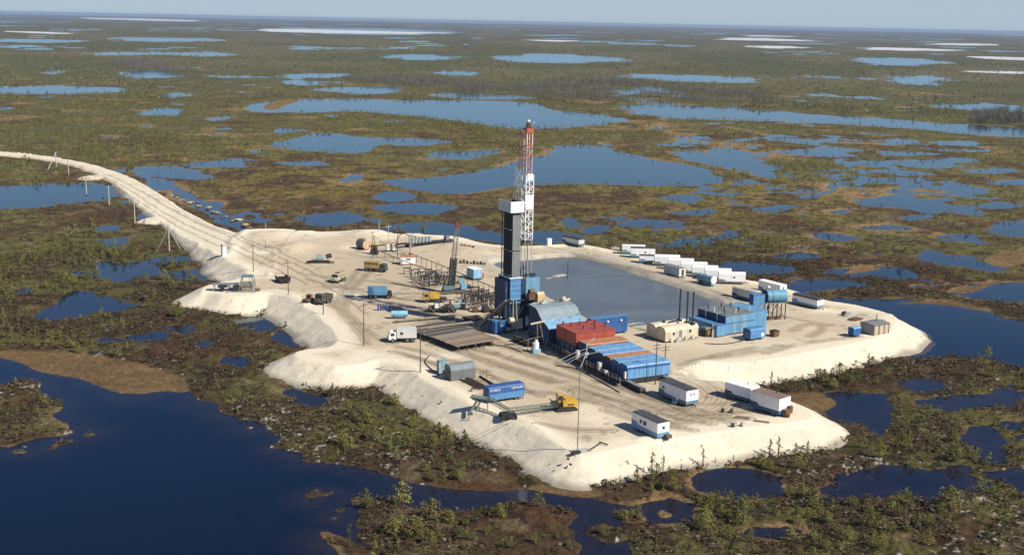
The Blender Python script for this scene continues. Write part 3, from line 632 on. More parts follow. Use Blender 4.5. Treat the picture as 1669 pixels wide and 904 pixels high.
pit = pg.build('mud_pit_water', pm); pit['kind'] = 'structure'; pit['label'] = 'flat grey mud pit beside the rig'

# ---- air
hz = MB().box(-42000, 42000, -300, 41000, -6.0, 80.0)
hm = bpy.data.materials.new('haze'); hm.use_nodes = True; ht = hm.node_tree; ht.nodes.clear()
pv = ht.nodes.new('ShaderNodeVolumePrincipled'); pv.inputs['Color'].default_value = (0.42, 0.56, 0.78, 1); pv.inputs['Density'].default_value = 4.0e-5
ho = ht.nodes.new('ShaderNodeOutputMaterial'); ht.links.new(pv.outputs[0], ho.inputs['Volume'])
haze = hz.build('haze', hm); haze['kind'] = 'stuff'; haze['label'] = 'thin blue air over the bog'
# ================================================================== vegetation
def leaf_mat(name):
    m, t, b = nodes_of(name); N = t.nodes; K = t.links
    at = N.new('ShaderNodeAttribute'); at.attribute_name = 'tint'
    K.new(at.outputs['Color'], b.inputs['Base Color'])
    b.inputs['Roughness'].default_value = 0.75; b.inputs['Specular IOR Level'].default_value = 0.2
    b.inputs['Subsurface Weight'].default_value = 0.0
    return m
LEAFM = leaf_mat('pine needles')
BARKM = paint('pine bark', (0.10, 0.065, 0.04), rough=0.9, wear=0.3)
DEADM = paint('bare grey birch bark', (0.30, 0.28, 0.25), rough=0.9, wear=0.2)

def clump_crown(seed, n, h0=0.12, h1=1.0, rad=0.30, size=0.085, gap=0.35, conic=0.6):
    """unit-height crown of small needle tufts set on whorls of limbs; returns triangles (n,3,3) and a tone per triangle"""
    r = np.random.default_rng(seed); T = []; tone = []
    nb = max(5, n // 14)
    limbs = []
    for i in range(nb):
        z = h0 + (h1 - h0) * (i + r.random()) / nb
        rr = rad * (conic * (1 - (z - h0) / (h1 - h0)) ** 0.8 + (1 - conic) * math.sin(math.pi * min(1, 0.15 + 0.85 * (z - h0) / (h1 - h0)))) * (0.55 + 0.75 * r.random())
        limbs.append((z, r.random() * 6.283, rr))
    per = max(1, n // nb)
    for z, a, rr in limbs:
        tl = r.normal(0, 0.16)
        for k in range(per):
            u = math.sqrt(r.random()); da = a + r.normal(0, 0.45)
            c = np.array([math.cos(da) * rr * u, math.sin(da) * rr * u, z + rr * u * 0.35 + r.normal(0, 0.02)])
            d1 = r.normal(size=3); d1 /= np.linalg.norm(d1); d2 = r.normal(size=3); d2 -= d1 * (d1 @ d2); d2 /= np.linalg.norm(d2)
            s = size * (0.6 + 0.8 * r.random())
            T.append([c - d1 * s, c + d1 * s * 0.8 + d2 * s * 0.5, c + d2 * s * 1.1 - d1 * 0.1 * s]); tone.append(tl + r.normal(0, 0.12))
    return np.array(T), np.array(tone)

def crown_mesh(name, T, tone, base):
    V = T.reshape(-1, 3); Fa = np.arange(len(V)).reshape(-1, 3)
    C = np.clip(np.array(base)[None, :] * (1 + np.repeat(tone, 3))[:, None], 0.004, 1)
    return V, Fa, C

# where trees may stand
def tree_candidates(n, r0, r1, amax=25.5, power=1.0, base=0.12):
    dep0, dep1 = CAM_H / r1, CAM_H / r0
    # even over the ground
    R = np.sqrt(rng.random(n) * (r1 * r1 - r0 * r0) + r0 * r0); A = np.radians((rng.random(n) * 2 - 1) * amax)
    X = R * np.sin(A); Y = R * np.cos(A)
    z, sw, marsh, ms, D = bog_surface(X, Y)
    tz = zone(X, Y, Z_TREES); cl = fbm(X, Y, 24, 3, 91, 0.6)
    p = np.clip((base + tz * power) * sstep(0.38, 0.60, cl), 0, 1) * (sw > 0.8) * (ms < 0.1)
    m = (D < 1000)
    sp = np.full(n, 99.0); near = (R < 900)
    sp[near] = np.minimum(np.minimum(sdf(G_PAD, X[near], Y[near], 14.0), sdf(G_ROAD, X[near], Y[near], 14.0)), 14.0)
    k = (rng.random(n) < p) & (sp > 7.0)
    return X[k], Y[k], z[k], R[k], tz[k]

protos = []
for i in range(9):
    thin = i >= 6
    T, tone = clump_crown(300 + i, 520 if not thin else 150, h0=0.14 if not thin else 0.35, rad=(0.27 + 0.05 * (i % 3)) if not thin else 0.24, size=0.037 if not thin else 0.038, conic=0.35 + 0.1 * (i % 4))
    base = [(0.185, 0.175, 0.042), (0.150, 0.150, 0.042), (0.205, 0.185, 0.046), (0.130, 0.132, 0.045), (0.175, 0.178, 0.050), (0.155, 0.140, 0.038), (0.08, 0.078, 0.04), (0.07, 0.066, 0.035), (0.10, 0.09, 0.05)][i]
    protos.append((T, tone, base))

def pine_proto(i):
    T, tone, base = protos[i]; base = tuple(1.05 * c for c in base)
    V, Fa, C = crown_mesh('crown', T, tone, base)
    root = bpy.data.objects.new('pine_tree', None); COL.objects.link(root)
    root['category'] = 'pine tree'; root['label'] = 'small pine'
    cr = mesh_np('crown', V, Fa, LEAFM, {'tint': ('FLOAT_COLOR', C)}); cr.parent = root
    tk = 1.7 if i >= 6 else 1.0
    tb = MB().cyl((0, 0, -0.06), (0.01, 0.0, 0.5), 0.026 * tk, 6, 0.018 * tk).cyl((0.01, 0, 0.5), (0.0, 0.01, 0.95), 0.018 * tk, 6, 0.006)
    rr = random.Random(i)
    for k in range(6):
        zz = 0.25 + 0.11 * k; a = rr.random() * 6.28; l = 0.20 * (1.1 - zz)+0.04
        tb.cyl((0, 0, zz), (math.cos(a) * l, math.sin(a) * l, zz + l * 0.4), 0.008, 4, 0.003)
    tb.build('trunk', BARKM, root)
    return root
roots = [pine_proto(i) for i in range(9)]

Xc, Yc, Zc, Rc, Tc = tree_candidates(60000, 158, 460, power=0.42, base=0.035)
Hc = np.clip(rng.gamma(2.6, 0.44, len(Xc)) + 0.5, 0.7, 4.3)
size = Hc / Rc
order = np.argsort(-size)
inview = np.abs(np.degrees(np.arctan2(Xc, Yc))) < 22.3
order = [i for i in order if inview[i]]
picked = order[:270]
BANDS = []
pset = set(int(i) for i in picked)
def where(X, Y):
    """where a tree stands, told by what lies around it"""
    if X < -5 and Y < 215 and X < 0.0:
        return 'on the strip between the dark blue lake and the sand bank' if (X < -5 and Y > 186) else 'on the low bog tongue below the sand bank'
    if X < -40: return 'on the bog left of the sand bank above the lake'
    if Y < 190: return 'on the low bog tongue below the sand bank'
    if Y < 255: return 'in the bog right of the near sand bank'
    return 'in the far bog behind the pad'
used = [False] * 9
for i in picked:
    x, y, h = float(Xc[i]), float(Yc[i]), float(Hc[i])
    j = int(rng.integers(0, 6)) if rng.random() > 0.2 else int(rng.integers(6, 9))
    kind = ('bushy yellow green pine ' if j in (0, 2, 4) else 'dull olive green pine ') if j < 6 else 'sparse greyish young pine '
    wd = where(x, y); lab = kind + wd; gr = kind.strip() + 's ' + wd
    wsc = h * (1.25 + 0.7 * rng.random()) if j < 6 else h * 0.8
    loc = (x, y, float(Zc[i]) - 0.05); yaw = float(rng.random() * 6.28)
    if not used[j]:
        used[j] = True; o = roots[j]; o.location = loc; o.rotation_euler = (0, 0, yaw); o.scale = (wsc, wsc, h); o['label'] = lab; o['group'] = gr
    else:
        dup(roots[j], loc, yaw, lab, gr, (wsc, wsc, h))

# slender pines whose tops show against the near sand banks
k = 0
for (px, py, h, j) in [(1062,768,4.6,6),(1080,766,3.6,7),(1048,772,2.4,8),(1145,751,3.8,6),(1166,747,1.6,8),(1254,737,3.8,7),(1268,736,4.4,6),(1246,740,2.0,8),(1228,740,1.4,6),(1437,576,2.6,7),(1010,780,1.8,8),(845,768,2.4,6),(1195,744,1.8,7),(1296,734,2.6,2),(1316,727,2.2,0),(1110,760,1.6,3),(1090,766,2.0,1)]:
    p = P(px, py + (10 if py > 600 else 2), -3.6); zz, *_ = bog_surface(np.array([p[0]]), np.array([p[1]]))
    dup(roots[j], (p[0], p[1], float(zz[0]) - 0.1), random.random() * 6.28, 'slender young pine growing at the foot of the near sand bank', 'slender pines along the foot of the near sand bank', (h * 0.75, h * 0.75, h))
for j in range(9):
    if not used[j]:
        for c in list(roots[j].children): bpy.data.objects.remove(c)
        bpy.data.objects.remove(roots[j])

def forest(name, X, Y, Z, H, W, T_list, pick, bases, jit, label, mat=LEAFM):
    Vs = []; Cs = []
    for q, (T, tone) in enumerate(T_list):
        m = pick == q
        if not m.any(): continue
        n = m.sum(); a = rng.random(n) * 6.283; ca = np.cos(a)[:, None]; sa = np.sin(a)[:, None]
        v = T.reshape(-1, 3)
        vx = (v[None, :, 0] * ca - v[None, :, 1] * sa) * W[m][:, None] + X[m][:, None]
        vy = (v[None, :, 0] * sa + v[None, :, 1] * ca) * W[m][:, None] + Y[m][:, None]
        vz = v[None, :, 2] * H[m][:, None] + Z[m][:, None]
        Vs.append(np.stack([vx, vy, vz], -1).reshape(-1, 3))
        bc = bases[rng.integers(0, len(bases), n)] * (1 + jit * rng.normal(size=(n, 1)))
        tn = np.repeat(tone, 3)
        Cs.append((bc[:, None, :] * (1 + tn[None, :, None])).reshape(-1, 3))
    V = np.concatenate(Vs); C = np.clip(np.concatenate(Cs), 0.004, 1)
    o = mesh_np(name, V, np.arange(len(V)).reshape(-1, 3), mat, {'tint': ('FLOAT_COLOR', C)})
    o['kind'] = 'stuff'; o['label'] = label
    return o
PB = np.array([(0.165, 0.158, 0.042), (0.135, 0.135, 0.040), (0.175, 0.155, 0.042), (0.115, 0.115, 0.042)]) * 1.05
# the many other small pines of the near bog
rest = np.array([i for i in range(len(Xc)) if i not in pset])
T90 = [clump_crown(500 + i, 140, rad=0.30, size=0.066, conic=0.3 + 0.1 * i) for i in range(4)]
Hr = Hc[rest]
forest('pine_scrub', Xc[rest], Yc[rest], Zc[rest] - 0.1, Hr, Hr * (0.8 + 0.4 * rng.random(len(rest))), T90, rng.integers(0, 4, len(rest)), PB, 0.18, 'smaller pines scattered over the near bog')
# mid distance scrub
X, Y, Z, R, Tz = tree_candidates(150000, 430, 1300, power=0.55, base=0.06)
H = np.clip(rng.gamma(3.5, 0.34, len(X)) + 0.45, 0.6, 3.6)
T26 = [clump_crown(600 + i, 34, rad=0.36, size=0.13, conic=0.4) for i in range(4)]
print('mid trees', len(X), 'near', len(Xc))
forest('far_pine_scrub', X, Y, Z - 0.1, H, H * (0.8 + 0.5 * rng.random(len(X))), T26, rng.integers(0, 4, len(X)), PB * 1.1, 0.12, 'olive pine scrub spread over the middle distance')
X, Y, Z, R, Tz = tree_candidates(160000, 1200, 4200, power=0.55, base=0.08)
H = np.clip(rng.gamma(4, 0.4, len(X)) + 0.5, 0.7, 4.0)
T8 = [clump_crown(700 + i, 10, rad=0.40, size=0.28, conic=0.3) for i in range(4)]
print('far trees', len(X))
forest('distant_wood', X, Y, Z - 0.1, H, H * (0.9 + 0.6 * rng.random(len(X))), T8, rng.integers(0, 4, len(X)), np.array([(0.165, 0.165, 0.072), (0.145, 0.148, 0.068), (0.180, 0.170, 0.080)]), 0.15, 'distant low woods on the bog ridges')
# low heather, dwarf birch and sedge on the near bog
n = 150000
R = np.sqrt(rng.random(n) * (430 ** 2 - 158 ** 2) + 158 ** 2); A = np.radians((rng.random(n) * 2 - 1) * 25.5); X = R * np.sin(A); Y = R * np.cos(A)
z, sw, marsh, ms, D = bog_surface(X, Y)
spn = np.minimum(sdf(G_PAD, X, Y, 14.0), sdf(G_ROAD, X, Y, 14.0))
cl = fbm(X, Y, 10, 3, 92, 0.6)
k = (sw > 0.3) & (ms < 0.1) & (spn > 6.3) & (rng.random(n) < sstep(0.36, 0.58, cl) * 0.8 + 0.06)
X, Y, z = X[k], Y[k], z[k]; n = len(X); print('heather', n)
T7 = [clump_crown(800 + i, 9, h0=0.0, rad=0.75, size=0.42, conic=0.2) for i in range(5)]
H = 0.25 + 0.5 * rng.random(n) ** 2
forest('heather', X, Y, z - 0.05, H, H * (1.0 + 0.9 * rng.random(n)), T7, rng.integers(0, 5, n), np.array([(0.080, 0.046, 0.026), (0.055, 0.034, 0.021), (0.085, 0.070, 0.030), (0.12, 0.10, 0.07), (0.066, 0.066, 0.026), (0.065, 0.036, 0.021), (0.045, 0.028, 0.018)]), 0.2, 'low brown heather and dwarf birch on the hummocks')
# bare grey birches on the far shore
def birch_band(poly, n, seed):
    g = poly_ground(poly, -3.5); lo = g.min(0); hi = g.max(0)
    X = lo[0] + (hi[0] - lo[0]) * rng.random(n); Y = lo[1] + (hi[1] - lo[1]) * rng.random(n)
    k = (sdf(g, X, Y, 5.0) < 0) & (fbm(X, Y, 60, 3, seed) > 0.42); X, Y = X[k], Y[k]
    z, sw, *_ = bog_surface(X, Y); k = sw > 2
    return X[k], Y[k], z[k]
bx, by, bz = [], [], []
for poly in ([(800,150),(900,132),(1000,130),(1120,140),(1260,152),(1300,172),(1150,168),(1000,166),(900,160)], [(1560,190),(1640,182),(1760,180),(1760,212),(1640,208),(1580,200)], [(180,104),(240,100),(320,118),(230,120)], [(560,130),(640,126),(800,140),(860,152),(760,152)]):
    a, b_, c_ = birch_band(poly, 9000, 95); bx.append(a); by.append(b_); bz.append(c_)
bx, by, bz = map(np.concatenate, (bx, by, bz)); n = len(bx); print('birches', n)
TB = []
for i in range(4):
    r = np.random.default_rng(900 + i); T = []
    T.append([(-0.02, 0, 0), (0.02, 0, 0), (0, 0.0, 1.0)]); T.append([(0, -0.02, 0), (0, 0.02, 0), (0, 0.0, 1.0)])
    for k in range(7):
        zz = 0.3 + 0.09 * k; a = r.random() * 6.28; l = 0.22 * (1.15 - zz)
        e = np.array([math.cos(a) * l, math.sin(a) * l, zz + l * 1.3]); s = np.array([-math.sin(a), math.cos(a), 0]) * 0.014
        T.append([(0, 0, zz), tuple(e + s), tuple(e - s)])
    TB.append((np.array(T), r.normal(0, 0.1, len(T))))
Hb = 4 + 5 * rng.random(n)
forest('bare_birch_wood', bx, by, bz, Hb, Hb, TB, rng.integers(0, 4, n), np.array([(0.17, 0.155, 0.135), (0.13, 0.118, 0.10), (0.22, 0.205, 0.185)]), 0.12, 'leafless grey birch wood behind the far lakes')
# ================================================================== things on the pad
YL = -58.0                                   # long axis of the rig rows
YX = 28.0                                    # across it
def wheel_set(mb_list, parent, xs, half, r=0.45, wd=0.28):
    for x in xs:
        for s in (-1, 1):
            wm = MB().cyl((x, s * half - wd / 2, r), (x, s * half + wd / 2, r), r, 12)
            wh = wm.build('wheel', TYRE(), parent)
            MB().cyl((x, s * (half + wd / 2) - 0.02, r), (x, s * (half + wd / 2) + 0.02, r), r * 0.5, 8).build('hub', GREY(), wh)
def window(parent, x, y, z, wd, ht, axis='y', sgn=-1, fm=None):
    """framed pane set on a wall; axis is the direction the wall faces"""
    fm = fm or WHITE(); f = MB(); p = MB(); e = 0.05
    def bx(mb, a0, a1, b0, b1, d0, d1):
        if axis == 'y': mb.box(a0, a1, min(y + sgn * d0, y + sgn * d1), max(y + sgn * d0, y + sgn * d1), b0, b1)
        else: mb.box(min(x + sgn * d0, x + sgn * d1), max(x + sgn * d0, x + sgn * d1), a0, a1, b0, b1)
    c = x if axis == 'y' else y
    bx(f, c - wd / 2 - e, c + wd / 2 + e, z + ht / 2, z + ht / 2 + e, 0.0, 0.05); bx(f, c - wd / 2 - e, c + wd / 2 + e, z - ht / 2 - e, z - ht / 2, 0.0, 0.06)
    bx(f, c - wd / 2 - e, c - wd / 2, z - ht / 2, z + ht / 2, 0.0, 0.05); bx(f, c + wd / 2, c + wd / 2 + e, z - ht / 2, z + ht / 2, 0.0, 0.05)
    bx(p, c - wd / 2, c + wd / 2, z - ht / 2, z + ht / 2, 0.005, 0.03)
    fo = f.build('window', fm, parent); p.build('pane', glass(), fo)
def door(parent, x, y, z0, wd, ht, mat, axis='y', sgn=-1):
    d = MB(); h = MB()
    if axis == 'y':
        d.box(x - wd / 2, x + wd / 2, min(y, y + sgn * 0.06), max(y, y + sgn * 0.06), z0, z0 + ht); h.box(x + wd / 2 - 0.16, x + wd / 2 - 0.06, min(y + sgn * 0.06, y + sgn * 0.12), max(y + sgn * 0.06, y + sgn * 0.12), z0 + ht * 0.48, z0 + ht * 0.55)
    else:
        d.box(min(x, x + sgn * 0.06), max(x, x + sgn * 0.06), y - wd / 2, y + wd / 2, z0, z0 + ht); h.box(min(x + sgn * 0.06, x + sgn * 0.12), max(x + sgn * 0.06, x + sgn * 0.12), y + wd / 2 - 0.16, y + wd / 2 - 0.06, z0 + ht * 0.48, z0 + ht * 0.55)
    do = d.build('door', mat, parent); h.build('handle', STEEL(), do)

def trailer(loc, yaw, label, Ln=7.8, W=2.7, H=2.75, z0=0.55, wall=None, band=None, roof=None, style='flat', end=1, wins=(), doorx=None, group=None, bandh=0.7, name='site_trailer', endwin=True, axles=(-0.28, -0.16), grp_end=None, enddoor=False):
    """caravan-like site wagon on wheels"""
    wall = wall or WHITE(); t = thing(name, label, 'trailer', loc, yaw, group)
    a, b = Ln / 2, W / 2; z1 = z0 + H
    MB().box(-a, a, -b, b, z0 + 0.10, z1).build('body', wall, t)
    if band:
        MB().box(-a - 0.02, a + 0.02, -b - 0.02, b + 0.02, z0 + 0.02, z0 + bandh).box(-a - 0.025, -a + 1.6, -b - 0.025, b + 0.025, z0 + bandh, z0 + bandh + 0.55).prism([(-a + 1.6, z0 + bandh), (-a + 2.2, z0 + bandh), (-a + 1.6, z0 + bandh + 0.5)], -b - 0.022, b + 0.022, 'y').build('skirt_band', band, t)
    if style == 'flat': MB().prism([(-b - 0.06, z1 + 0.003), (b + 0.06, z1 + 0.003), (b * 0.6, z1 + 0.14), (-b * 0.6, z1 + 0.14)], -a - 0.06, a + 0.06).build('roof', roof or wall, t)
    else:
        pr = [(b * math.cos(math.pi * i / 10) * 1.02, z1 + 0.003 + (0.62 if style == 'round' else 0.4) * math.sin(math.pi * i / 10) ** 0.8) for i in range(11)]
        MB().prism(pr, -a - 0.04, a + 0.04).build('roof', roof or wall, t)
    MB().box(-a + 0.2, a - 0.1, -0.5, -0.38, z0 - 0.12, z0 + 0.02).box(-a + 0.2, a - 0.1, 0.38, 0.5, z0 - 0.12, z0 + 0.02).build('chassis', STEEL(), t)
    wheel_set(None, t, [Ln * k for k in axles] + [Ln * 0.30], b - 0.22, 0.42)
    MB().bar((end * a, -0.5, z0 - 0.1), (end * (a + 1.2), 0, 0.45), 0.1).bar((end * a, 0.5, z0 - 0.1), (end * (a + 1.2), 0, 0.45), 0.1).cyl((end * (a + 1.1), 0, 0), (end * (a + 1.1), 0, 0.5), 0.07, 6).build('drawbar', STEEL(), t)
    for (u, zz, ww, hh) in wins: window(t, u * Ln, -b, z0 + zz, ww, hh)
    MB().cyl((a * 0.3, 0.4, z1 - 0.1), (a * 0.3, 0.4, z1 + 0.75), 0.07, 6).build('flue', STEEL(), t)
    if endwin: window(t, a, 0.0, z0 + 1.75, 0.6, 0.55, 'x', 1)
    if enddoor: door(t, a, 0.1, z0 + 0.25, 0.8, 1.9, STEEL(), 'x', 1)
    if doorx is not None:
        door(t, doorx * Ln, -b, z0 + 0.3, 0.8, 1.9, WHITE())
        MB().box(doorx * Ln - 0.5, doorx * Ln + 0.5, -b - 0.7, -b - 0.06, 0.45, 0.52).box(doorx * Ln - 0.5, doorx * Ln + 0.5, -b - 1.0, -b - 0.7, 0.2, 0.27).bar((doorx * Ln - 0.5, -b - 0.7, 0.0), (doorx * Ln - 0.5, -b - 0.7, 1.3), 0.05).bar((doorx * Ln + 0.5, -b - 0.7, 0.0), (doorx * Ln + 0.5, -b - 0.7, 1.3), 0.05).build('steps', WHITE(), t)
    return t

PALEB = paint('pale blue band paint', (0.17, 0.32, 0.46)); NAVY = paint('navy band paint', (0.035, 0.10, 0.22))
# ---- four wagons on the near yard
t = trailer(corner(1071, 713.5, 0.5, YL, 7.8, 2.8), YL, 'white site trailer with pale blue skirt and dark flat roof nearest the front bank', 7.8, 2.8, wall=WHITE(), band=PALEB, roof=DGREY(), wins=((-0.14, 1.7, 0.7, 0.7), (0.02, 1.7, 0.9, 0.8)), bandh=0.85)
MB().box(4.0, 4.9, 0.2, 1.3, 0.35, 1.0).build('generator_box', KHAKI(), t)
t = trailer(corner(1118, 660, 0.5, YL, 8.8, 3.1), YL, 'white trailer with open door and dark roof beside the end of the skids', 8.8, 3.1, 2.9, wall=WHITE(), band=paint('grey blue band paint', (0.12, 0.22, 0.29)), roof=DGREY(), wins=((-0.32, 1.8, 0.6, 0.6),), doorx=0.18, endwin=False)
for s in (-0.35, 0.4): MB().box(4.4, 4.43, s - 0.17, s + 0.17, 2.35, 2.75).build('red_mark', LEADR(), t)
t = trailer(corner(1223, 655, 0.5, -48, 6.6, 3.0), -48, 'white trailer with white roof parked behind the brown roofed one', 6.6, 3.0, 2.7, wall=WHITE(), band=NAVY, roof=WHITE(), bandh=0.6, endwin=False)
t = trailer(corner(1269, 676, 0.5, -48, 6.9, 3.7), -48, 'white trailer with brown roof and navy band at the right corner of the yard', 6.9, 3.7, 3.2, wall=WHITE(), band=NAVY, roof=BROWNR(), bandh=0.75, endwin=False)
b_ = MB().box(3.5, 4.6, -0.9, 0.4, 0.3, 1.5).box(3.6, 4.3, 0.7, 1.6, 0.5, 1.9).cyl((4.6, -0.6, 0.4), (4.6, -0.2, 0.4), 0.4, 10).build('coupling_gear', RUST(), t)

# ---- trailers along the berm behind the mud pit
GR = 'white trailers drawn up behind the mud pit'
rowspec = [((1067,431), 7.9, 'white trailer with dark roof edge, first of the echelon row behind the pit'), ((1089,437), 7.9, 'white trailer second from the left in the echelon row'), ((1110,443), 8.0, 'white trailer third in the echelon row, behind the grey cabin'), ((1128,449), 7.8, 'white trailer fourth in the echelon row behind the pit'), ((1149,454), 7.8, 'white trailer fifth in the echelon row, behind the tank trailer'), ((1171,460), 7.9, 'white trailer with small window, rightmost and nearest of the echelon row')]
for (px, py), l, lab in rowspec:
    trailer(corner(px, py, 0.5, -3, l, 2.7, -1, -1), -3, lab, l, 2.7, 2.4, wall=WHITE(), band=paint('grey under skirt', (0.20, 0.25, 0.28)), roof=WHITE(), style='round', group=GR, endwin=False, wins=((0.08, 1.6, 0.6, 0.5),), bandh=0.4, axles=(-0.2, 0.15))
trailer(corner(1014, 412, 0.5, -3, 7.6, 2.6, -1, -1), -3, 'white trailer farthest up the row, half hidden by the next', 7.6, 2.6, 2.4, wall=WHITE(), band=GREENBLUE(), roof=WHITE(), group=GR, endwin=False, bandh=0.5)
trailer(corner(1028, 418, 0.5, -3, 7.9, 2.7, -1, -1), -3, 'tall white trailer with dark grey roof and one small dark window', 7.9, 2.7, 2.8, wall=WHITE(), band=PALEB, roof=DGREY(), group=GR, endwin=False, wins=((0.1, 1.5, 0.6, 0.5),), bandh=0.35)
trailer(corner(1042, 426.5, 0.5, -3, 4.9, 2.4, -1, -1), -3, 'short white trailer with dark roof in front of the taller one', 4.9, 2.4, 2.0, wall=WHITE(), band=PALEB, roof=DGREY(), group=GR, endwin=False, bandh=0.35)
trailer(corner(1106.5, 452, 0.3, YL, 7.2, 2.6), YL, 'grey cabin trailer with white end and dark doorway by the pit', 7.2, 2.6, 2.6, z0=0.4, wall=OFFW(), roof=GREY(), endwin=False, enddoor=True)
# tank trailer: round body lying on a blue chassis
def tank_wagon(loc, yaw, label, Ln, r, mat, endm, chas):
    t = thing('tank_trailer', label, 'tank trailer', loc, yaw); a = Ln / 2
    MB().cyl((-a, 0, r + 0.75), (a - 0.02, 0, r + 0.75), r, 18).build('tank', mat, t, smooth=False)
    MB().cyl((a - 0.02, 0, r + 0.75), (a + 0.12, 0, r + 0.75), r * 0.99, 18, r * 0.8).build('tank_end', endm, t)
    MB().box(-a, a, -r * 0.8, r * 0.8, 0.5, 0.8).build('chassis', chas, t)
    MB().cyl((0.3, 0, 2 * r + 0.7), (0.3, 0, 2 * r + 1.0), 0.3, 10).build('hatch', endm, t)
    wheel_set(None, t, (-a * 0.6, -a * 0.3, a * 0.6), r * 0.75, 0.42)
    return t
tank_wagon(corner(1158, 466, 0.3, YL, 6.6, 2.4), YL, 'pale tank trailer with round white end and blue chassis by the pit', 6.6, 1.15, GREENBLUE(), WHITE(), SKYB())
trailer(corner(1271, 480, 0.5, -56, 8.6, 2.6), -56, 'white trailer with white roof standing behind the blue tank stand', 8.6, 2.6, 2.6, wall=WHITE(), band=PALEB, roof=WHITE(), bandh=0.3)
trailer(corner(1230, 491, 0.5, -52, 8.4, 2.6), -52, 'long pale grey trailer with rounded cream roof left of the blue tank', 8.4, 2.6, 2.2, wall=OFFW(), band=NAVY, roof=CREAM(), style='round', bandh=0.5, endwin=False)
trailer(corner(1331.5, 503, 0.3, -52, 8.6, 2.7), -52, 'white trailer with black roof and round white end at the water edge', 8.6, 2.7, 2.0, wall=WHITE(), band=PALEB, roof=DGREY(), style='round', endwin=False, bandh=0.6)
trailer(corner(943, 402, 0.3, -52, 8.6, 2.6), -52, 'lone white trailer with dark roof on the far bank beyond the pit', 8.6, 2.6, 2.0, wall=OFFW(), band=paint('steel blue skirt', (0.10, 0.17, 0.22)), roof=DGREY(), style='round', endwin=False, bandh=0.6)
# white marker block on the far bank
p = P(895, 401, 0); t = thing('storage_box', 'small white upright box on the far bank left of the lone trailer', 'box', p, 20)
MB().box(-0.7, 0.7, -0.6, 0.6, 0, 2.5).build('body', WHITE(), t); MB().box(-0.8, 0.8, -0.7, 0.7, 2.503, 2.65).build('lid', WHITE(), t)
p = P(1003, 406, 0); t = thing('pallet_stack', 'low pale stack of crates at the far end of the trailer row', 'pallets', p, -10)
for i in range(3): MB().box(-1.3 + i * 0.9, -0.5 + i * 0.9, -0.6, 0.6, 0, 0.6 + 0.25 * (i % 2)).build('crate', CONC(), t)

# ---- rig --------------------------------------------------------------------------------------------
K0 = P(833, 454, 13.5)
rig = thing('drilling_rig', 'tall drilling rig with red and white lattice mast above a blue clad floor', 'drilling rig', (K0[0], K0[1], 0.0), YX)
# local frame: x across (right, away), y back along the row, z up
sub = MB()
for x in (-0.2, 4.5, 9.2):
    for y in (0.2, 5.5): sub.bar((x, y, 0), (x, y, 7.6), 0.45)
    sub.bar((x, 0.2, 0.3), (x, 5.5, 7.4), 0.2).bar((x, 5.5, 0.3), (x, 0.2, 7.4), 0.2)
for y in (0.2, 5.5):
    for zz in (0.4, 7.6): sub.bar((-0.4, y, zz), (9.4, y, zz), 0.4)
    sub.bar((-0.2, y, 0.4), (4.5, y, 7.4), 0.2).bar((9.2, y, 0.4), (4.5, y, 7.4), 0.2)
sub.build('substructure', paint('dark blue steelwork', (0.02, 0.045, 0.10)), rig)
MB().box(0.4, 8.8, 0.7, 5.2, 0.2, 6.9).build('base_block', paint('dark underfloor fill', (0.018, 0.025, 0.04)), rig)  # solid block added to keep the view under the floor dark
MB().box(-0.6, 9.6, -0.4, 6.2, 7.8, 8.05).build('rig_floor', STEEL(), rig)
MB().box(-1.4, -0.65, 0.3, 6.0, 3.6, 12.9).build('side_cladding', BLUED(), rig)
wp = MB().box(-0.25, 2.6, -0.22, -0.05, 7.2, 13.5)
wpo = wp.build('wind_wall', BLUE(), rig)
rb = MB()
for zz in (8.3, 9.6, 10.9, 12.2): rb.box(-0.27, 2.62, -0.27, -0.221, zz, zz + 0.16)
rb.build('wall_rail', SKYB(), wpo)
MB().box(-0.42, -0.25, -0.2, 5.9, 7.2, 13.5).build('wind_wall', BLUED(), rig)
MB().box(-0.5, 2.7, -0.35, -0.23, 13.503, 13.75).box(-0.5, -0.3, -0.2, 5.9, 13.503, 13.75).build('coping', WHITE(), rig)
MB().box(2.62, 4.7, 0.9, 1.1, 5.5, 13.0).build('wind_wall', BLUED(), rig)
dg = MB().box(4.72, 8.9, 1.4, 1.6, 8.06, 13.0).box(8.7, 8.9, 1.62, 5.6, 8.06, 12.6).build('wind_wall', paint('light blue panel paint', (0.16, 0.34, 0.50)), rig)
# column shield of the racked pipe
cs = MB().box(0.25, 2.35, 0.05, 0.25, 13.6, 29.4).build('column_shield', paint('grey sheet steel', (0.20, 0.215, 0.205), wear=0.25), rig)
MB().box(0.2, 2.4, -0.02, 0.04, 20.2, 20.4).build('column_band', STEEL(), cs)
MB().box(0.25, 0.40, 0.3, 1.7, 13.6, 29.4).build('column_shield', paint('brown grey sheet', (0.10, 0.09, 0.085)), rig)
for zz in (14.2, 20.3, 25.5): MB().bar((-0.2, -0.05, zz), (-0.2, 4.6, zz), 0.12).bar((-0.2, 4.6, zz), (2.5, 4.6, zz), 0.12).build('pipe_guard', GALV(), rig)
for (x, y) in ((-0.25, 4.7), (2.55, 4.7)): MB().bar((x, y, 8), (x, y, 30), 0.18).build('rear_post', STEEL(), rig)
# racking board
MB().box(-0.75, -0.6, -0.5, 6.1, 29.8, 32.5).build('racking_board_wall', OFFW(), rig); MB().box(-0.75, 2.9, -0.65, -0.52, 29.8, 32.5).build('racking_board_wall', WHITE(), rig)
MB().box(-0.6, 2.9, -0.5, 6.1, 29.6, 29.75).build('racking_board_floor', STEEL(), rig)
MB().box(-0.7, 2.9, 6.12, 6.25, 29.8, 32.2).build('racking_board_wall', GREY(), rig)
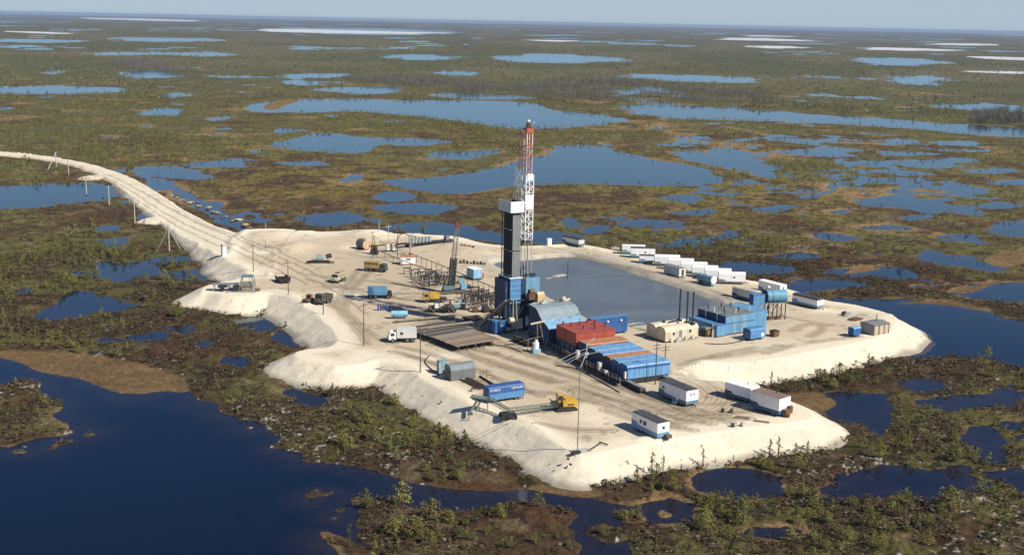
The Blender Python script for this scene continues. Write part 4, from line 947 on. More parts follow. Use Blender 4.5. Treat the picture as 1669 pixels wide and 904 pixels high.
# mast
MX, MY = 6.35, 4.2
def lattice(cx, cy, wd, z0, z1, step, leg, br, taper=0.0):
    mb = MB(); n = max(1, round((z1 - z0) / step)); prev = None
    for i in range(n + 1):
        z = z0 + (z1 - z0) * i / n; h = wd / 2 - taper * i / n
        c = [(cx - h, cy - h, z), (cx + h, cy - h, z), (cx + h, cy + h, z), (cx - h, cy + h, z)]
        for k in range(4): mb.bar(c[k], c[(k + 1) % 4], br)
        if prev:
            for k in range(4):
                mb.bar(prev[k], c[k], leg)
                if i % 2: mb.bar(prev[k], c[(k + 1) % 4], br)
                else: mb.bar(prev[(k + 1) % 4], c[k], br)
        prev = c
    return mb
lattice(MX, MY, 2.1, 22.2, 38.2, 1.45, 0.18, 0.085).build('mast_section', WHITE(), rig, 'white lattice mast section')
mp = MB().box(MX - 1.12, MX + 1.1, MY - 1.22, MY - 1.08, 29.8, 33.4).box(MX - 1.22, MX - 1.08, MY - 1.2, MY + 1.0, 30.4, 33.4).build('mast_panel', WHITE(), rig)
MB().box(MX - 0.75, MX + 0.75, MY - 1.2, MY - 1.08, 37.0, 38.6).build('mast_panel', WHITE(), rig)
redm = paint('faded red mast paint', (0.42, 0.075, 0.055), wear=0.3, dirt=(0.55, 0.42, 0.38))
pinkm = paint('weathered red and white mast paint', (0.55, 0.36, 0.32), wear=0.5, dirt=(0.40, 0.10, 0.08))
legm = paint('pale mast leg paint', (0.60, 0.50, 0.46), wear=0.3, dirt=(0.42, 0.10, 0.07))
def split_lattice(cx, cy, wd, z0, z1, step, legmat, brmat, label):
    h = wd / 2; n = max(1, round((z1 - z0) / step)); br = MB(); ring = MB(); C_ = [(-h, -h), (h, -h), (h, h), (-h, h)]
    for k in range(4): MB().bar((cx + C_[k][0], cy + C_[k][1], z0), (cx + C_[k][0], cy + C_[k][1], z1), 0.15).build('mast_leg', legmat, rig)
    for i in range(n):
        za = z0 + (z1 - z0) * i / n; zb = z0 + (z1 - z0) * (i + 1) / n
        for k in range(4):
            p, q = C_[k], C_[(k + 1) % 4]
            if i % 2: p, q = q, p
            br.bar((cx + p[0], cy + p[1], za), (cx + q[0], cy + q[1], zb), 0.075); br.bar((cx + p[0], cy + p[1], zb), (cx + q[0], cy + q[1], zb), 0.075)
    br.build('mast_bracing', brmat, rig, label)
split_lattice(MX - 0.1, MY, 1.5, 38.2, 43.0, 1.2, legm, redm, 'red bracing of the upper mast')
split_lattice(MX - 0.1, MY, 1.5, 43.0, 45.2, 1.1, legm, pinkm, 'faded pink bracing of the upper mast')
split_lattice(MX - 0.1, MY, 1.5, 45.2, 48.6, 1.15, WHITE(), redm, 'red bracing under the crown')
for zz in (38.3, 43.0, 45.3): MB().box(MX - 0.9, MX + 0.7, MY - 0.85, MY - 0.8, zz, zz + 0.35).build('mast_girt', redm, rig)
MB().box(MX - 1.1, MX + 0.9, MY - 1.0, MY + 1.0, 48.6, 48.8).box(MX - 1.15, MX - 1.1, MY - 1.0, MY + 1.0, 48.6, 49.7).box(MX + 0.85, MX + 0.9, MY - 1.0, MY + 1.0, 48.6, 49.7).box(MX - 1.1, MX + 0.9, MY - 1.05, MY - 1.0, 48.6, 49.7).build('crown_platform', paint('crown red paint', (0.45, 0.10, 0.06)), rig)
MB().bar((MX - 1.1, MY - 0.6, 48.9), (MX - 2.6, MY - 0.6, 49.2), 0.3, 0.6).bar((MX - 2.4, MY - 0.6, 49.1), (MX - 1.1, MY - 0.6, 47.6), 0.12).build('tugger_arm', RUST(), rig)
cb = MB().cyl((MX - 0.1, MY - 0.4, 50.1), (MX - 0.1, MY + 0.4, 50.1), 0.62, 14).bar((MX - 0.7, MY - 0.5, 48.8), (MX - 0.1, MY - 0.5, 51.1), 0.18).bar((MX + 0.5, MY - 0.5, 48.8), (MX - 0.1, MY - 0.5, 51.1), 0.18).bar((MX - 0.7, MY + 0.5, 48.8), (MX - 0.1, MY + 0.5, 51.1), 0.18).bar((MX + 0.5, MY + 0.5, 48.8), (MX - 0.1, MY + 0.5, 51.1), 0.18).build('crown_block', RUST(), rig)
MB().ball((MX - 0.1, MY, 51.3), 0.38).build('beacon', WHITE(), rig, smooth=True); MB().ball((MX + 1.15, MY - 0.4, 51.0), 0.16).build('beacon', WHITE(), rig, smooth=True)
# open lower legs and hanging lines
for (x, y) in ((-0.95, -0.95), (0.95, -0.95), (0.95, 0.95), (-0.95, 0.95)): MB().bar((MX + x, MY + y, 8), (MX + x, MY + y, 22.2), 0.16).build('mast_leg', GALV(), rig)
MB().bar((MX - 0.4, MY, 10), (MX - 0.4, MY, 22.5), 0.05).bar((MX + 0.3, MY, 10), (MX + 0.3, MY, 22.5), 0.05).bar((MX, MY - 0.4, 10), (MX, MY - 0.4, 22.5), 0.05).build('drill_line', STEEL(), rig)
MB().box(MX - 0.9, MX + 0.2, MY - 0.9, MY + 0.3, 21.4, 22.2).build('travelling_block', STEEL(), rig)
MB().cyl((MX - 0.5, MY, 9.0), (MX - 0.5, MY, 14.5), 0.18, 8).cyl((MX - 0.5, MY - 0.1, 14.5), (MX - 0.5, MY - 0.1, 15.6), 0.35, 10).build('swivel', STEEL(), rig)
# ladder cage on the rack side
lad = lattice(3.3, 3.9, 1.6, 31.5, 40.5, 1.5, 0.08, 0.05, 0.35).build('ladder_cage', paint('pale greenish steel', (0.30, 0.34, 0.29), wear=0.5), rig)
lattice(4.2, 3.9, 0.7, 40.0, 48.5, 1.7, 0.08, 0.06).build('ladder_cage', RUST(), rig)
for zz in (40.3, 43.6, 45.4): MB().box(3.2, 4.6, 3.3, 4.5, zz, zz + 0.1).box(3.4, 3.9, 3.5, 4.0, zz + 0.1, zz + 0.9).build('landing', RUST(), rig)
MB().bar((2.4, 0.0, 29.5), (MX - 0.9, MY - 1.0, 26.5), 0.22).bar((2.4, 0.2, 33.0), (MX - 0.9, MY - 1, 31), 0.16).build('board_strut', WHITE(), rig)
# machinery on the floor and the rear platform
MB().box(4.3, 6.0, -1.6, -0.1, 8.06, 9.6).cyl((4.6, -0.9, 10.0), (6.0, -0.9, 10.0), 0.7, 12).build('drawworks', RUST(), rig)
MB().box(4.0, 8.4, -2.6, -0.45, 6.4, 6.7).box(4.1, 4.3, -2.5, -2.3, 0, 6.4).box(8.1, 8.3, -2.5, -2.3, 0, 6.4).build('rear_platform', STEEL(), rig)
MB().box(6.4, 8.4, -2.2, -0.6, 6.72, 9.3).cyl((6.4, -1.4, 9.31), (8.4, -1.4, 9.31), 0.6, 12).build('fuel_tank', paint('warm cream tank paint', (0.66, 0.52, 0.29)), rig)
MB().box(5.0, 6.2, -2.3, -1.7, 6.72, 7.4).build('motor', OFFW(), rig)
MB().cyl((-0.9, -1.1, 3.3), (0.3, -1.1, 3.3), 0.75, 14).build('cable_drum', CREAM(), rig); MB().bar((0.2, -1.0, 0.0), (0.5, -0.4, 8.0), 0.16).box(-1.6, -0.9, -1.8, -1.1, 1.0, 1.7).build('standpipe', GALV(), rig)
MB().bar((1.2, -0.3, 8.0), (0.9, -2.2, 0.1), 0.7, 0.12).build('stair', GALV(), rig)
for (x, y, z, h) in ((7.2, 3.0, 13.0, 1.0), (8.2, 3.2, 13.0, .8), (5.2, 2.2, 13.0, 1.3)): MB().cyl((x, y, z - 5), (x, y, z + h), 0.12, 6).box(x - 0.5, x + 0.5, y - 0.3, y + 0.3, z + h * .2, z + h * .6).build('tong_post', STEEL(), rig)
# racked pipe stands: each its own thing
proto = thing('drill_pipe', 'dark drill pipe racked upright behind the grey column shield', 'drill pipe', (0, 0, 8.06), 0, 'drill pipes racked upright in the mast')
MB().cyl((0, 0, 0), (0, 0, 24.3), 0.085, 6).cyl((0, 0, 8.2), (0, 0, 8.8), 0.12, 6).cyl((0, 0, 16.4), (0, 0, 17), 0.12, 6).build('tube', STEEL(), proto)
ca, sa = math.cos(math.radians(YX)), math.sin(math.radians(YX)); first = True
for i in range(18):
    for j in range(6):
        x, y = 0.1 + 0.42 * j, 0.5 + 0.225 * i
        if 0 < j < 5 and 0 < i < 17: continue
        W = (K0[0] + x * ca - y * sa, K0[1] + x * sa + y * ca, 8.06)
        if first: proto.location = W; first = False
        else: dup(proto, W, 0.0)

# catwalk ramp from the pipe racks up to the floor
A = P(781, 534, 0.3); B = P(829, 487, 9.0)
rp = thing('pipe_ramp', 'sloping steel pipe ramp leaning from the racks up to the rig floor', 'ramp', (A[0], A[1], 0))
d = Vector(B - A); d.z = 8.3
n_ = Vector((d.y, -d.x, 0)).normalized()
a0 = Vector((0, 0, 0.5)); b0 = a0 + d
MB().bar(a0, b0, 2.0, 0.15).build('trough', paint('worn grey steel', (0.10, 0.10, 0.09), wear=0.5), rp)
for s in (-1, 1):
    MB().bar(a0 + n_ * s * 1.1, b0 + n_ * s * 1.1, 0.3, 0.55).build('rail', paint('worn rail steel', (0.30, 0.29, 0.25), wear=0.5), rp)
MB().bar(a0 + d * 0.5 + n_, Vector((d.x * 0.5, d.y * 0.5, 0)) + n_, 0.25).bar(a0 + d * 0.5 - n_, Vector((d.x * 0.5, d.y * 0.5, 0)) - n_, 0.25).bar(a0 + d * 0.8 - n_, Vector((d.x * 0.8, d.y * 0.8, 0)) - n_, 0.25).bar(a0 + d * 0.8 + n_, Vector((d.x * 0.8, d.y * 0.8, 0)) + n_, 0.25).build('trestle', STEEL(), rp)
for k in range(3): MB().bar(a0 + d * 0.02 + n_ * (1.5 + 0.5 * k), a0 + d * (0.62 - 0.12 * k) + n_ * (1.5 + 0.5 * k), 0.16).build('skid_pipe', PIPE(), rp)
t = thing('tool_box', 'blue steel box standing at the foot of the pipe ramp', 'box', corner(807, 545, 0, YL, 3.6, 3.4), YL)
MB().box(-1.8, 1.8, -1.7, 1.7, 0.15, 3.0).build('body', BLUE2(), t); MB().box(-1.85, 1.85, -1.75, 1.75, 3.003, 3.12).build('lid', BLUE(), t); MB().box(1.81, 1.86, -0.6, 0.4, 0.4, 2.3).build('door', BLUE(), t)
MB().bar((1.0, 1.5, 3.1), (1.9, 2.4, 3.5), 0.15).build('davit', GALV(), t); MB().box(-1.8, 1.8, -1.5, -1.3, 0, 0.147).box(-1.8, 1.8, 1.3, 1.5, 0, 0.147).build('skids', STEEL(), t)

# ---- pump row -----------------------------------------------------------------------------------------
O = P(1019, 617.3, 1.5); RY = 27.0
def rowpt(ex, ey): 
    a = math.radians(RY); return (O[0] + ex * math.cos(a) - ey * math.sin(a), O[1] + ex * math.sin(a) + ey * math.cos(a), 0.0)
def vents(parent, pts, mat, h=0.8, r=0.13):
    for (x, y, z) in pts: MB().cyl((x, y, z - 0.2), (x, y, z + h), r, 8).cyl((x, y, z + h), (x, y, z + h + 0.15), r * 1.6, 8).build('vent', mat, parent)
# drawworks house
t = thing('drawworks_house', 'big grey blue house with stepped curved roof next to the rig', 'building', rowpt(0, 37.6), RY)
pr = [(-5.4, 1.3), (-5.4, 4.7), (-4.2, 5.35), (-1.6, 6.2), (-0.6, 6.9), (0.4, 7.8), (1.4, 8.35), (5.2, 8.6), (5.2, 1.3)]
MB().prism(pr, -0.8, 9.6).build('wall', BLUED(), t)
MB().shell(pr[1:4], -0.95, 9.75, 0.12).build('roof', paint('light blue roof paint', (0.22, 0.43, 0.60), wear=0.3, dirt=(0.3, 0.33, 0.33)), t, 'pale blue lower roof')
up = MB().shell(pr[3:8], -0.97, 9.77, 0.13).build('roof', GREYBLUE(), t, 'grey weathered upper roof')
vents(t, [(1.5, 3.6, 8.5), (2.4, 4.2, 8.5), (6.0, 4.4, 8.55), (7.0, 3.9, 8.5)], RUST(), 0.8); vents(t, [(3.5, -2.8, 5.9), (6.8, -2.2, 6.1), (8.6, -3.4, 5.7), (9.2, -1.4, 6.4)], GALV(), 0.5, 0.1)
MB().box(2.0, 3.4, 4.0, 5.0, 8.72, 9.1).build('roof_box', OFFW(), t); MB().ball((8.3, 4.5, 9.2), 0.7).cyl((8.3, 4.5, 8.5), (10.2, 5.0, 9.0), 0.3, 8).build('air_filter', CREAM(), t)
for (y, z, w_, h_) in ((2.5, 3.4, 0.9, 1.9), (0.6, 3.2, 0.5, 0.7), (-3.0, 1.6, 1.0, 2.0)): MB().box(-0.86, -0.803, y - w_ / 2, y + w_ / 2, z, z + h_).build('door', BLUE2() if w_ > 0.8 else KHAKI(), t)
MB().bar((-1.2, -0.5, 2.6), (-1.2, 1.4, 2.6), 0.12).bar((-1.2, -0.5, 2.6), (-1.2, -0.5, 4.2), 0.1).build('exhaust_pipe', GALV(), t)
MB().box(-0.8, 9.6, -5.2, 5.0, 0.25, 1.28).build('base_frame', STEEL(), t)
MB().box(9.0, 13.0, 5.4, 9.4, 3.2, 6.6).box(9.2, 12.8, 5.6, 9.2, 0, 3.19).build('annex', GREENBLUE(), t)
# long blue wind screen at the back
t = thing('mud_trough', 'long strong blue trough wall with two white lamps behind the red house', 'trough', rowpt(19.5, 39.5), RY)
MB().box(-5.2, 5.2, -0.9, 0.9, 0.4, 4.3).build('wall', BLUE2(), t); MB().box(-5.3, 5.3, -1.0, 1.0, 4.303, 4.42).build('rim', BLUE(), t)
for x in (-0.6, 3.2): MB().ball((x, -1.05, 3.4), 0.3).build('lamp', WHITE(), t, smooth=True)
for x in (-4.5, 0, 4.5): MB().box(x - 0.2, x + 0.2, -0.8, 0.8, 0, 0.398).build('foot', STEEL(), t)
# red pump house
t = thing('red_pump_house', 'oxide red flat roofed pump house in the middle of the row', 'building', rowpt(0, 26.2), RY)
MB().box(0.2, 10.6, -4.6, 4.6, 3.3, 6.2).build('wall', RED(), t); MB().box(0.25, 10.55, -4.55, 4.55, 1.25, 3.297).build('lower_wall', BLUED(), t)
MB().box(0.1, 10.7, -4.7, 4.7, 6.203, 6.32).build('roof', RED(), t)
vents(t, [(2.4, 1.5, 6.3), (3.6, -2.0, 6.3), (4.8, 1.8, 6.3), (6.3, -2.6, 6.3), (8.3, 1.0, 6.3), (9.6, -1.6, 6.3), (7.4, 2.9, 6.3), (1.2, 3.2, 6.3)], paint('dark red vent paint', (0.16, 0.04, 0.035)), 0.75, 0.17)
for y in (-3.2, -1.0, 1.6): MB().box(0.135, 0.197, y - 0.5, y + 0.5, 1.6, 3.1).build('door', paint('dull grey blue door paint', (0.10, 0.12, 0.14)), t)
MB().box(0.5, 10.3, -4.4, 4.4, 0.25, 1.248).build('base_frame', STEEL(), t)
# pump modules in front of it
def module(ey0, ey1, wallm, roofm, label, h=4.25, x0=0.6, x1=11.4, shape='round'):
    c = (ey0 + ey1) / 2; hw = (ey1 - ey0) / 2
    t = thing('pump_module', label, 'container', rowpt(0, c), RY, 'pump modules in the row'); z0 = 1.25
    if shape == 'round': pr = [(-hw, z0), (-hw, h - 0.5), (-hw * 0.86, h - 0.12), (hw * 0.88, h), (hw, h - 0.22), (hw, z0)]
    else: pr = [(-hw, z0), (-hw, h - 0.25), (-hw * 0.9, h), (hw * 0.9, h), (hw, h - 0.25), (hw, z0)]
    MB().prism(pr, x0, x1).build('wall', wallm, t); MB().shell(pr[1:-1], x0 - 0.06, x1 + 0.06, 0.06).build('roof', roofm, t)
    MB().box(x0 - 0.06, x0 - 0.003, -0.55, 0.45, z0 + 0.15, z0 + 2.0).build('door', BLUED(), t)
    MB().box(x0 + 0.3, x1 - 0.3, -hw + 0.15, hw - 0.15, 0.25, z0 - 0.003).build('base_frame', STEEL(), t)
    return t
LB = paint('light blue container paint', (0.145, 0.33, 0.56), wear=0.3, dirt=(0.28, 0.28, 0.26))
t = module(0.2, 3.2, BLUE2(), LB, 'light blue pump module at the near end of the row', 4.3)
MB().box(0.7, 11.3, -1.56, -1.505, 1.35, 3.3).build('front_panel', LB, t)
for k in range(9): MB().box(1.2 + 1.15 * k, 1.26 + 1.15 * k, -1.6, -1.562, 1.4, 3.3).build('rib', BLUE(), t)
MB().box(0.2, 0.53, -1.3, -0.7, 1.4, 2.9).build('cabinet', WHITE(), t)
module(3.5, 6.5, BLUE2(), LB, 'light blue pump module second from the near end', 4.3)
module(6.8, 9.6, BLUED(), ORANGE(), 'orange rusty roofed pump module between two blue ones', 4.25)
module(9.9, 13.0, BLUED(), LB, 'light blue pump module behind the narrow orange one', 4.35)
module(13.2, 16.6, BLUED(), LB, 'light blue pump module below the wide orange roof', 4.4)
module(16.9, 21.2, BLUED(), ORANGE(), 'wide pale orange roofed module just before the red house', 4.7, shape='flat')
# skids and walkway
for x, ey0, lab in ((0.3, -6.0, 'dark steel skid under the left edge of the pump row'), (9.6, -8.0, 'dark steel skid under the right edge of the pump row')):
    t = thing('skid_beam', lab, 'skid', rowpt(x, 0), RY, 'skid beams under the pump row')
    MB().box(-0.35, 0.35, ey0, 31.5, 0.02, 0.24).box(-0.16, -0.1, ey0, 0.0, 0.24, 1.1).box(0.6, 0.66, ey0, 0.0, 0.24, 1.1).build('beam', STEEL(), t)
    MB().box(-0.25, 0.75, ey0, 0.0, 1.1, 1.2).build('top_flange', GREY(), t)
    MB().cyl((-0.4, ey0 + 0.2, 0.6), (0.9, ey0 + 0.2, 0.6), 0.45, 10).build('end_roller', STEEL(), t)
t = thing('walkway', 'narrow steel walkway with railing posts along the dark side of the row', 'walkway', rowpt(-0.9, 0), RY)
MB().box(-0.7, 0.7, -0.5, 31, 1.2, 1.3).build('deck', STEEL(), t)
for k in range(21): MB().bar((-0.65, -0.4 + 1.55 * k, 0), (-0.65, -0.4 + 1.55 * k, 2.2), 0.07).build('post', PIPE() if k % 3 else GALV(), t)
MB().bar((-0.65, -0.4, 2.2), (-0.65, 30.6, 2.2), 0.07).bar((-0.65, -0.4, 1.75), (-0.65, 30.6, 1.75), 0.05).build('handrail', PIPE(), t)
for y, m_, h_ in ((9.0, OFFW(), 1.6), (18.5, OFFW(), 1.9), (6.2, WHITE(), 0.6), (22.5, KHAKI(), 0.7)): 
    t = thing('switch_cabinet', {9.0: 'grey cabinet on the walkway by the orange module', 18.5: 'tall pale cabinet on the walkway by the red house', 6.2: 'small white box on the walkway near the second module', 22.5: 'small khaki box on the walkway under the red wall'}[y], 'cabinet', (*rowpt(-1.0, y)[:2], 1.3), RY)
    MB().box(-0.35, 0.35, -0.45, 0.45, 0.0, h_).build('body', m_, t); MB().box(-0.40, -0.355, -0.38, 0.38, 0.12, h_ - 0.1).build('door', m_, t)
# gantry arm over the house side and the white barrel below it
g0 = P(880, 568, 0); t = thing('jib_gantry', 'pale steel jib gantry standing against the dark wall of the house', 'gantry', g0, RY)
MB().bar((-2.6, 0, 6.2), (1.6, 0.4, 6.5), 0.32).build('boom', CREAM(), t); MB().bar((-0.9, 0, 6.1), (-0.4, 0.5, 1.2), 0.2).bar((-0.2, 0, 6.1), (1.0, -0.8, 0.0), 0.2).build('leg', PIPE(), t)
MB().bar((0.9, -0.6, 0.0), (3.2, 0.5, 5.8), 0.18).build('leg', GALV(), t); MB().bar((-3.2, 0, 2.6), (0.4, 0.2, 2.9), 0.18).bar((-3.2, 0, 2.6), (-3.2, 0, 0.0), 0.16).build('side_frame', PIPE(), t)
MB().bar((1.0, -0.8, 0.3), (3.6, -2.2, 0.3), 0.16).bar((3.6, -2.2, 0.3), (3.8, -2.0, 3.0), 0.16).bar((3.8, -2.0, 3.0), (5.2, -1.2, 4.0), 0.16).build('stay', GALV(), t)
p = P(873, 574, 0); t = thing('white_barrel_stand', 'small white tank with pale blue base before the dark pump row', 'tank', p, RY)
MB().cyl((0, 0, 0.9), (0, 0, 2.4), 0.75, 14).build('tank', WHITE(), t); MB().cyl((0.1, 0, 2.4), (0.1, 0, 3.0), 0.35, 10).build('dome', WHITE(), t); MB().box(-1.0, 1.0, -0.7, 0.7, 0.0, 0.88).build('base', SKYB(), t)

# ---- boiler house with three black chimneys
a_ = 33.0; cpt = corner(1084, 559, 0, a_, 10.4, 7.2, -1, -1)
t = thing('boiler_house', 'cream boiler house of two rounded bays with three black chimneys', 'building', cpt, a_)
for y0 in (-3.6, 0.02):
    hw = 1.78; yc = y0 + hw; pr = [(yc - hw, 0.35), (yc - hw, 2.6), (yc - hw * 0.9, 3.15), (yc - hw * 0.62, 3.5), (yc - hw * 0.2, 3.68), (yc + hw * 0.2, 3.68), (yc + hw * 0.62, 3.5), (yc + hw * 0.9, 3.15), (yc + hw, 2.6), (yc + hw, 0.35)]
    MB().prism(pr, -5.2, 5.2).build('wall', CREAM(), t); MB().shell(pr[1:-1], -5.25, 5.25, 0.05).build('roof', paint('pale cream roof paint', (0.68, 0.60, 0.44), wear=0.3, dirt=(0.35, 0.32, 0.28)), t)
MB().box(-5.1, 5.1, -3.5, 3.5, 0.0, 0.347).build('skid_base', STEEL(), t)
window(t, -2.6, -3.6, 2.0, 0.7, 0.8); window(t, 2.6, -3.6, 2.1, 0.8, 0.8); door(t, -0.4, -3.6, 0.6, 0.95, 2.1, GREY())
for x in (-3.4, -1.0, 1.2, 3.4): MB().cyl((x, -4.1, 0.55), (x, -3.7, 0.55), 0.5, 12).build('valve_wheel', CREAM(), t)
MB().bar((-2.8, -4.5, 0.25), (4.6, -4.4, 0.3), 0.2).box(-2.3, -1.6, -4.6, -4.0, 0.0, 0.7).build('feed_pipe', GALV(), t)
for (px, py) in ((1107, 523), (1119, 527), (1131, 529)):
    q = P(px, py, 3.5); dx, dy = q[0] - cpt[0], q[1] - cpt[1]; aa = math.radians(-a_); lx, ly = dx * math.cos(aa) - dy * math.sin(aa), dx * math.sin(aa) + dy * math.cos(aa)
    lx = max(-4.6, min(5.0, lx)); ly = max(-3.0, min(3.2, ly))
    ch = MB().cyl((lx, ly, 3.2), (lx, ly, 11.6), 0.22, 10).build('chimney', STEEL(), t); MB().box(lx - 0.5, lx + 0.5, ly - 0.5, ly + 0.5, 3.5, 4.0).build('flue_base', STEEL(), ch)
MB().bar((-1.0, 0.5, 3.8), (1.6, 0.2, 4.1), 0.2).box(-2.0, -1.5, 1.0, 1.6, 3.6, 4.1).build('flue_pipe', STEEL(), t)

# ---- blue mud tank building
a_ = 33.0; A = P(1168, 549, 0.2)
t = thing('mud_tank_house', 'large faded blue tank house with stepped front beside the mud pit', 'building', (A[0], A[1], 0), a_)
LBW = paint('faded blue sheet paint', (0.125, 0.30, 0.50), wear=0.45, dirt=(0.22, 0.30, 0.27)); 
MB().box(0.0, 3.0, 0, 10.6, 0.3, 3.0).build('lower_bay', LBW, t); MB().box(0.02, 0.06, 0.5, 10.2, 0.6, 2.8).build('bay_front', BLUED(), t)
MB().box(-0.1, 3.0, -0.1, 10.7, 3.003, 3.12).build('ledge', BLUE(), t)
pr = [(3.003, 0.35), (3.003, 4.9), (12.6, 5.0), (12.6, 0.35)]
MB().prism(pr, 0.3, 10.6, 'y').build('wall', LBW, t); MB().box(2.9, 3.0, 0.4, 10.5, 3.13, 4.85).build('screen', BLUED(), t)
for y in (3.2, 7.4): MB().box(2.83, 2.9, y, y + 0.22, 3.13, 5.1).build('strut', WHITE(), t)
MB().prism([(2.9, 4.903), (12.6, 5.003), (12.6, 5.13), (2.9, 5.03)], 0.2, 10.7, 'y').build('roof', paint('grey brown blue roof', (0.19, 0.21, 0.21), wear=0.6, dirt=(0.13, 0.10, 0.085)), t)
MB().box(12.603, 17.2, 0.6, 10.2, 0.3, 5.0).build('end_tank', LBW, t); MB().box(12.5, 17.3, 0.5, 10.3, 5.003, 5.1).build('end_roof', LBW, t)
gp = MB()
for x in (5.4, 8.2): gp.box(x, x + 1.3, 0.25, 0.297, 0.5, 4.8)
gp.build('patch_panel', GREENBLUE(), t)
MB().box(3.1, 12.5, 0.24, 0.296, 2.95, 3.08).build('seam_rail', BLUED(), t)
vents(t, [(4.0, 2.0, 5.0), (4.4, 8.4, 5.0), (6.8, 5.2, 5.0), (8.6, 8.2, 5.0), (9.6, 3.0, 5.05), (11.2, 7.6, 5.05)], STEEL(), 0.9, 0.15); vents(t, [(3.6, 5.2, 5.0), (7.4, 1.6, 5.0), (12.0, 1.5, 5.1)], WHITE(), 1.0, 0.1)
for x in (1.0, 8.5, 16): MB().box(x - 0.3, x + 0.3, 0.5, 10, 0, 0.297).build('skid', STEEL(), t)
MB().bar((-0.9, 0.4, 0.0), (-0.1, 1.2, 3.2), 0.5, 0.08).build('stair', GALV(), t)
p = P(1152, 547, 0); t = thing('fuel_pump', 'small yellow and black pump unit between the cream and blue houses', 'pump', p, 33)
MB().box(-1.2, 1.2, -0.9, 0.9, 0.0, 1.9).build('housing', STEEL(), t); MB().box(-0.5, 0.5, -1.0, -0.9, 0.4, 1.6).build('panel', YEL(), t); MB().prism([(-1.2, 1.903), (1.2, 1.903), (1.2, 2.2), (-1.2, 2.5)], -1.5, 1.5).build('canopy', GREY(), t); MB().bar((1.3, -1.4, 0), (1.9, -1.2, 1.8), 0.4, 0.08).build('ladder', YEL(), t)
# small blue trailer before it
t = thing('blue_trailer', 'bright blue closed trailer with white disc in front of the tank house', 'trailer', corner(1222.5, 555, 0.2, 33, 5.0, 2.6, -1, -1), 33)
pr = [(-1.3, 0.5), (-1.3, 2.5), (-1.05, 2.95), (1.05, 2.95), (1.3, 2.5), (1.3, 0.5)]
MB().prism(pr, -2.5, 2.5).build('body', BLUE2(), t); MB().shell(pr[1:5], -2.55, 2.55, 0.05).build('roof', BLUE(), t); MB().box(-2.45, 2.45, -1.36, -1.303, 0.6, 2.45).build('side_panel', BLUE(), t)
MB().cyl((1.5, -1.42, 1.3), (1.5, -1.362, 1.3), 0.5, 14).build('white_disc', WHITE(), t); window(t, -2.5, -0.1, 1.3, 0.8, 0.8, 'x', -1, OFFW()); wheel_set(None, t, (-1.2, 1.3), 1.0, 0.4); MB().bar((-2.5, 0, 0.5), (-4.3, 0, 0.4), 0.14).cyl((-4.2, 0, 0), (-4.2, 0, 0.5), 0.2, 8).build('drawbar', STEEL(), t)
p = P(1262, 548, 0); t = thing('waste_bin', 'dark rusty bin to the right of the bright blue trailer', 'bin', p, 33)
MB().prism([(-0.7, 0.1), (0.7, 0.1), (0.9, 1.5), (-0.9, 1.5)], -0.9, 0.9).build('tub', RUST(), t); MB().box(-0.95, 0.95, -0.95, 0.95, 1.503, 1.58).build('rim', STEEL(), t)
# elevated tank on stand
A = P(1251, 523, 0); t = thing('elevated_tank', 'blue cylindrical tank raised on a dark braced stand', 'tank', (A[0], A[1], 0), 14)
MB().cyl((-0.4, 1.2, 6.4), (5.2, 1.2, 6.4), 1.6, 20).build('tank', paint('teal blue tank paint', (0.13, 0.33, 0.46), wear=0.5, dirt=(0.10, 0.13, 0.14)), t)
MB().cyl((-0.55, 1.2, 6.4), (-0.3, 1.2, 6.4), 1.68, 20).cyl((1.0, 1.2, 6.4), (1.15, 1.2, 6.4), 1.64, 20).build('tank_hoop', BLUED(), t)
for x in (0.2, 2.5, 4.9):
    for y in (0.1, 2.4): MB().bar((x, y, 0), (x, y, 4.9), 0.2).build('leg', STEEL(), t)
MB().box(-0.5, 5.3, -0.3, 2.8, 4.7, 4.85).build('platform', GREY(), t)
MB().bar((0.2, 0.1, 0.2), (2.5, 0.1, 4.6), 0.12).bar((4.9, 0.1, 0.2), (2.5, 0.1, 4.6), 0.12).bar((0.2, 2.4, 0.2), (2.5, 2.4, 4.6), 0.12).bar((4.9, 2.4, 0.2), (2.5, 2.4, 4.6), 0.12).build('brace', STEEL(), t)
MB().bar((-1.6, -0.4, 0.0), (0.2, 0.0, 4.7), 0.5, 0.1).build('stair', STEEL(), t); MB().box(0.5, 4.0, 0.4, 2.0, 0.0, 0.8).build('pump_base', RUST(), t)
A = P(1238, 500, 3.8); t = thing('tank_box', 'blue box cabin on legs joined to the left end of the raised tank', 'cabin', (A[0], A[1], 0), 14)
MB().box(-1.9, 1.3, -0.2, 2.4, 3.9, 7.0).build('body', paint('mid blue box paint', (0.11, 0.28, 0.48)), t); MB().box(-1.95, -1.903, -0.1, 2.3, 4.0, 6.9).build('end_wall', BLUE2(), t); MB().box(-2.0, 1.4, -0.3, 2.5, 7.003, 7.1).build('roof', BLUE(), t)
for x in (-1.7, 1.1):
    for y in (0.0, 2.2): MB().bar((x, y, 0), (x, y, 3.9), 0.18).build('leg', STEEL(), t)
p = P(1251, 469, 0); q = P(1252, 473, 7); t = thing('dish_light', 'small white floodlight disc on a post behind the raised tank', 'floodlight', (*q[:2], 0), 0)
MB().bar((0, 0, 0), (0, 0, 7.6), 0.12).build('post', GALV(), t); MB().ball((0, -0.2, 7.9), 0.5, sz=0.8).build('lamp_head', WHITE(), t, smooth=True)

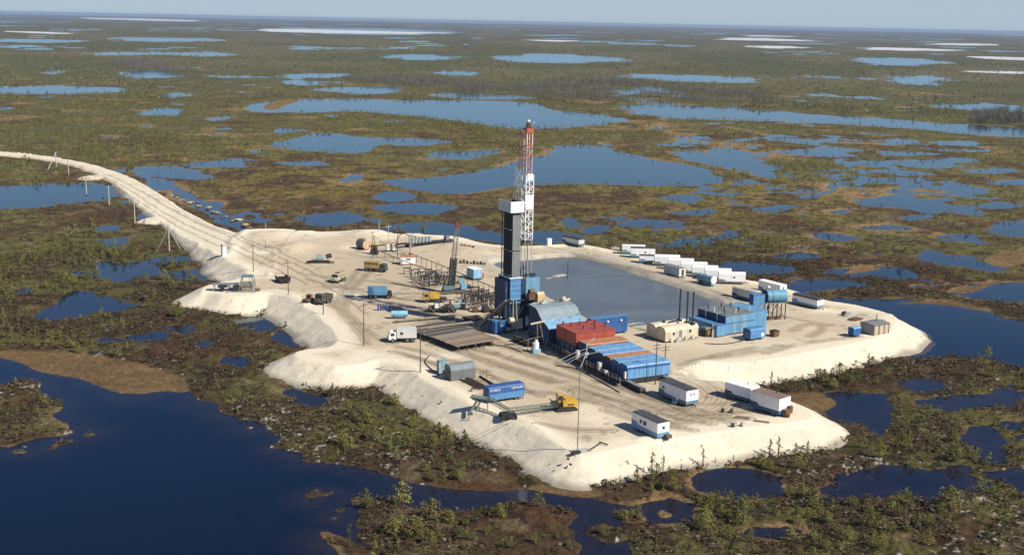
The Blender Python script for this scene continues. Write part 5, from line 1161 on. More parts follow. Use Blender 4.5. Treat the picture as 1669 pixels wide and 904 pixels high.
# ---- far right corner: shed, blue cart, heap
t = thing('shed', 'pale shed with grey roof, posts and stove pipe at the water corner', 'shed', corner(1423.5, 547, 0, 33, 5.8, 4.6, -1, -1), 33)
MB().box(-2.8, 2.8, -2.2, 2.2, 0.15, 2.5).build('wall', paint('sun bleached plank wall', (0.52, 0.44, 0.32), wear=0.4), t); MB().prism([(-2.4, 2.503), (2.4, 2.503), (2.4, 2.6), (0, 2.95), (-2.4, 2.6)], -3.0, 3.0).build('roof', GREY(), t)
MB().box(-2.86, -2.803, -2.1, 2.1, 0.2, 2.45).build('end_wall', paint('grey board', (0.33, 0.32, 0.28)), t)
for x in (-2.75, -0.9, 1.0, 2.75): MB().bar((x, -2.28, 0), (x, -2.28, 2.5), 0.13).build('post', WOOD(), t)
MB().cyl((1.0, 0.4, 2.7), (1.0, 0.4, 4.6), 0.1, 8).build('stove_pipe', STEEL(), t)
t = thing('blue_cart', 'small blue boxed cart with drawbar left of the shed', 'cart', corner(1391, 549, 0.2, 33, 2.6, 1.9, -1, -1), 33)
pr = [(-0.9, 0.55), (-0.9, 2.2), (-0.7, 2.45), (0.7, 2.45), (0.9, 2.2), (0.9, 0.55)]
MB().prism(pr, -1.3, 1.3).build('body', BLUE2(), t); MB().shell(pr[1:5], -1.33, 1.33, 0.05).build('roof', SKYB(), t); wheel_set(None, t, (-0.2, 0.6), 0.75, 0.38, 0.2); MB().bar((-1.3, 0, 0.6), (-3.2, 0, 0.5), 0.12).build('drawbar', STEEL(), t)
def heap_mesh(name, label, cat, loc, rx, ry, h, mat, seed, yaw=0):
    t = thing(name, label, cat, loc, yaw); mb = MB(); r = random.Random(seed); n = 14; rings = 5; vs = []; fs = []
    for j in range(rings + 1):
        f = j / rings
        for i in range(n):
            a = 6.283 * i / n; k = (1 - f) * (0.8 + 0.4 * r.random()); vs.append((rx * k * math.cos(a), ry * k * math.sin(a), h * (1 - (1 - f) ** 1.6) * (0.8 + 0.35 * r.random()) - (0.05 if j == 0 else 0) if j else -0.05))
    for j in range(rings):
        for i in range(n): fs.append((j * n + i, j * n + (i + 1) % n, (j + 1) * n + (i + 1) % n, (j + 1) * n + i))
    mb.add(vs, fs).build('heap', mat, t); return t
heap_mesh('tarpaulin_heap', 'grey green tarpaulin heap behind the shed', 'heap', P(1384, 515, 0), 2.2, 1.6, 1.1, paint('pale tarpaulin', (0.36, 0.38, 0.34)), 3, 30)
t = heap_mesh('scrap_heap', 'brown heap of scrap and soil behind the blue cart', 'heap', P(1396, 521, 0), 2.9, 2.0, 0.8, RUST(), 4, 30)
t = thing('dark_drum', 'dark open drum lying beside the grey tarpaulin heap', 'drum', P(1376, 514, 0), 40); MB().cyl((-0.5, 0, 0.6), (0.5, 0, 0.6), 0.6, 12).build('shell', STEEL(), t); MB().cyl((-0.55, 0, 0.6), (-0.5, 0, 0.6), 0.64, 12).build('rim', RUST(), t)
heap_mesh('sandbag_heap', 'pale heap of bags beyond the brown scrap heap', 'heap', P(1416, 517, 0), 2.4, 1.5, 0.8, CONC(), 5, 20)

# ---- clutter round the foot of the rig
def skid_unit(px, py, yaw, name, label, cat, L_, W_, H_, m1, m2, drum=True):
    t = thing(name, label, cat, P(px, py, 0), yaw)
    MB().box(-L_ / 2, L_ / 2, -W_ / 2, -W_ / 2 + 0.2, 0, 0.28).box(-L_ / 2, L_ / 2, W_ / 2 - 0.2, W_ / 2, 0, 0.28).box(-L_ / 2, L_ / 2, -W_ / 2 + 0.2, W_ / 2 - 0.2, 0.12, 0.27).build('skid', STEEL(), t)
    MB().box(-L_ * 0.42, L_ * 0.05, -W_ * 0.36, W_ * 0.36, 0.283, H_).build('housing', m1, t)
    if drum: MB().cyl((L_ * 0.08, 0, 0.29 + H_ * 0.36), (L_ * 0.42, 0, 0.29 + H_ * 0.36), H_ * 0.36, 12).build('motor', m2, t)
    else: MB().bar((L_ * 0.2, -W_ * 0.3, 0.28), (L_ * 0.2, -W_ * 0.3, H_ * 1.3), 0.14).bar((L_ * 0.4, W_ * 0.3, 0.28), (L_ * 0.4, W_ * 0.3, H_ * 1.3), 0.14).bar((L_ * 0.2, -W_ * 0.3, H_ * 1.3), (L_ * 0.4, W_ * 0.3, H_ * 1.3), 0.14).build('stand_frame', m2, t)
skid_unit(795, 508, 25, 'motor_skid', 'dark motor skid in the shade just left of the rig base', 'machine', 3.4, 1.8, 1.5, STEEL(), RUST())
skid_unit(778, 508, 10, 'pump_skid', 'rusty pump skid between the pipe stands and the timber pile', 'machine', 3.0, 1.6, 1.3, RUST(), GALV())
skid_unit(757, 504, -15, 'frame_skid', 'bare steel frame skid right of the khaki truck', 'frame', 3.2, 1.8, 1.4, STEEL(), GALV(), False)
skid_unit(806, 514, 40, 'valve_skid', 'dark valve skid tight against the left side of the rig', 'machine', 2.6, 1.6, 1.7, STEEL(), KHAKI(), False)
skid_unit(760, 470, 20, 'winch_skid', 'small winch skid behind the right hand pipe stands', 'winch', 2.6, 1.6, 1.3, KHAKI(), STEEL())
skid_unit(845, 558, -60, 'dark_skid', 'dark machine skid in the shadow before the drawworks house', 'machine', 3.2, 1.8, 1.5, STEEL(), STEEL())
skid_unit(858, 563, -60, 'lubricator', 'small rusty machine in the shadow left of the jib gantry', 'machine', 2.4, 1.5, 1.3, RUST(), STEEL())
for i, (pts, lab) in enumerate([([(1008, 533), (1022, 530), (1035, 527), (1049, 527)], 'pale pipe running along the pit edge to the boiler house'), ([(770, 566), (800, 562), (830, 566), (850, 574)], 'thin dark hose snaking from the racks to the dark pump row'), ([(905, 596), (940, 600), (975, 620), (1010, 640)], 'thin dark cable lying on the yard along the pump row'), ([(1148, 560), (1180, 562), (1210, 556), (1218, 552)], 'dark hose lying in front of the blue tank house'), ([(700, 580), (690, 590), (705, 604), (716, 612)], 'dark cable lying between the pole and the grey store')]):
    Q = [P(x, y, 0) for x, y in pts]; t = thing('hose', lab, 'hose', (Q[0][0], Q[0][1], 0)); mb = MB(); V = smooth_line([np.array([q[0] - Q[0][0], q[1] - Q[0][1], 0.12]) for q in Q], 2)
    for a, b in zip(V[:-1], V[1:]): mb.bar(tuple(a), tuple(b), 0.26 if i == 0 else 0.16)
    mb.build('tube', GALV() if i == 0 else STEEL(), t)
# ================================================================== left yard, front yard, poles
def lat_bar(mb, p, q, w_, n, leg=0.1, br=0.06, h=None):
    p = Vector(p); q = Vector(q); d = (q - p).normalized(); h = h or w_
    s = d.cross(Vector((0, 0, 1))).normalized() * (w_ / 2) if abs(d.z) < 0.95 else Vector((w_ / 2, 0, 0)); u = s.cross(d).normalized() * (h / 2)
    prev = None
    for i in range(n + 1):
        c0 = p + (q - p) * (i / n); c = [c0 - s - u, c0 + s - u, c0 + s + u, c0 - s + u]
        for k in range(4): mb.bar(c[k], c[(k + 1) % 4], br)
        if prev:
            for k in range(4): mb.bar(prev[k], c[k], leg); mb.bar(prev[k], c[(k + 1) % 4], br)
        prev = c
    return mb
def surf(px, py, z0=0.0):
    p = P(px, py, z0)
    for _ in range(3):
        z = float(pad_surface(np.array([p[0]]), np.array([p[1]]))[0][0]); p = P(px, py, z)
    return p
# ---- blue wagon with white lettering
t = thing('lettered_wagon', 'blue wagon with white lettering along the top near the front bank', 'wagon', corner(797, 655, 0.4, 30, 8.2, 2.5, -1, -1), 30)
pr = [(-1.25, 0.6), (-1.25, 2.9), (-1.0, 3.25), (1.0, 3.25), (1.25, 2.9), (1.25, 0.6)]
MB().prism(pr, -4.1, 4.1).build('body', BLUE2(), t); MB().shell(pr[1:5], -4.15, 4.15, 0.05).build('roof', BLUE2(), t)
MB().box(-4.0, 4.0, -1.30, -1.253, 0.62, 1.85).build('lower_panel', BLUE(), t)
let = MB(); r = random.Random(5)
def strokes(x0, n):
    x = x0
    for i in range(n):
        k = r.randint(0, 3); z0, z1 = 2.45, 2.82
        let.box(x, x + 0.06, -1.285, -1.256, z0, z1)
        if k != 1: let.box(x + 0.06, x + 0.24, -1.285, -1.256, z1 - 0.06, z1)
        if k != 2: let.box(x + 0.24, x + 0.30, -1.285, -1.256, z0, z1)
        if k > 1: let.box(x + 0.06, x + 0.24, -1.285, -1.256, (z0 + z1) / 2 - 0.03, (z0 + z1) / 2 + 0.03)
        x += 0.40
strokes(-3.9, 6); strokes(1.1, 7); let.build('lettering', WHITE(), t)
MB().box(-3.9, 3.9, -0.6, -0.5, 0.4, 0.597).box(-3.9, 3.9, 0.5, 0.6, 0.4, 0.597).build('chassis', STEEL(), t); wheel_set(None, t, (-2.6, 2.2, 3.0), 1.0, 0.38); MB().bar((3.8, -1.1, 0), (3.8, -1.1, 0.6), 0.12).build('prop', STEEL(), t)
# ---- grey hangar tank and its companions
t = thing('grey_store', 'plain grey round topped metal store on the front yard', 'store', corner(735, 621.5, 0, 31, 6.0, 3.0, -1, -1), 31)
pr = [(-1.5, 0.1), (-1.5, 2.3), (-1.3, 2.85), (-0.85, 3.25), (0, 3.42), (0.85, 3.25), (1.3, 2.85), (1.5, 2.3), (1.5, 0.1)]
MB().prism(pr, -3, 3).build('wall', paint('flat grey sheet', (0.165, 0.175, 0.17), wear=0.15), t); MB().shell(pr[1:8], -3.05, 3.05, 0.04).build('roof', paint('grey blue sheet', (0.20, 0.235, 0.245), wear=0.15), t); MB().box(-3.06, -3.003, -0.9, 0.9, 0.2, 2.4).build('door', DGREY(), t)
p = P(720, 608, 0); t = thing('control_cabinet', 'tall pale green cabinet with open door behind the grey store', 'cabinet', p, 31)
MB().box(-0.8, 0.8, -0.9, 0.9, 0.3, 2.9).build('body', GREENBLUE(), t); MB().bar((-0.85, -0.95, 0.3), (-1.9, -1.5, 0.3), 0.06).box(-1.2, -0.82, -1.0, -0.92, 0.3, 2.8).build('door', GALV(), t); MB().box(0.85, 1.5, -1.2, 0.4, 0.0, 1.3).build('battery_box', STEEL(), t); MB().ball((0.3, -1.3, 1.0), 0.35).build('gauge', WHITE(), t)
A, B = P(757, 618, 0), P(790, 634, 0); t = thing('pipe_bundle', 'low bundle of black pipes lying between grey store and blue wagon', 'pipes', (A[0], A[1], 0), 0); d = Vector(B - A); n_ = Vector((d.y, -d.x, 0)).normalized()
for k in range(7): MB().cyl(n_ * (-0.9 + 0.32 * k) + Vector((0, 0, 0.3)), d + n_ * (-0.9 + 0.32 * k) + Vector((0, 0, 0.3)), 0.15, 8).build('pipe', STEEL() if k % 3 else RUST(), t)
MB().bar(n_ * -1.2 + d * 0.2 + Vector((0, 0, 0.08)), n_ * 1.4 + d * 0.2 + Vector((0, 0, 0.08)), 0.15).bar(n_ * -1.2 + d * 0.8 + Vector((0, 0, 0.08)), n_ * 1.4 + d * 0.8 + Vector((0, 0, 0.08)), 0.15).build('sleeper', WOOD(), t)
A, B = P(782, 614, 0), P(806, 629, 0); t = thing('single_pipe', 'single dark pipe lying beyond the black pipe bundle', 'pipe', (A[0], A[1], 0)); d = Vector(B - A); MB().cyl((0, 0, 0.25), d + Vector((0, 0, 0.25)), 0.2, 8).build('tube', STEEL(), t); MB().bar((-0.3, -.5, 0.03), (0.5, 0.4, 0.03), 0.1).build('sleeper', WOOD(), t)
p = P(793, 622, 0); t = thing('valve_post', 'thin rusty pipe post with bent arm behind the blue wagon', 'post', p); MB().cyl((0, 0, 0), (0, 0, 2.6), 0.07, 6).build('post', RUST(), t); MB().bar((0, 0, 1.6), (1.2, 0.3, 1.4), 0.1).bar((1.2, 0.3, 1.4), (1.3, 0.3, 0), 0.08).bar((1.2, .3, .7), (1.9, .5, 1.2), 0.08).build('arm', RUST(), t)
p = P(773, 637, 0); t = thing('small_cart', 'tiny wire cart on the sand left of the blue wagon', 'cart', p, 20); MB().cyl((-0.3, -0.3, 0.35), (-0.3, 0.3, 0.35), 0.35, 10).build('wheel', GALV(), t); MB().bar((-0.3, 0, 0.4), (1.2, 0, 0.5), 0.1).box(-0.6, 0.4, -0.3, 0.3, 0.5, 0.75).build('frame', STEEL(), t)
p = P(755, 624, 0); t = thing('survey_stake', 'short wooden stake in front of the grey store', 'stake', p); MB().bar((0, 0, 0), (0, 0, 1.2), 0.1).build('post', WOOD(), t); MB().box(-0.3, 0.3, -0.04, 0.04, 0.9, 1.1).build('plate', OFFW(), t)
# ---- lowered crane: yellow machine and its long boom on a dolly
C1 = surf(922, 667); C2 = surf(828, 681); C3 = surf(769, 664, -0.3)
t = thing('lowered_crane', 'yellow crawler crane with long green lattice boom lowered over the bank', 'crane', (C1[0], C1[1], 0), 12)
ia = math.radians(-12)
def lc(p, z): dx, dy = p[0] - C1[0], p[1] - C1[1]; return Vector((dx * math.cos(ia) - dy * math.sin(ia), dx * math.sin(ia) + dy * math.cos(ia), z))
for s in (-1, 1): MB().prism([(-1.9, 0.0), (1.9, 0.0), (2.2, 0.4), (1.9, 0.8), (-1.9, 0.8), (-2.2, 0.4)], s * 1.05 - 0.28, s * 1.05 + 0.28, 'y').build('crawler_track', STEEL(), t)
MB().box(-1.5, 1.5, -1.2, 1.2, 0.82, 1.1).build('slew_deck', STEEL(), t)
MB().box(-0.8, 2.1, -1.2, 1.3, 1.1, 2.2).box(-0.3, 1.9, -0.7, 1.2, 2.2, 2.5).build('engine_house', YEL(), t); MB().box(0.1, 1.4, -1.25, -1.203, 1.35, 1.6).build('grille', STEEL(), t)
cabo = MB().box(-1.7, -0.5, -0.1, 1.3, 1.1, 3.3).build('cab', paint('warm yellow cab paint', (0.62, 0.40, 0.10), wear=0.3), t); MB().box(-1.76, -1.703, 0.0, 1.2, 2.0, 3.1).box(-1.6, -0.6, -0.15, -0.103, 2.1, 3.0).build('cab_window', glass(), cabo)
MB().box(-3.0, -1.6, -0.9, 0.4, 0.9, 2.0).bar((-2.6, -0.2, 1.5), (-3.4, -0.4, 2.6), 0.2).build('winch', STEEL(), t)
e2 = lc(C2, 1.6); e3 = lc(P(795, 653, 1.8), 2.3)
bm_ = paint('grey green boom paint', (0.17, 0.20, 0.155), wear=0.3)
mb = MB(); lat_bar(mb, (-2.4, -0.3, 1.3), e2, 0.8, 11, 0.10, 0.06, 0.65); mb.build('boom', bm_, t)
mb = MB(); lat_bar(mb, e2, e3, 0.75, 6, 0.10, 0.06, 0.6); mb.build('boom', bm_, t)
dol = MB().box(e2.x - 1.4, e2.x + 1.4, e2.y - 1.0, e2.y + 1.0, 0.75, 1.1).build('dolly', STEEL(), t)
for dx in (-1.1, 0.0, 1.1):
    for dy in (-1.0, 1.0): MB().cyl((e2.x + dx, e2.y + dy - 0.2, 0.5), (e2.x + dx, e2.y + dy + 0.2, 0.5), 0.52, 12).build('wheel', TYRE(), dol)
e4 = lc(P(768, 648, 2.2), 2.6); f1 = lc(P(763, 671, 0), -0.6)
MB().bar(e3, e4, 1.6, 0.2).build('boom_head', bm_, t)
MB().bar((e4 + e3) / 2, f1, 0.35).bar((e4 + e3) / 2 + Vector((0.5, 0, 0)), f1 + Vector((1.6, 0.2, 0.6)), 0.3).bar(e3, Vector((e3.x, e3.y, -0.1)), 0.14).build('trestle', bm_, t)
pts = [(0.4, 0.9, 3.2), (1.0, 1.2, 4.0), (1.7, 1.4, 3.6), (2.0, 1.4, 2.3)]; mb = MB()
for a, b in zip(pts[:-1], pts[1:]): mb.bar(a, b, 0.08)
mb.build('hose', STEEL(), t)
p = surf(764, 684, -1.5); t = thing('marker_stake', 'short stake standing on the bank below the crane boom', 'stake', p); MB().bar((0, 0, -0.3), (0, 0, 1.3), 0.12).build('post', WOOD(), t); MB().box(-0.2, 0.2, -0.05, 0.05, 1.0, 1.3).build('plate', WOOD(), t)

# ---- poles
def power_pole(px, py, h, label, z=None, mat=None, arms=1, name='power_pole', base=True, yaw=30, group=None, w_=0.11, lamp=False):
    p = surf(px, py) if z is None else P(px, py, z)
    t = thing(name, label, 'pole', (p[0], p[1], p[2] - 0.1), yaw, group); mat = mat or WOOD()
    MB().cyl((0, 0, 0), (0, 0, h), w_ * 1.25, 8, w_ * 0.8).build('post', mat, t)
    for k in range(arms):
        ar = MB().bar((-1.0, 0, h - 0.7 - 0.7 * k), (1.0, 0, h - 0.7 - 0.7 * k), 0.12).build('crossarm', mat, t)
        for x in (-0.9, 0.9): MB().cyl((x, 0, h - 0.64 - 0.7 * k), (x, 0, h - 0.36 - 0.7 * k), 0.06, 6).build('insulator', OFFW(), ar)
    if lamp: MB().box(-0.35, 0.35, -0.2, 0.2, h, h + 0.2).build('lamp_head', STEEL(), t)
    return t
power_pole(413, 443, 8.6, 'dark wooden power pole beside the road by the left sand lobe')
power_pole(470, 479, 9.6, 'dark wooden power pole next to the dark sledge on the left yard')
power_pole(593, 563, 10.5, 'dark wooden pole on the left yard below the shadow of the mast')
power_pole(685, 606, 9.6, 'dark wooden pole in front of the pipe racks above the left bank')
power_pole(1068, 626, 9.4, 'dark cross armed pole before the last blue pump module', arms=2)
power_pole(1083, 607, 6.6, 'short cross armed pole behind the last blue pump module', arms=2)
power_pole(691, 470, 3.6, 'low marker post on the sand left of the yellow crane truck', arms=0)
power_pole(925, 455, 6.0, 'thin dark post standing in the mud pit by the sand islet', z=-1.2, arms=0, mat=STEEL())
power_pole(633, 402, 7.6, 'tall white post on the back bank of the left yard', mat=CONC(), arms=1)
power_pole(648, 420, 10.5, 'tall dark post just left of the orange roofed white cabin', mat=WOOD(), arms=1)
power_pole(618, 382, 5.2, 'pale post with a slanting stay on the back bank', z=-0.2, mat=CONC(), arms=0)
power_pole(433, 372, 2.4, 'short white post on the back bank near the road', z=-0.2, mat=CONC(), arms=0)
power_pole(433, 404, 1.8, 'stubby dark post beside the road by the grey sand mound', arms=0)
power_pole(527, 512, 4.2, 'thin pole with concrete foot on top of the left bank', mat=STEEL(), arms=0)
power_pole(1186, 619, 3.6, 'thin grey pole behind the white roofed trailer', z=-2.6, mat=GALV(), arms=0, w_=0.06)
power_pole(607, 420, 9.0, 'rusty post with small platform left of the orange roofed cabin', mat=RUST(), arms=1)
# lamp mast on the near corner
p = surf(941, 736); t = thing('lamp_mast', 'tall thin lamp mast on a concrete slab at the near corner', 'lamp mast', (p[0], p[1], p[2] - 0.02), 25)
MB().box(-1.0, 2.6, -1.0, 1.1, 0.0, 0.16).build('slab', CONC(), t); MB().box(-1.5, 0.1, -1.2, -0.4, 0.165, 0.5).build('ballast_block', STEEL(), t)
MB().cyl((0, 0, 0.1), (0, 0, 15.6), 0.10, 8, 0.06).build('post', GREY(), t)
hd = MB().box(-0.7, 0.5, -0.3, 0.3, 15.3, 15.75).build('lamp_head', STEEL(), t)
mb = MB().bar((0, 0, 15.6), (1.3, 0.2, 18.0), 0.12).bar((0.25, 0, 15.6), (1.0, 0.1, 18.0), 0.08).bar((1.3, 0.2, 17.2), (1.3, 0.2, 20.0), 0.16).box(0.9, 1.7, 0.0, 0.4, 17.8, 18.2).bar((1.3, 0.2, 19.6), (3.2, 0.9, 20.6), 0.1); mb.build('wire_bracket', GALV(), t)
mb = MB()
for (z, ex_, ez) in ((18.9, -4.6, 17.0), (18.2, -3.6, 16.6), (17.9, -3.0, 16.2)):
    pv_ = None
    for k in range(9):
        u = k / 8; q = Vector((1.3 + (ex_ - 1.3) * u, 0.2, z + (ez - z) * u + 1.0 * u * (1 - u)))
        if pv_ is not None: mb.bar(pv_, q, 0.07)
        pv_ = q
for z in (19.0, 17.9):
    pv_ = None
    for k in range(9):
        u = k / 8; q = Vector((1.3 + 8.5 * u, 0.2 + 4 * u, z - 0.6 * u * (1 - u) - 0.4 * u))
        if pv_ is not None: mb.bar(pv_, q, 0.06)
        pv_ = q
mb.build('wire', GALV(), t)
A = surf(957, 736); t = thing('fallen_post', 'dark T shaped post lying on the sand right of the lamp mast', 'post', (A[0], A[1], A[2] + 0.1), 0)
B = surf(980, 724); d = Vector(B - A); d.z = 0.3; MB().bar((0, 0, 0), d, 0.22).build('post', WOOD(), t)
Cq = surf(991, 727); e = Vector(Cq - A); e.z = 0.2; MB().bar(d + (d - e) * 0.3, e, 0.2).build('crossarm', WOOD(), t)
# pale road poles in the bog
def cpole(px, py, h, label, legs=None):
    p = P(px, py, -3.75); t = thing('power_pole', label, 'pole', (p[0], p[1], -4.0), 0, None)
    MB().cyl((0, 0, 0), (0, 0, h), 0.26, 8, 0.18).build('post', CONC(), t)
    ar = MB().bar((-0.9, 0.1, h - 0.6), (0.9, -0.1, h - 0.6), 0.13).build('crossarm', GALV(), t)
    for x in (-0.8, 0.0, 0.8): MB().cyl((x, 0, h - 0.53), (x, 0, h - 0.25), 0.07, 6).build('insulator', OFFW(), ar)
    MB().cyl((0, 0, -0.2), (0, 0, 0.7), 0.34, 8).build('footing', STEEL(), t)
    for (lx, ly) in legs or []:
        q = P(lx, ly, -3.75); v = Vector((q[0] - p[0], q[1] - p[1], 0.1)); MB().cyl((0, 0, h * 0.92), v, 0.17, 8).cyl(v - Vector((0, 0, .3)), v + Vector((0, 0, 0.5)), 0.3, 8).build('stay_leg', CONC(), t)
    return t
cpole(276, 411, 9.2, 'pale pole with two slanting stays left of the road, nearest the pad', [(255, 409), (294, 406)])
cpole(220, 366, 8.8, 'pale pole at the tip of the lower sand spur beside the road')
cpole(178, 336, 8.8, 'pale pole between the blue pool and the brown bog by the road')
cpole(141, 318, 8.4, 'pale pole standing in the blue pool beside the road')
cpole(112, 287, 8.0, 'pale pole left of the upper sand spur of the road')
cpole(92, 273, 8.4, 'far pale pole with one slanting stay beside the road', [(77, 278)])

# ---- vehicles
def vwheels(t, xs, half, r=0.55, wd=0.35):
    for x in xs:
        for s in (-1, 1):
            wo = MB().cyl((x, s * half - wd / 2, r), (x, s * half + wd / 2, r), r, 12).build('wheel', TYRE(), t); MB().cyl((x, s * half + s * wd / 2 - 0.02, r), (x, s * half + s * wd / 2 + 0.03, r), r * 0.45, 8).build('hub', GREY(), wo)
def truck(loc, yaw, label, cabm, boxm, Ln=7.0, W=2.5, boxh=3.0, cabl=1.8, bonnet=0.0, box_prof=None, boxwin=None, chassis=None, boxz=1.15, cabh=2.6, name='truck', box=True, group=None):
    """lorry heading to -x"""
    t = thing(name, label, 'truck', loc, yaw, group); a, b = Ln / 2, W / 2
    MB().box(-a + 0.2, a, -0.5, 0.5, 0.6, 0.95).build('chassis', chassis or STEEL(), t)
    c0 = -a + bonnet
    pr = [(c0, 0.75), (c0, 1.7), (c0 + 0.3, cabh), (c0 + cabl, cabh), (c0 + cabl, 0.75)]
    cab = MB().prism(pr, -b + 0.05, b - 0.05, 'y').build('cab', cabm, t)
    MB().add([(c0 - 0.02, -b + 0.2, 1.75), (c0 - 0.02, b - 0.2, 1.75), (c0 + 0.26, b - 0.2, cabh - 0.12), (c0 + 0.26, -b + 0.2, cabh - 0.12), (c0 + 0.03, -b + 0.2, 1.73), (c0 + 0.03, b - 0.2, 1.73), (c0 + 0.31, b - 0.2, cabh - 0.14), (c0 + 0.31, -b + 0.2, cabh - 0.14)], [(0, 1, 2, 3), (7, 6, 5, 4), (0, 4, 5, 1), (1, 5, 6, 2), (2, 6, 7, 3), (3, 7, 4, 0)]).build('windscreen', glass(), cab)
    for s in (-1, 1): MB().box(c0 + 0.45, c0 + cabl - 0.35, min(s * (b - 0.05), s * (b - 0.02)), max(s * (b - 0.05), s * (b - 0.02)) , 1.7, cabh - 0.25).build('side_window', glass(), cab)
    if bonnet: MB().box(-a, c0 - 0.003, -b * 0.55, b * 0.55, 0.75, 1.65).build('bonnet', cabm, t); MB().box(-a - 0.05, c0 - 0.2, -b + 0.1, -b * 0.56, 0.8, 1.15).box(-a - 0.05, c0 - 0.2, b * 0.56, b - 0.1, 0.8, 1.15).build('fender', cabm, t)
    MB().box(-a - 0.12, -a - 0.003, -b + 0.1, b - 0.1, 0.5, 0.78).build('bumper', STEEL(), t)
    if box:
        x0 = c0 + cabl + 0.15
        if box_prof: MB().prism(box_prof, x0, a).build('cargo_box', boxm, t)
        else: MB().box(x0, a, -b, b, boxz, boxh).build('cargo_box', boxm, t)
        MB().box(x0 + 0.1, a - 0.05, -b + 0.1, b - 0.1, 0.952, boxz - 0.003).build('subframe', STEEL(), t)
        if boxwin is not None: window(t, x0 + boxwin, -b, 2.3, 0.6, 0.5, 'y', -1, RUST())
    vwheels(t, (-a + 1.0 + bonnet * 0.2, a - 2.2, a - 0.95), b - 0.22)
    return t
truck(corner(633, 559, 0, 9, 6.8, 2.5, -1, -1), 9, 'white cab truck with pale grey box body in front of the pipe racks', WHITE(), OFFW(), 6.6, 2.5, 3.4, 1.7, boxwin=1.2)
pr = [(-1.2, 1.1), (-1.2, 2.0), (-0.95, 3.2), (0.95, 3.2), (1.2, 2.0), (1.2, 1.1)]
truck(corner(599, 487, 0, 184, 6.6, 2.4, 1, 1), 184, 'blue box truck with sloping sides parked on the left yard', STEEL(), paint('mid blue van paint', (0.11, 0.27, 0.44)), 6.6, 2.4, 3.2, 1.2, box_prof=pr, cabh=2.0)
t = truck(corner(593, 442, 0, 165, 6.8, 2.5, 1, 1), 165, 'ochre box truck with dark green cab on the left yard', paint('dark green cab paint', (0.05, 0.075, 0.06)), OCHRE(), 6.8, 2.5, 3.1, 1.7, cabh=2.5)
MB().box(-1.3, 3.3, 1.255, 1.30, 2.35, 2.75).build('dark_stripe', RUST(), t)
pr = [(-1.1, 1.1), (-1.1, 2.3), (-0.8, 2.85), (0, 3.05), (0.8, 2.85), (1.1, 2.3), (1.1, 1.1)]
truck((*P(552, 459, 0)[:2], 0), 66, 'cream fronted truck with rounded body facing the camera on the left yard', CREAM(), paint('tan canvas', (0.34, 0.28, 0.19)), 5.4, 2.3, 3.0, 1.4, box_prof=pr, bonnet=0.5)
truck((*P(527, 494, 0)[:2], 0), 62, 'khaki truck with open dark bed beside the rusty tractor', KHAKI(), paint('dark khaki canvas', (0.06, 0.062, 0.045)), 5.6, 2.5, 2.3, 1.7, bonnet=0.6, cabh=2.8)
# tractor
p = P(502, 494, 0); t = thing('tractor', 'small rusty red tractor at the edge of the left bank', 'tractor', p, 60)
MB().box(-1.5, 0.2, -0.4, 0.4, 0.7, 1.4).build('bonnet', RUST(), t); c = MB().box(0.2, 1.2, -0.65, 0.65, 0.8, 2.3).build('cab', paint('rusty red cab', (0.22, 0.08, 0.05)), t); MB().box(0.14, 0.197, -0.5, 0.5, 1.5, 2.1).build('windscreen', glass(), c)
for s in (-1, 1): MB().cyl((0.8, s * 0.85 - 0.2, 0.75), (0.8, s * 0.85 + 0.2, 0.75), 0.75, 12).build('wheel', TYRE(), t); MB().cyl((-1.1, s * 0.7 - 0.12, 0.45), (-1.1, s * 0.7 + 0.12, 0.45), 0.45, 10).build('wheel', TYRE(), t)
MB().bar((-0.6, 0.3, 1.4), (-0.6, 0.3, 2.2), 0.1).build('exhaust_pipe', STEEL(), t); MB().bar((-1.5, -0.5, 0.6), (-2.0, -0.9, 1.9), 0.15).bar((-1.5, 0.5, 0.6), (-1.9, 0.2, 2.2), 0.15).build('loader_arm', RUST(), t)
# dark sledge
p = P(461, 459, 0); t = thing('pipe_sledge', 'dark maroon open sledge lying beside the road on the left yard', 'sledge', p, -64)
MB().prism([(-1.4, 0.4), (1.4, 0.4), (1.7, 1.6), (1.5, 1.6), (1.25, 0.6), (-1.25, 0.6), (-1.5, 1.6), (-1.7, 1.6)], -2.9, 2.6).build('tub', paint('dark maroon steel', (0.055, 0.028, 0.025), wear=0.3), t)
for y in (-1.0, 1.0): MB().box(-3.0, 2.9, y - 0.15, y + 0.15, 0.0, 0.397).build('runner', STEEL(), t)
for k in range(4): MB().cyl((-2.8, -0.9 + 0.6 * k, 0.9), (2.5, -0.9 + 0.6 * k, 0.9), 0.26, 8).build('pipe', paint('dark brown pipe', (0.05, 0.032, 0.028)), t)
MB().bar((2.6, -1.0, 0.5), (3.6, 0, 0.8), 0.12).bar((2.6, 1.0, 0.5), (3.6, 0, 0.8), 0.12).bar((-2.9, 1.2, 1.5), (-3.6, 1.4, 1.9), 0.12).build('tow_frame', STEEL(), t)
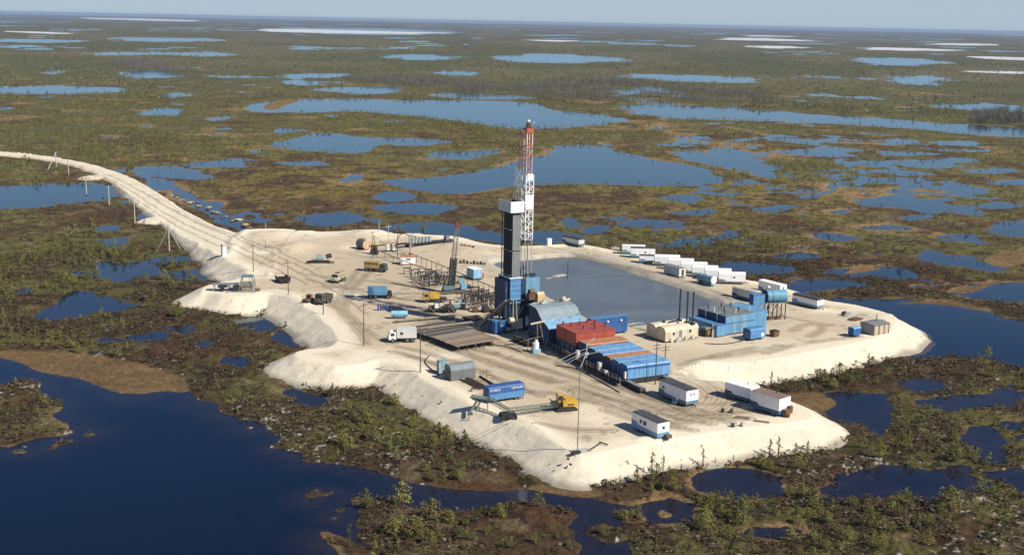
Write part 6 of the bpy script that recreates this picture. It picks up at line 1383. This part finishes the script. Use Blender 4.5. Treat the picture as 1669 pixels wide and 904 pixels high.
# winch assembly
p = P(520, 428, 0); t = thing('winch_unit', 'grey winch unit with bare pipes lying on the pale sand mound', 'winch', p, 10)
MB().box(-3.6, 3.4, -1.2, -0.9, 0.1, 0.5).box(-3.6, 3.4, 0.9, 1.2, 0.1, 0.5).box(-1.2, -0.9, -1.4, 1.4, 0.5, 0.7).box(2.0, 2.3, -1.4, 1.4, 0.5, 0.7).build('frame', STEEL(), t)
MB().cyl((-1.2, 0, 1.5), (1.2, 0, 1.5), 1.0, 14).build('drum', paint('pale teal steel', (0.30, 0.37, 0.37), wear=0.4), t)
for x in (-1.35, -0.4, 0.5, 1.35): MB().cyl((x - 0.06, 0, 1.5), (x + 0.06, 0, 1.5), 1.25, 14).build('drum_flange', GALV(), t)
MB().cyl((2.2, -0.2, 1.9), (3.6, 0.0, 2.3), 0.75, 12, 0.7).build('motor', STEEL(), t); MB().cyl((3.6, 0, 2.3), (3.75, 0.05, 2.35), 0.72, 12).build('motor_cover', RUST(), t)
MB().bar((-4.4, -1.6, 0.15), (-1.0, -1.0, 0.6), 0.2).bar((-4.0, 0.6, 0.25), (-1.2, 0.4, 0.8), 0.2).bar((2.4, -1.6, 0.2), (4.6, -2.2, 0.2), 0.2).bar((2.6, 1.0, 0.2), (4.8, 0.4, 0.15), 0.2).build('loose_pipe', STEEL(), t)
for x in (-2.6, -2.0, -1.5): MB().bar((x, 0.2, 0.4), (x + 0.15, 0.3, 1.7), 0.12).build('stanchion', GALV(), t)
# equipment on the left lobe
A = P(347, 475, 0); t = thing('manifold_skid', 'blue grey pump frame and platform on the left sand lobe', 'pump frame', (A[0], A[1], 0), 4)
FB = paint('blue grey frame paint', (0.16, 0.235, 0.27), wear=0.3)
MB().box(-0.4, 7.0, 0.0, 2.4, 1.9, 2.05).build('platform', FB, t)
for x in (0.2, 2.0, 4.2):
    for y in (0.2, 2.2): MB().bar((x, y, 0), (x, y, 1.9), 0.18).build('leg', GALV() if x < 1 else STEEL(), t)
MB().box(1.4, 3.8, -0.5, 1.4, 1.2, 1.7).box(2.0, 3.0, -0.3, 0.6, 0.2, 1.2).build('pump', STEEL(), t)
MB().box(3.6, 11.8, -1.0, 0.6, 0.02, 0.25).build('base_plate', paint('pale grey plate', (0.30, 0.31, 0.31)), t)
mb = MB()
for y in (-0.2, 2.6): mb.bar((7.2, y, 0.2), (8.0, y, 4.2), 0.2).bar((11.6, y, 0.2), (10.9, y, 4.2), 0.2).bar((8.0, y, 4.2), (10.9, y, 4.2), 0.22).bar((7.5, y, 2.0), (11.3, y, 2.0), 0.16)
for x in (8.0, 10.9): mb.bar((x, -0.2, 4.2), (x, 2.6, 4.2), 0.22)
mb.build('a_frame', FB, t); MB().box(8.0, 10.9, -0.1, 2.5, 4.32, 4.45).build('canopy', FB, t)
MB().box(8.0, 10.8, 0.2, 2.2, 0.3, 1.8).cyl((8.2, 0.9, 2.2), (10.6, 0.9, 2.2), 0.55, 10).build('engine', paint('tan engine', (0.32, 0.26, 0.18), wear=0.6, dirt=(0.08, 0.07, 0.06)), t)
MB().box(5.6, 7.2, -0.6, 1.6, 0.27, 1.6).build('gearbox', STEEL(), t); MB().cyl((11.6, 0.4, 0.5), (12.9, 0.9, 0.6), 0.4, 8).build('outlet', RUST(), t)
MB().bar((9.6, 4.2, 0.0), (9.6, 4.2, 3.4), 0.16).bar((7.6, 4.2, 3.4), (14.0, 4.4, 3.6), 0.14).build('overhead_pipe', GALV(), t)
# white silo by the road
p = P(365, 421, -0.9); t = thing('white_silo', 'white upright tank with dark back on a sand spur by the road', 'tank', (p[0], p[1], -1.2), 10)
MB().cyl((0, 0, 0.4), (0, 0, 4.2), 0.85, 16).build('tank', WHITE(), t); MB().cyl((0, 0, 4.2), (0, 0, 4.5), 0.85, 16, 0.3).build('tank_top', GALV(), t); MB().box(-0.9, -0.5, 0.5, 0.9, 0.4, 4.8).build('ladder', STEEL(), t); MB().box(-2.0, 1.4, -0.9, 0.9, 0.0, 0.38).build('skid', STEEL(), t)
# olive tank with pale end
t = thing('olive_tank', 'dull green horizontal tank with pale orange end on the back of the yard', 'tank', (*P(592, 406, 0)[:2], 0), -48)
MB().cyl((-2.0, 0, 1.75), (1.9, 0, 1.75), 1.6, 18).build('tank', paint('dull green tank paint', (0.115, 0.13, 0.105), wear=0.4), t); MB().cyl((1.9, 0, 1.75), (2.05, 0, 1.75), 1.58, 18, 1.4).build('tank_end', PEACH(), t)
for x in (-1.3, 1.2): MB().box(x - 0.2, x + 0.2, -1.2, 1.2, 0, 0.6).build('cradle', STEEL(), t)
MB().cyl((0, 0, 3.3), (0, 0, 3.6), 0.4, 10).build('hatch', GREY(), t)
# small jib crane
p = P(610, 414, 0); t = thing('jib_crane', 'small yellowish jib crane with dark base at the back of the yard', 'crane', p, -20)
MB().prism([(-1.3, 0.0), (1.3, 0.0), (0.7, 2.0), (-0.7, 2.0)], -0.9, 0.9, 'y').build('base', STEEL(), t); MB().box(-0.7, 0.9, -0.6, 0.6, 2.003, 3.0).build('house', RUST(), t); MB().bar((0.3, 0, 3.0), (-0.2, 0, 6.2), 0.28).build('mast', YEL(), t); MB().bar((0.5, 0, 2.8), (4.4, -0.6, 3.6), 0.35).build('boom', paint('olive boom paint', (0.13, 0.14, 0.08)), t); MB().bar((-0.2, 0, 6.1), (4.2, -0.5, 3.7), 0.08).build('stay', STEEL(), t); MB().box(-1.6, -0.7, -0.5, 0.5, 2.2, 2.9).build('counterweight', YEL(), t)
# white cabin with orange roof
t = thing('white_cabin', 'white cabin with orange roof and small dark window beside the pipe bridge', 'cabin', corner(653, 432, 0, 8, 4.6, 2.6, -1, -1), 8)
MB().box(-2.3, 2.3, -1.3, 1.3, 0.35, 2.6).build('wall', WHITE(), t); MB().prism([(-1.5, 2.603), (1.5, 2.603), (1.4, 2.8), (-1.4, 2.8)], -2.45, 2.45).build('roof', ORANGE(), t); window(t, 0.1, -1.3, 1.85, 1.2, 0.35, 'y', -1, GREY()); MB().box(-2.2, 2.2, -1.1, -0.9, 0, 0.347).box(-2.2, 2.2, 0.9, 1.1, 0, 0.347).build('skids', STEEL(), t); MB().box(0.9, 2.0, -0.6, 0.5, 2.803, 3.1).build('roof_hatch', paint('pink primer', (0.55, 0.33, 0.27)), t)
t = thing('valve_rack', 'small rack of white and red valve boxes behind the orange roofed cabin', 'valve rack', P(637, 410, 0), 5)
MB().box(-2.2, 1.9, -0.5, 0.6, 0.1, 0.45).build('base', STEEL(), t)
for x, m_, h_ in ((-1.6, GALV(), 2.2), (-0.8, WHITE(), 2.4), (0.1, RUST(), 2.6), (1.1, WHITE(), 1.5)): MB().box(x - 0.28, x + 0.28, -0.35, 0.35, 0.452, h_).build('valve_box', m_, t)
MB().bar((0.1, 0, 2.6), (1.6, 0, 3.2), 0.12).bar((-2.0, 0, 3.0), (1.2, 0, 3.0), 0.1).build('header_pipe', RUST(), t)
p = P(669, 416, 0); t = thing('vent_stack', 'tall pale vent stack with hooked top behind the orange roofed cabin', 'vent stack', p, 10); MB().cyl((0, 0, 0), (0, 0, 6.8), 0.3, 10, 0.2).build('stack', GALV(), t); MB().bar((0, 0, 6.7), (1.0, 0, 7.2), 0.24).build('hood', GALV(), t); MB().box(-0.6, 0.6, -0.5, 0.5, 0, 0.7).build('foot', STEEL(), t)
p = P(645, 404, 0); mb = MB(); t = thing('loop_pipe', 'dark curved overhead pipe running behind the orange roofed cabin', 'pipe', p, 8); pts = [(0, 0, 0), (0.5, 0, 2.6), (1.3, 0, 4.3), (2.4, 0, 5.0), (4.4, 0.2, 4.2), (7.0, 0.3, 3.6)]
for a, b in zip(pts[:-1], pts[1:]): mb.bar(a, b, 0.24)
mb.build('tube', STEEL(), t); MB().bar((4.4, 0.2, 4.2), (4.4, 0.2, 0), 0.12).build('prop', STEEL(), t)
# low loader
A, B = P(662, 403, 0), P(737, 395, 0); yw = math.degrees(math.atan2(B[1] - A[1], B[0] - A[0])); ln = float(np.hypot(*(B - A)[:2])); t = thing('low_loader', 'long black low loader trailer carrying grey cylinders at the back edge', 'trailer', (A[0], A[1], 0), yw)
MB().box(0, ln, -1.2, 1.2, 0.9, 1.2).build('deck', STEEL(), t); MB().box(-3.6, 0.6, -1.0, 1.0, 1.203, 1.5).bar((-3.5, 0, 1.3), (-4.6, 0, 0.8), 0.3).build('gooseneck', STEEL(), t)
for k in range(6): MB().cyl((2.4 + 1.35 * k, -0.2, 1.203), (2.7 + 1.35 * k, 0.0, 3.0), 0.55, 10).build('gas_cylinder', paint('grey green cylinder paint', (0.30, 0.35, 0.34)), t)
MB().box(ln - 3.0, ln - 1.6, -0.8, 0.8, 1.203, 2.6).build('spare_rack', GREY(), t); vwheels(t, (0.8, 1.9, ln - 3.2, ln - 2.1, ln - 1.0), 1.0, 0.5)
MB().box(ln + 0.1, ln + 1.2, -1.0, 1.0, 0.7, 1.1).build('tail_board', WHITE(), t)
for i, (px, py) in enumerate([(752, 404), (758, 405), (765, 406), (771, 407)]):
    t = thing('oil_drum', 'dark drum lying in the row on the sand right of the low loader', 'drum', (*P(px, py, 0)[:2], 0.6), 15 + 20 * i, 'dark drums in a row by the low loader'); MB().cyl((-0.5, 0, 0.4), (0.5, 0, 0.4), 0.4, 10).build('shell', STEEL() if i % 2 else RUST(), t)
# blue cabin
t = thing('blue_cabin', 'pale blue cabin with white roof and a red drum at its end', 'cabin', corner(772, 456, 0.2, -58, 4.2, 2.8), -58)
MB().box(-2.1, 2.1, -1.4, 1.4, 0.5, 3.2).build('wall', paint('pale blue cabin paint', (0.25, 0.46, 0.60), wear=0.25), t); MB().box(-2.2, 2.2, -1.5, 1.5, 3.203, 3.33).build('roof', WHITE(), t); MB().box(2.103, 2.16, -0.9, -0.1, 0.7, 2.6).build('door', SKYB(), t)
MB().box(-2.0, 2.0, -1.2, -1.0, 0, 0.497).box(-2.0, 2.0, 1.0, 1.2, 0, 0.497).build('skids', STEEL(), t)
p = P(783, 454, 0); t = thing('red_drum', 'rusty red drum standing at the end of the pale blue cabin', 'drum', p, -30); MB().cyl((0, -0.7, 0.9), (0, 0.7, 0.9), 0.85, 14).build('shell', paint('rusty red drum paint', (0.34, 0.10, 0.07), wear=0.4), t); MB().cyl((0, 0.7, 0.9), (0, 0.85, 0.9), 0.7, 12).build('end_cap', STEEL(), t); MB().box(-0.6, 0.6, -0.6, 0.6, 0, 0.2).build('cradle', STEEL(), t)
# scrap row behind the cabin
t = thing('scrap_row', 'short row of rusty scrap beyond the pale blue cabin', 'scrap', P(770, 430, 0), -12); r = random.Random(9)
for k in range(8): MB().box(-4.2 + 1.1 * k, -3.5 + 1.1 * k, -0.4, 0.4 * r.random(), 0, 0.5 + 0.9 * r.random()).build('scrap_piece', RUST() if k % 2 else STEEL(), t)
# truck crane with raised mast
p = P(738, 478, 0); t = thing('mast_crane', 'mobile crane with upright grey lattice mast and red tip', 'crane', p, 15)
MB().box(-3.0, 3.4, -1.2, 1.2, 0.7, 1.3).build('chassis', STEEL(), t); vwheels(t, (-2.2, 1.4, 2.5), 1.05); cb_ = MB().box(2.2, 3.8, -1.1, 1.1, 1.303, 2.8).build('cab', SKYB(), t); MB().box(3.803, 3.85, -0.9, 0.9, 1.9, 2.6).build('windscreen', glass(), cb_)
MB().box(-2.8, 0.2, -1.1, 1.1, 1.303, 2.4).build('deck_box', paint('dull blue green paint', (0.12, 0.22, 0.25)), t)
mb = MB(); lat_bar(mb, (-0.5, 0, 1.3), (0.2, 0, 10.0), 1.5, 8, 0.26, 0.14); mb.box(-0.7, 0.6, -0.5, 0.6, 2.4, 9.6); mb.build('lower_mast', paint('dark green grey steel', (0.075, 0.09, 0.085)), t)
mb = MB(); lat_bar(mb, (0.2, 0, 10.0), (0.95, 0, 18.4), 1.0, 8, 0.12, 0.07); mb.build('upper_mast', paint('grey mast steel', (0.20, 0.20, 0.19)), t)
mb = MB(); lat_bar(mb, (0.95, 0, 18.4), (1.05, 0, 19.8), 0.6, 2, 0.14, 0.1); mb.box(0.75, 1.35, -0.3, 0.3, 19.0, 20.0); mb.build('mast_tip', LEADR(), t)
MB().bar((-0.6, -0.2, 9.8), (-2.6, -0.4, 1.4), 0.1).build('stay', STEEL(), t)
# yellow truck crane and khaki truck below it
t = thing('truck_crane', 'yellow truck crane with its boom lowered to the right', 'crane', P(706, 492, 0), 8)
MB().box(-2.6, 3.6, -1.1, 1.1, 0.7, 1.15).build('chassis', STEEL(), t); vwheels(t, (-1.9, 1.4, 2.5), 1.0)
c = MB().prism([(-2.9, 0.8), (-2.9, 1.7), (-2.6, 2.6), (-1.1, 2.6), (-1.1, 0.8)], -1.15, 1.15, 'y').build('cab', paint('faded yellow cab', (0.45, 0.30, 0.09)), t); MB().box(-2.4, -1.4, -1.2, -1.153, 1.7, 2.4).build('side_window', glass(), c)
MB().box(-0.9, 1.6, -1.1, 1.1, 1.153, 2.7).build('crane_house', YEL(), t); MB().bar((1.0, -0.3, 2.5), (8.8, 0.4, 2.9), 0.55).build('boom', paint('dark olive boom', (0.14, 0.125, 0.075), wear=0.5), t); MB().bar((8.6, 0.4, 2.9), (8.6, 0.4, 0.3), 0.1).build('hook_line', STEEL(), t)
t = truck((*P(722, 508, 0)[:2], 0), 6, 'khaki truck with white door frame below the yellow truck crane', KHAKI(), None, 7.6, 2.4, box=False, bonnet=1.4, cabl=1.5, cabh=2.7)
MB().box(-2.2, -0.9, -1.24, -1.19, 1.3, 2.6).build('door', WHITE(), t); MB().box(-0.6, 3.7, -1.1, 1.1, 0.955, 1.3).box(0.2, 2.6, -0.6, 0.7, 1.3, 2.0).build('flatbed', paint('khaki deck', (0.16, 0.15, 0.10)), t); MB().box(1.6, 2.1, -0.4, 0.2, 2.003, 2.9).build('pump_head', LEADR(), t); MB().box(2.8, 4.6, -0.7, 0.6, 1.303, 1.9).build('white_box', GREENBLUE(), t)
# blue cylinder on skid, bottle rack
t = thing('blue_tank', 'light blue cylinder tank lying on a skid before the dark patch', 'tank', (*P(651, 519, 0)[:2], 0), 8)
MB().cyl((-2.1, 0, 1.35), (2.1, 0, 1.35), 0.75, 16).build('tank', paint('light sky blue tank', (0.24, 0.53, 0.66), wear=0.2), t)
for x in (-1.5, 1.4): MB().box(x - 0.15, x + 0.15, -0.7, 0.7, 0.2, 0.8).build('saddle', BLUED(), t)
MB().box(-2.4, 2.3, -0.9, -0.7, 0, 0.197).box(-2.4, 2.3, 0.7, 0.9, 0, 0.197).build('skid', GALV(), t)
t = thing('bottle_rack', 'small rack of dark blue upright gas bottles left of the blue tank', 'gas bottles', P(624, 506, 0), 6)
for k in range(4): MB().cyl((-1.2 + 0.7 * k, 0, 0.1), (-1.2 + 0.7 * k, 0, 1.6), 0.24, 8).cyl((-1.2 + 0.7 * k, 0, 1.6), (-1.2 + 0.7 * k, 0, 1.85), 0.1, 6).build('gas_bottle', BLUE2(), t)
MB().box(-1.6, 1.4, -0.4, 0.4, 0, 0.097).bar((1.3, 0, 0), (1.3, 0, 2.0), 0.08).build('rack', GALV(), t)
# ---- pipe racks
for nm, q, lab in (('a', [(660, 533), (738, 522), (772, 536), (700, 548)], 'low dark pipe rack next to the white truck, mostly empty'), ('b', [(704, 548), (770, 535.5), (806, 554), (744, 564)], 'low rack of trestles under the brown drill pipes')):
    Q = [P(x, y, 1.5) for x, y in q]; c = sum(Q) / 4; t = thing('pipe_rack', lab, 'pipe rack', (c[0], c[1], 0)); V = [Vector((p[0] - c[0], p[1] - c[1], 0)) for p in Q]
    for k in range(5):
        u = 0.06 + 0.22 * k; p0 = V[0].lerp(V[1], u); p1 = V[3].lerp(V[2], u)
        MB().bar(p0 + Vector((0, 0, 1.15)), p1 + Vector((0, 0, 1.15)), 0.3).bar(p0, p0 + Vector((0, 0, 1.0)), 0.25).bar(p1, p1 + Vector((0, 0, 1.0)), 0.25).bar(p0.lerp(p1, 0.5), p0.lerp(p1, 0.5) + Vector((0, 0, 1.0)), 0.25).build('trestle', STEEL() if k % 2 else RUST(), t)
    if nm == 'a':
        MB().box(V[3].x, V[3].x + 0.1, V[3].y, V[3].y + 0.1, 1.3, 1.9).build('stop', STEEL(), t)
        pd = MB().add([tuple(V[i] + Vector((0, 0, 1.31))) for i in range(4)] + [tuple(V[i] + Vector((0, 0, 1.38))) for i in range(4)], [(0, 1, 2, 3), (7, 6, 5, 4), (0, 4, 5, 1), (1, 5, 6, 2), (2, 6, 7, 3), (3, 7, 4, 0)]).build('deck_plate', paint('dull grey deck', (0.17, 0.155, 0.135), wear=0.5), t)
    lp = 'drill pipe lying in the full brown layer on the front rack' if nm == 'b' else 'dark pipe lying on the mostly empty rack by the white truck'
    gp = 'drill pipes laid out on the front rack' if nm == 'b' else 'loose dark pipes on the back rack'
    npipe = 44 if nm == 'b' else 9
    d0 = (V[1] - V[0]); prot = None
    for k in range(npipe):
        u = (k + 0.5) / npipe if nm == 'b' else [0.05, 0.09, 0.3, 0.34, 0.38, 0.62, 0.66, 0.9, 0.95][k]
        s0 = V[0].lerp(V[3], u) + Vector((c[0], c[1], 0)); dd = (V[1].lerp(V[2], u) - V[0].lerp(V[3], u))
        yw = math.atan2(dd.y, dd.x); ln = d0.length
        rr = 0.105 if nm == 'b' else 0.14
        mats = [PIPE(), paint('tan drill pipe', (0.24, 0.185, 0.125), wear=0.4), paint('grey drill pipe', (0.17, 0.165, 0.15), wear=0.4), RUST()]
        pp = thing('drill_pipe', lp, 'drill pipe', (s0.x, s0.y, 1.3 + rr + (0.09 if nm == 'a' else 0)), math.degrees(yw), gp)
        off = random.uniform(-0.25, 0.25); m_ = mats[(k // 5 + (k % 3 == 0)) % 4] if nm == 'b' else STEEL()
        MB().cyl((off, 0, 0), (ln + off, 0, 0), rr, 7).cyl((ln + off - 0.4, 0, 0), (ln + off, 0, 0), rr * 1.3, 7).build('tube', m_, pp)
A, B = P(640, 545, 0.8), P(770, 527, 1.4); t = thing('catwalk', 'narrow plank catwalk between the two pipe racks', 'catwalk', (A[0], A[1], 0)); d = Vector(B - A); d.z = 0.4
MB().bar((0, 0, 1.45), d + Vector((0, 0, 1.45)), 1.3, 0.12).build('deck', paint('sandy plank deck', (0.36, 0.29, 0.20)), t)
for u in (0.08, 0.3, 0.55, 0.8): MB().bar(d * u, d * u + Vector((0, 0, 1.4)), 0.9, 0.3).build('support', STEEL(), t)
A, B = P(642, 523, 0.5), P(745, 514, 0.5); t = thing('catwalk', 'long plank walkway along the back of the empty pipe rack', 'catwalk', (A[0], A[1], 0)); d = Vector(B - A)
MB().bar((0, 0, 0.6), d + Vector((0, 0, 0.6)), 1.1, 0.14).build('deck', paint('sandy plank deck', (0.36, 0.29, 0.20)), t)
for u in (0.05, 0.4, 0.75, 0.95): MB().bar(d * u, d * u + Vector((0, 0, 0.5)), 0.9, 0.3).build('support', STEEL(), t)
# loose dark timber below the ramp
t = thing('timber_pile', 'pile of dark beams and plates in the shade left of the pipe ramp', 'beams', P(772, 520, 0), 20); r = random.Random(3)
for k in range(7): MB().bar((-3 + r.random() * 1.5, -2 + 0.6 * k, 0.2 + 0.1 * (k % 3)), (3 - r.random() * 2, -1.6 + 0.55 * k, 0.3 + 0.35 * r.random()), 0.3).build('beam', STEEL() if k % 2 else WOOD(), t)
# ---- pipe bridge and trestles
def rail(pts, h, label, step=3.6, two=False):
    Q = [P(x, y, 0) for x, y in pts]; t = thing('pipe_bridge', label, 'pipe bridge', (Q[0][0], Q[0][1], 0))
    V = [Vector((q[0] - Q[0][0], q[1] - Q[0][1], 0)) for q in Q]; top = MB()
    for a, b in zip(V[:-1], V[1:]):
        top.bar(a + Vector((0, 0, h)), b + Vector((0, 0, h)), 0.2)
        if two: top.bar(a + Vector((0, 0, h * 0.45)), b + Vector((0, 0, h * 0.45)), 0.12)
        n = max(1, int((b - a).length / step))
        for k in range(n): q = a.lerp(b, k / n); MB().bar(q, q + Vector((0, 0, h)), 0.15).build('post', RUST() if k % 2 else STEEL(), t)
    top.build('pipe', PIPE(), t)
rail([(671, 425), (729, 448), (779, 470), (815, 486)], 2.3, 'long raised pipe on posts running towards the rig, behind the crane', 3.4)
rail([(614, 416), (655, 432), (699, 450), (725, 462)], 1.7, 'raised pipe on posts running past the orange roofed cabin', 5.0)
st = None
def stand(px, py, w_, h, lab, grp, yaw, m_):
    t = thing('pipe_stand', lab, 'pipe stand', P(px, py, 0), yaw, grp)
    for s in (-1, 1): MB().bar((s * w_ / 2, -0.5, 0), (s * w_ / 2, -0.1, h), 0.17).bar((s * w_ / 2, 0.5, 0), (s * w_ / 2, 0.1, h), 0.17).build('leg', m_, t)
    MB().bar((-w_ / 2 - 0.3, 0, h), (w_ / 2 + 0.3, 0, h), 0.26).build('crossbeam', STEEL(), t); MB().bar((-w_ / 2, 0, h * 0.45), (w_ / 2, 0, h * 0.45), 0.16).build('stretcher', RUST(), t)
for i, (px, py) in enumerate([(663, 447), (676, 452), (683, 455), (690, 456), (697, 459), (704, 456), (711, 461), (705, 466), (718, 460), (698, 452), (712, 452), (722, 464), (728, 462), (708, 458), (694, 462), (724, 457)]):
    stand(px, py, 1.7 + 0.5 * (i % 3), 2.1 + 0.35 * (i % 2), 'dark steel pipe stand in the cluster left of the upright crane mast', 'pipe stands left of the upright crane', 10 + 16 * (i % 3), [STEEL(), STEEL(), GALV(), STEEL()][i % 4])
for i, (px, py) in enumerate([(766, 478), (774, 481), (782, 482), (790, 486), (797, 489), (804, 490), (770, 494), (778, 497), (786, 495), (794, 497), (802, 499), (764, 492), (772, 486), (786, 489), (795, 493), (808, 495), (759, 486), (781, 488)]):
    stand(px, py, 1.9 + 0.5 * (i % 3), 1.9 + 0.4 * (i % 2), 'dark steel pipe stand in the cluster just left of the rig', 'pipe stands just left of the rig', 10 + 16 * (i % 3), [STEEL(), RUST(), STEEL(), GALV()][(i + 1) % 4])
for i, (px, py, m_) in enumerate([(700, 462, OFFW()), (688, 462, GALV()), (752, 462, GREENBLUE()), (716, 448, GALV()), (750, 492, GREENBLUE())]):
    t = thing('fitting_box', ['pale box among the left pipe stands', 'grey fitting box at the foot of the left pipe stands', 'teal box right of the upright crane', 'small grey box on top of the left pipe stands group', 'flat teal box by the end of the truck crane boom'][i], 'box', P(px, py, 0), 12); MB().box(-0.8, 0.8, -0.5, 0.5, 0.1, 0.9 + 0.7 * (i == 2)).build('body', m_, t); MB().box(-0.7, 0.7, -0.4, 0.4, 0, 0.097).build('skid', STEEL(), t)
# ---- small litter: stones on the banks, planks on the yard
for i, (px, py) in enumerate([(635, 615), (644, 627), (651, 641), (677, 646), (689, 645), (719, 655), (868, 690), (1040, 766), (926, 748), (925, 760), (923, 776), (930, 757)]):
    p = surf(px, py, -1.5); lab = 'dark clod lying on the left sand bank' if i < 6 else 'dark clod lying on the near corner bank'
    t = thing('clod', lab, 'clod', p, i * 37, 'dark clods on the left bank' if i < 6 else 'dark clods on the near bank'); mb = MB().ball((0, 0, 0.1), 0.14 + 0.07 * (i % 3), 7, 5, 0.7)
    mb.v = [(x * (1 + 0.3 * math.sin(9 * y + i)), y * (1 + 0.3 * math.cos(7 * x)), z) for x, y, z in mb.v]; mb.build('lump', WOOD(), t)
for i, (px, py) in enumerate([(1209, 681), (1242, 687)]):
    p = surf(px, py); t = thing('plank_pile', ['short pile of brown planks before the white roofed trailer', 'flat brown plank on the sand before the brown roofed trailer'][i], 'planks', p, -20)
    for k in range(3 if i == 0 else 2): MB().box(-1.6 + 0.2 * k, 1.4, -0.5 + 0.4 * k, -0.15 + 0.4 * k, 0, 0.14 + 0.05 * k).build('plank', paint('brown plank', (0.26, 0.19, 0.12)), t)
for i, (px, py) in enumerate([(1194, 695), (1210, 694), (1178, 671), (1192, 672)]):
    p = surf(px, py); t = thing('debris_block', ['dark block on the edge of the near bank', 'grey block beside the dark one on the near bank', 'dark lump among the curved ruts', 'second dark lump in the curved ruts, right one'][i], 'block', p, 30 * i); MB().prism([(-0.4, 0), (0.4, 0), (0.3, 0.7), (-0.2, 0.8)], -0.3, 0.3).build('block', [STEEL(), GALV(), WOOD(), WOOD()][i], t); MB().bar((-0.5, 0.2, 0.05), (0.8, 0.4, 0.1), 0.1).build('bar', WOOD(), t)
# pale driftwood and rubble line beside the road canal
for i in range(26):
    u = i / 25; px = 282 + u * 130 + random.uniform(-4, 4); py = 318 + u * 54 + random.uniform(-4, 3)
    p = P(px, py, -3.6); t = thing('peat_block', 'pale or rusty peat block in the line along the road ditch', 'peat block', (p[0], p[1], -3.75), random.uniform(0, 180), 'peat blocks dug out along the road ditch')
    mb = MB().ball((0, 0, 0.3), 0.45 + random.random() * 0.7, 8, 5, 0.45); mb.v = [(x * 1.5 * (1 + 0.25 * math.sin(3 * y + i)), y * (1 + 0.3 * math.cos(2 * x + i)), z) for x, y, z in mb.v]
    mb.build('block', [paint('pale dry peat', (0.33, 0.26, 0.18)), paint('rusty peat', (0.20, 0.10, 0.05)), paint('sandy lump', (0.46, 0.40, 0.31))][i % 3], t)

# long low pipe beds among the stands
for pts, lab in (([(668, 455), (716, 449), (728, 458), (684, 465)], 'low dark pipe bed under the stands left of the upright crane'), ([(758, 484), (800, 478), (814, 492), (772, 500)], 'low dark pipe bed under the stands just left of the rig')):
    Q = [P(x, y, 0.9) for x, y in pts]; c = sum(Q) / 4; t = thing('pipe_bed', lab, 'pipe bed', (c[0], c[1], 0)); V = [Vector((q[0] - c[0], q[1] - c[1], 0)) for q in Q]
    for k in range(4):
        u = 0.08 + 0.28 * k; p0 = V[0].lerp(V[1], u); p1 = V[3].lerp(V[2], u)
        MB().bar(p0 + Vector((0, 0, 0.8)), p1 + Vector((0, 0, 0.8)), 0.22).bar(p0, p0 + Vector((0, 0, 0.7)), 0.2).bar(p1, p1 + Vector((0, 0, 0.7)), 0.2).build('trestle', STEEL(), t)
    for k in range(8):
        u = 0.06 + 0.12 * k; p0 = V[0].lerp(V[3], u) + Vector((0, 0, 1.02)); p1 = V[1].lerp(V[2], u) + Vector((0, 0, 1.02))
        MB().cyl(p0, p1, 0.1, 6).build('pipe', PIPE() if k % 3 else STEEL(), t)
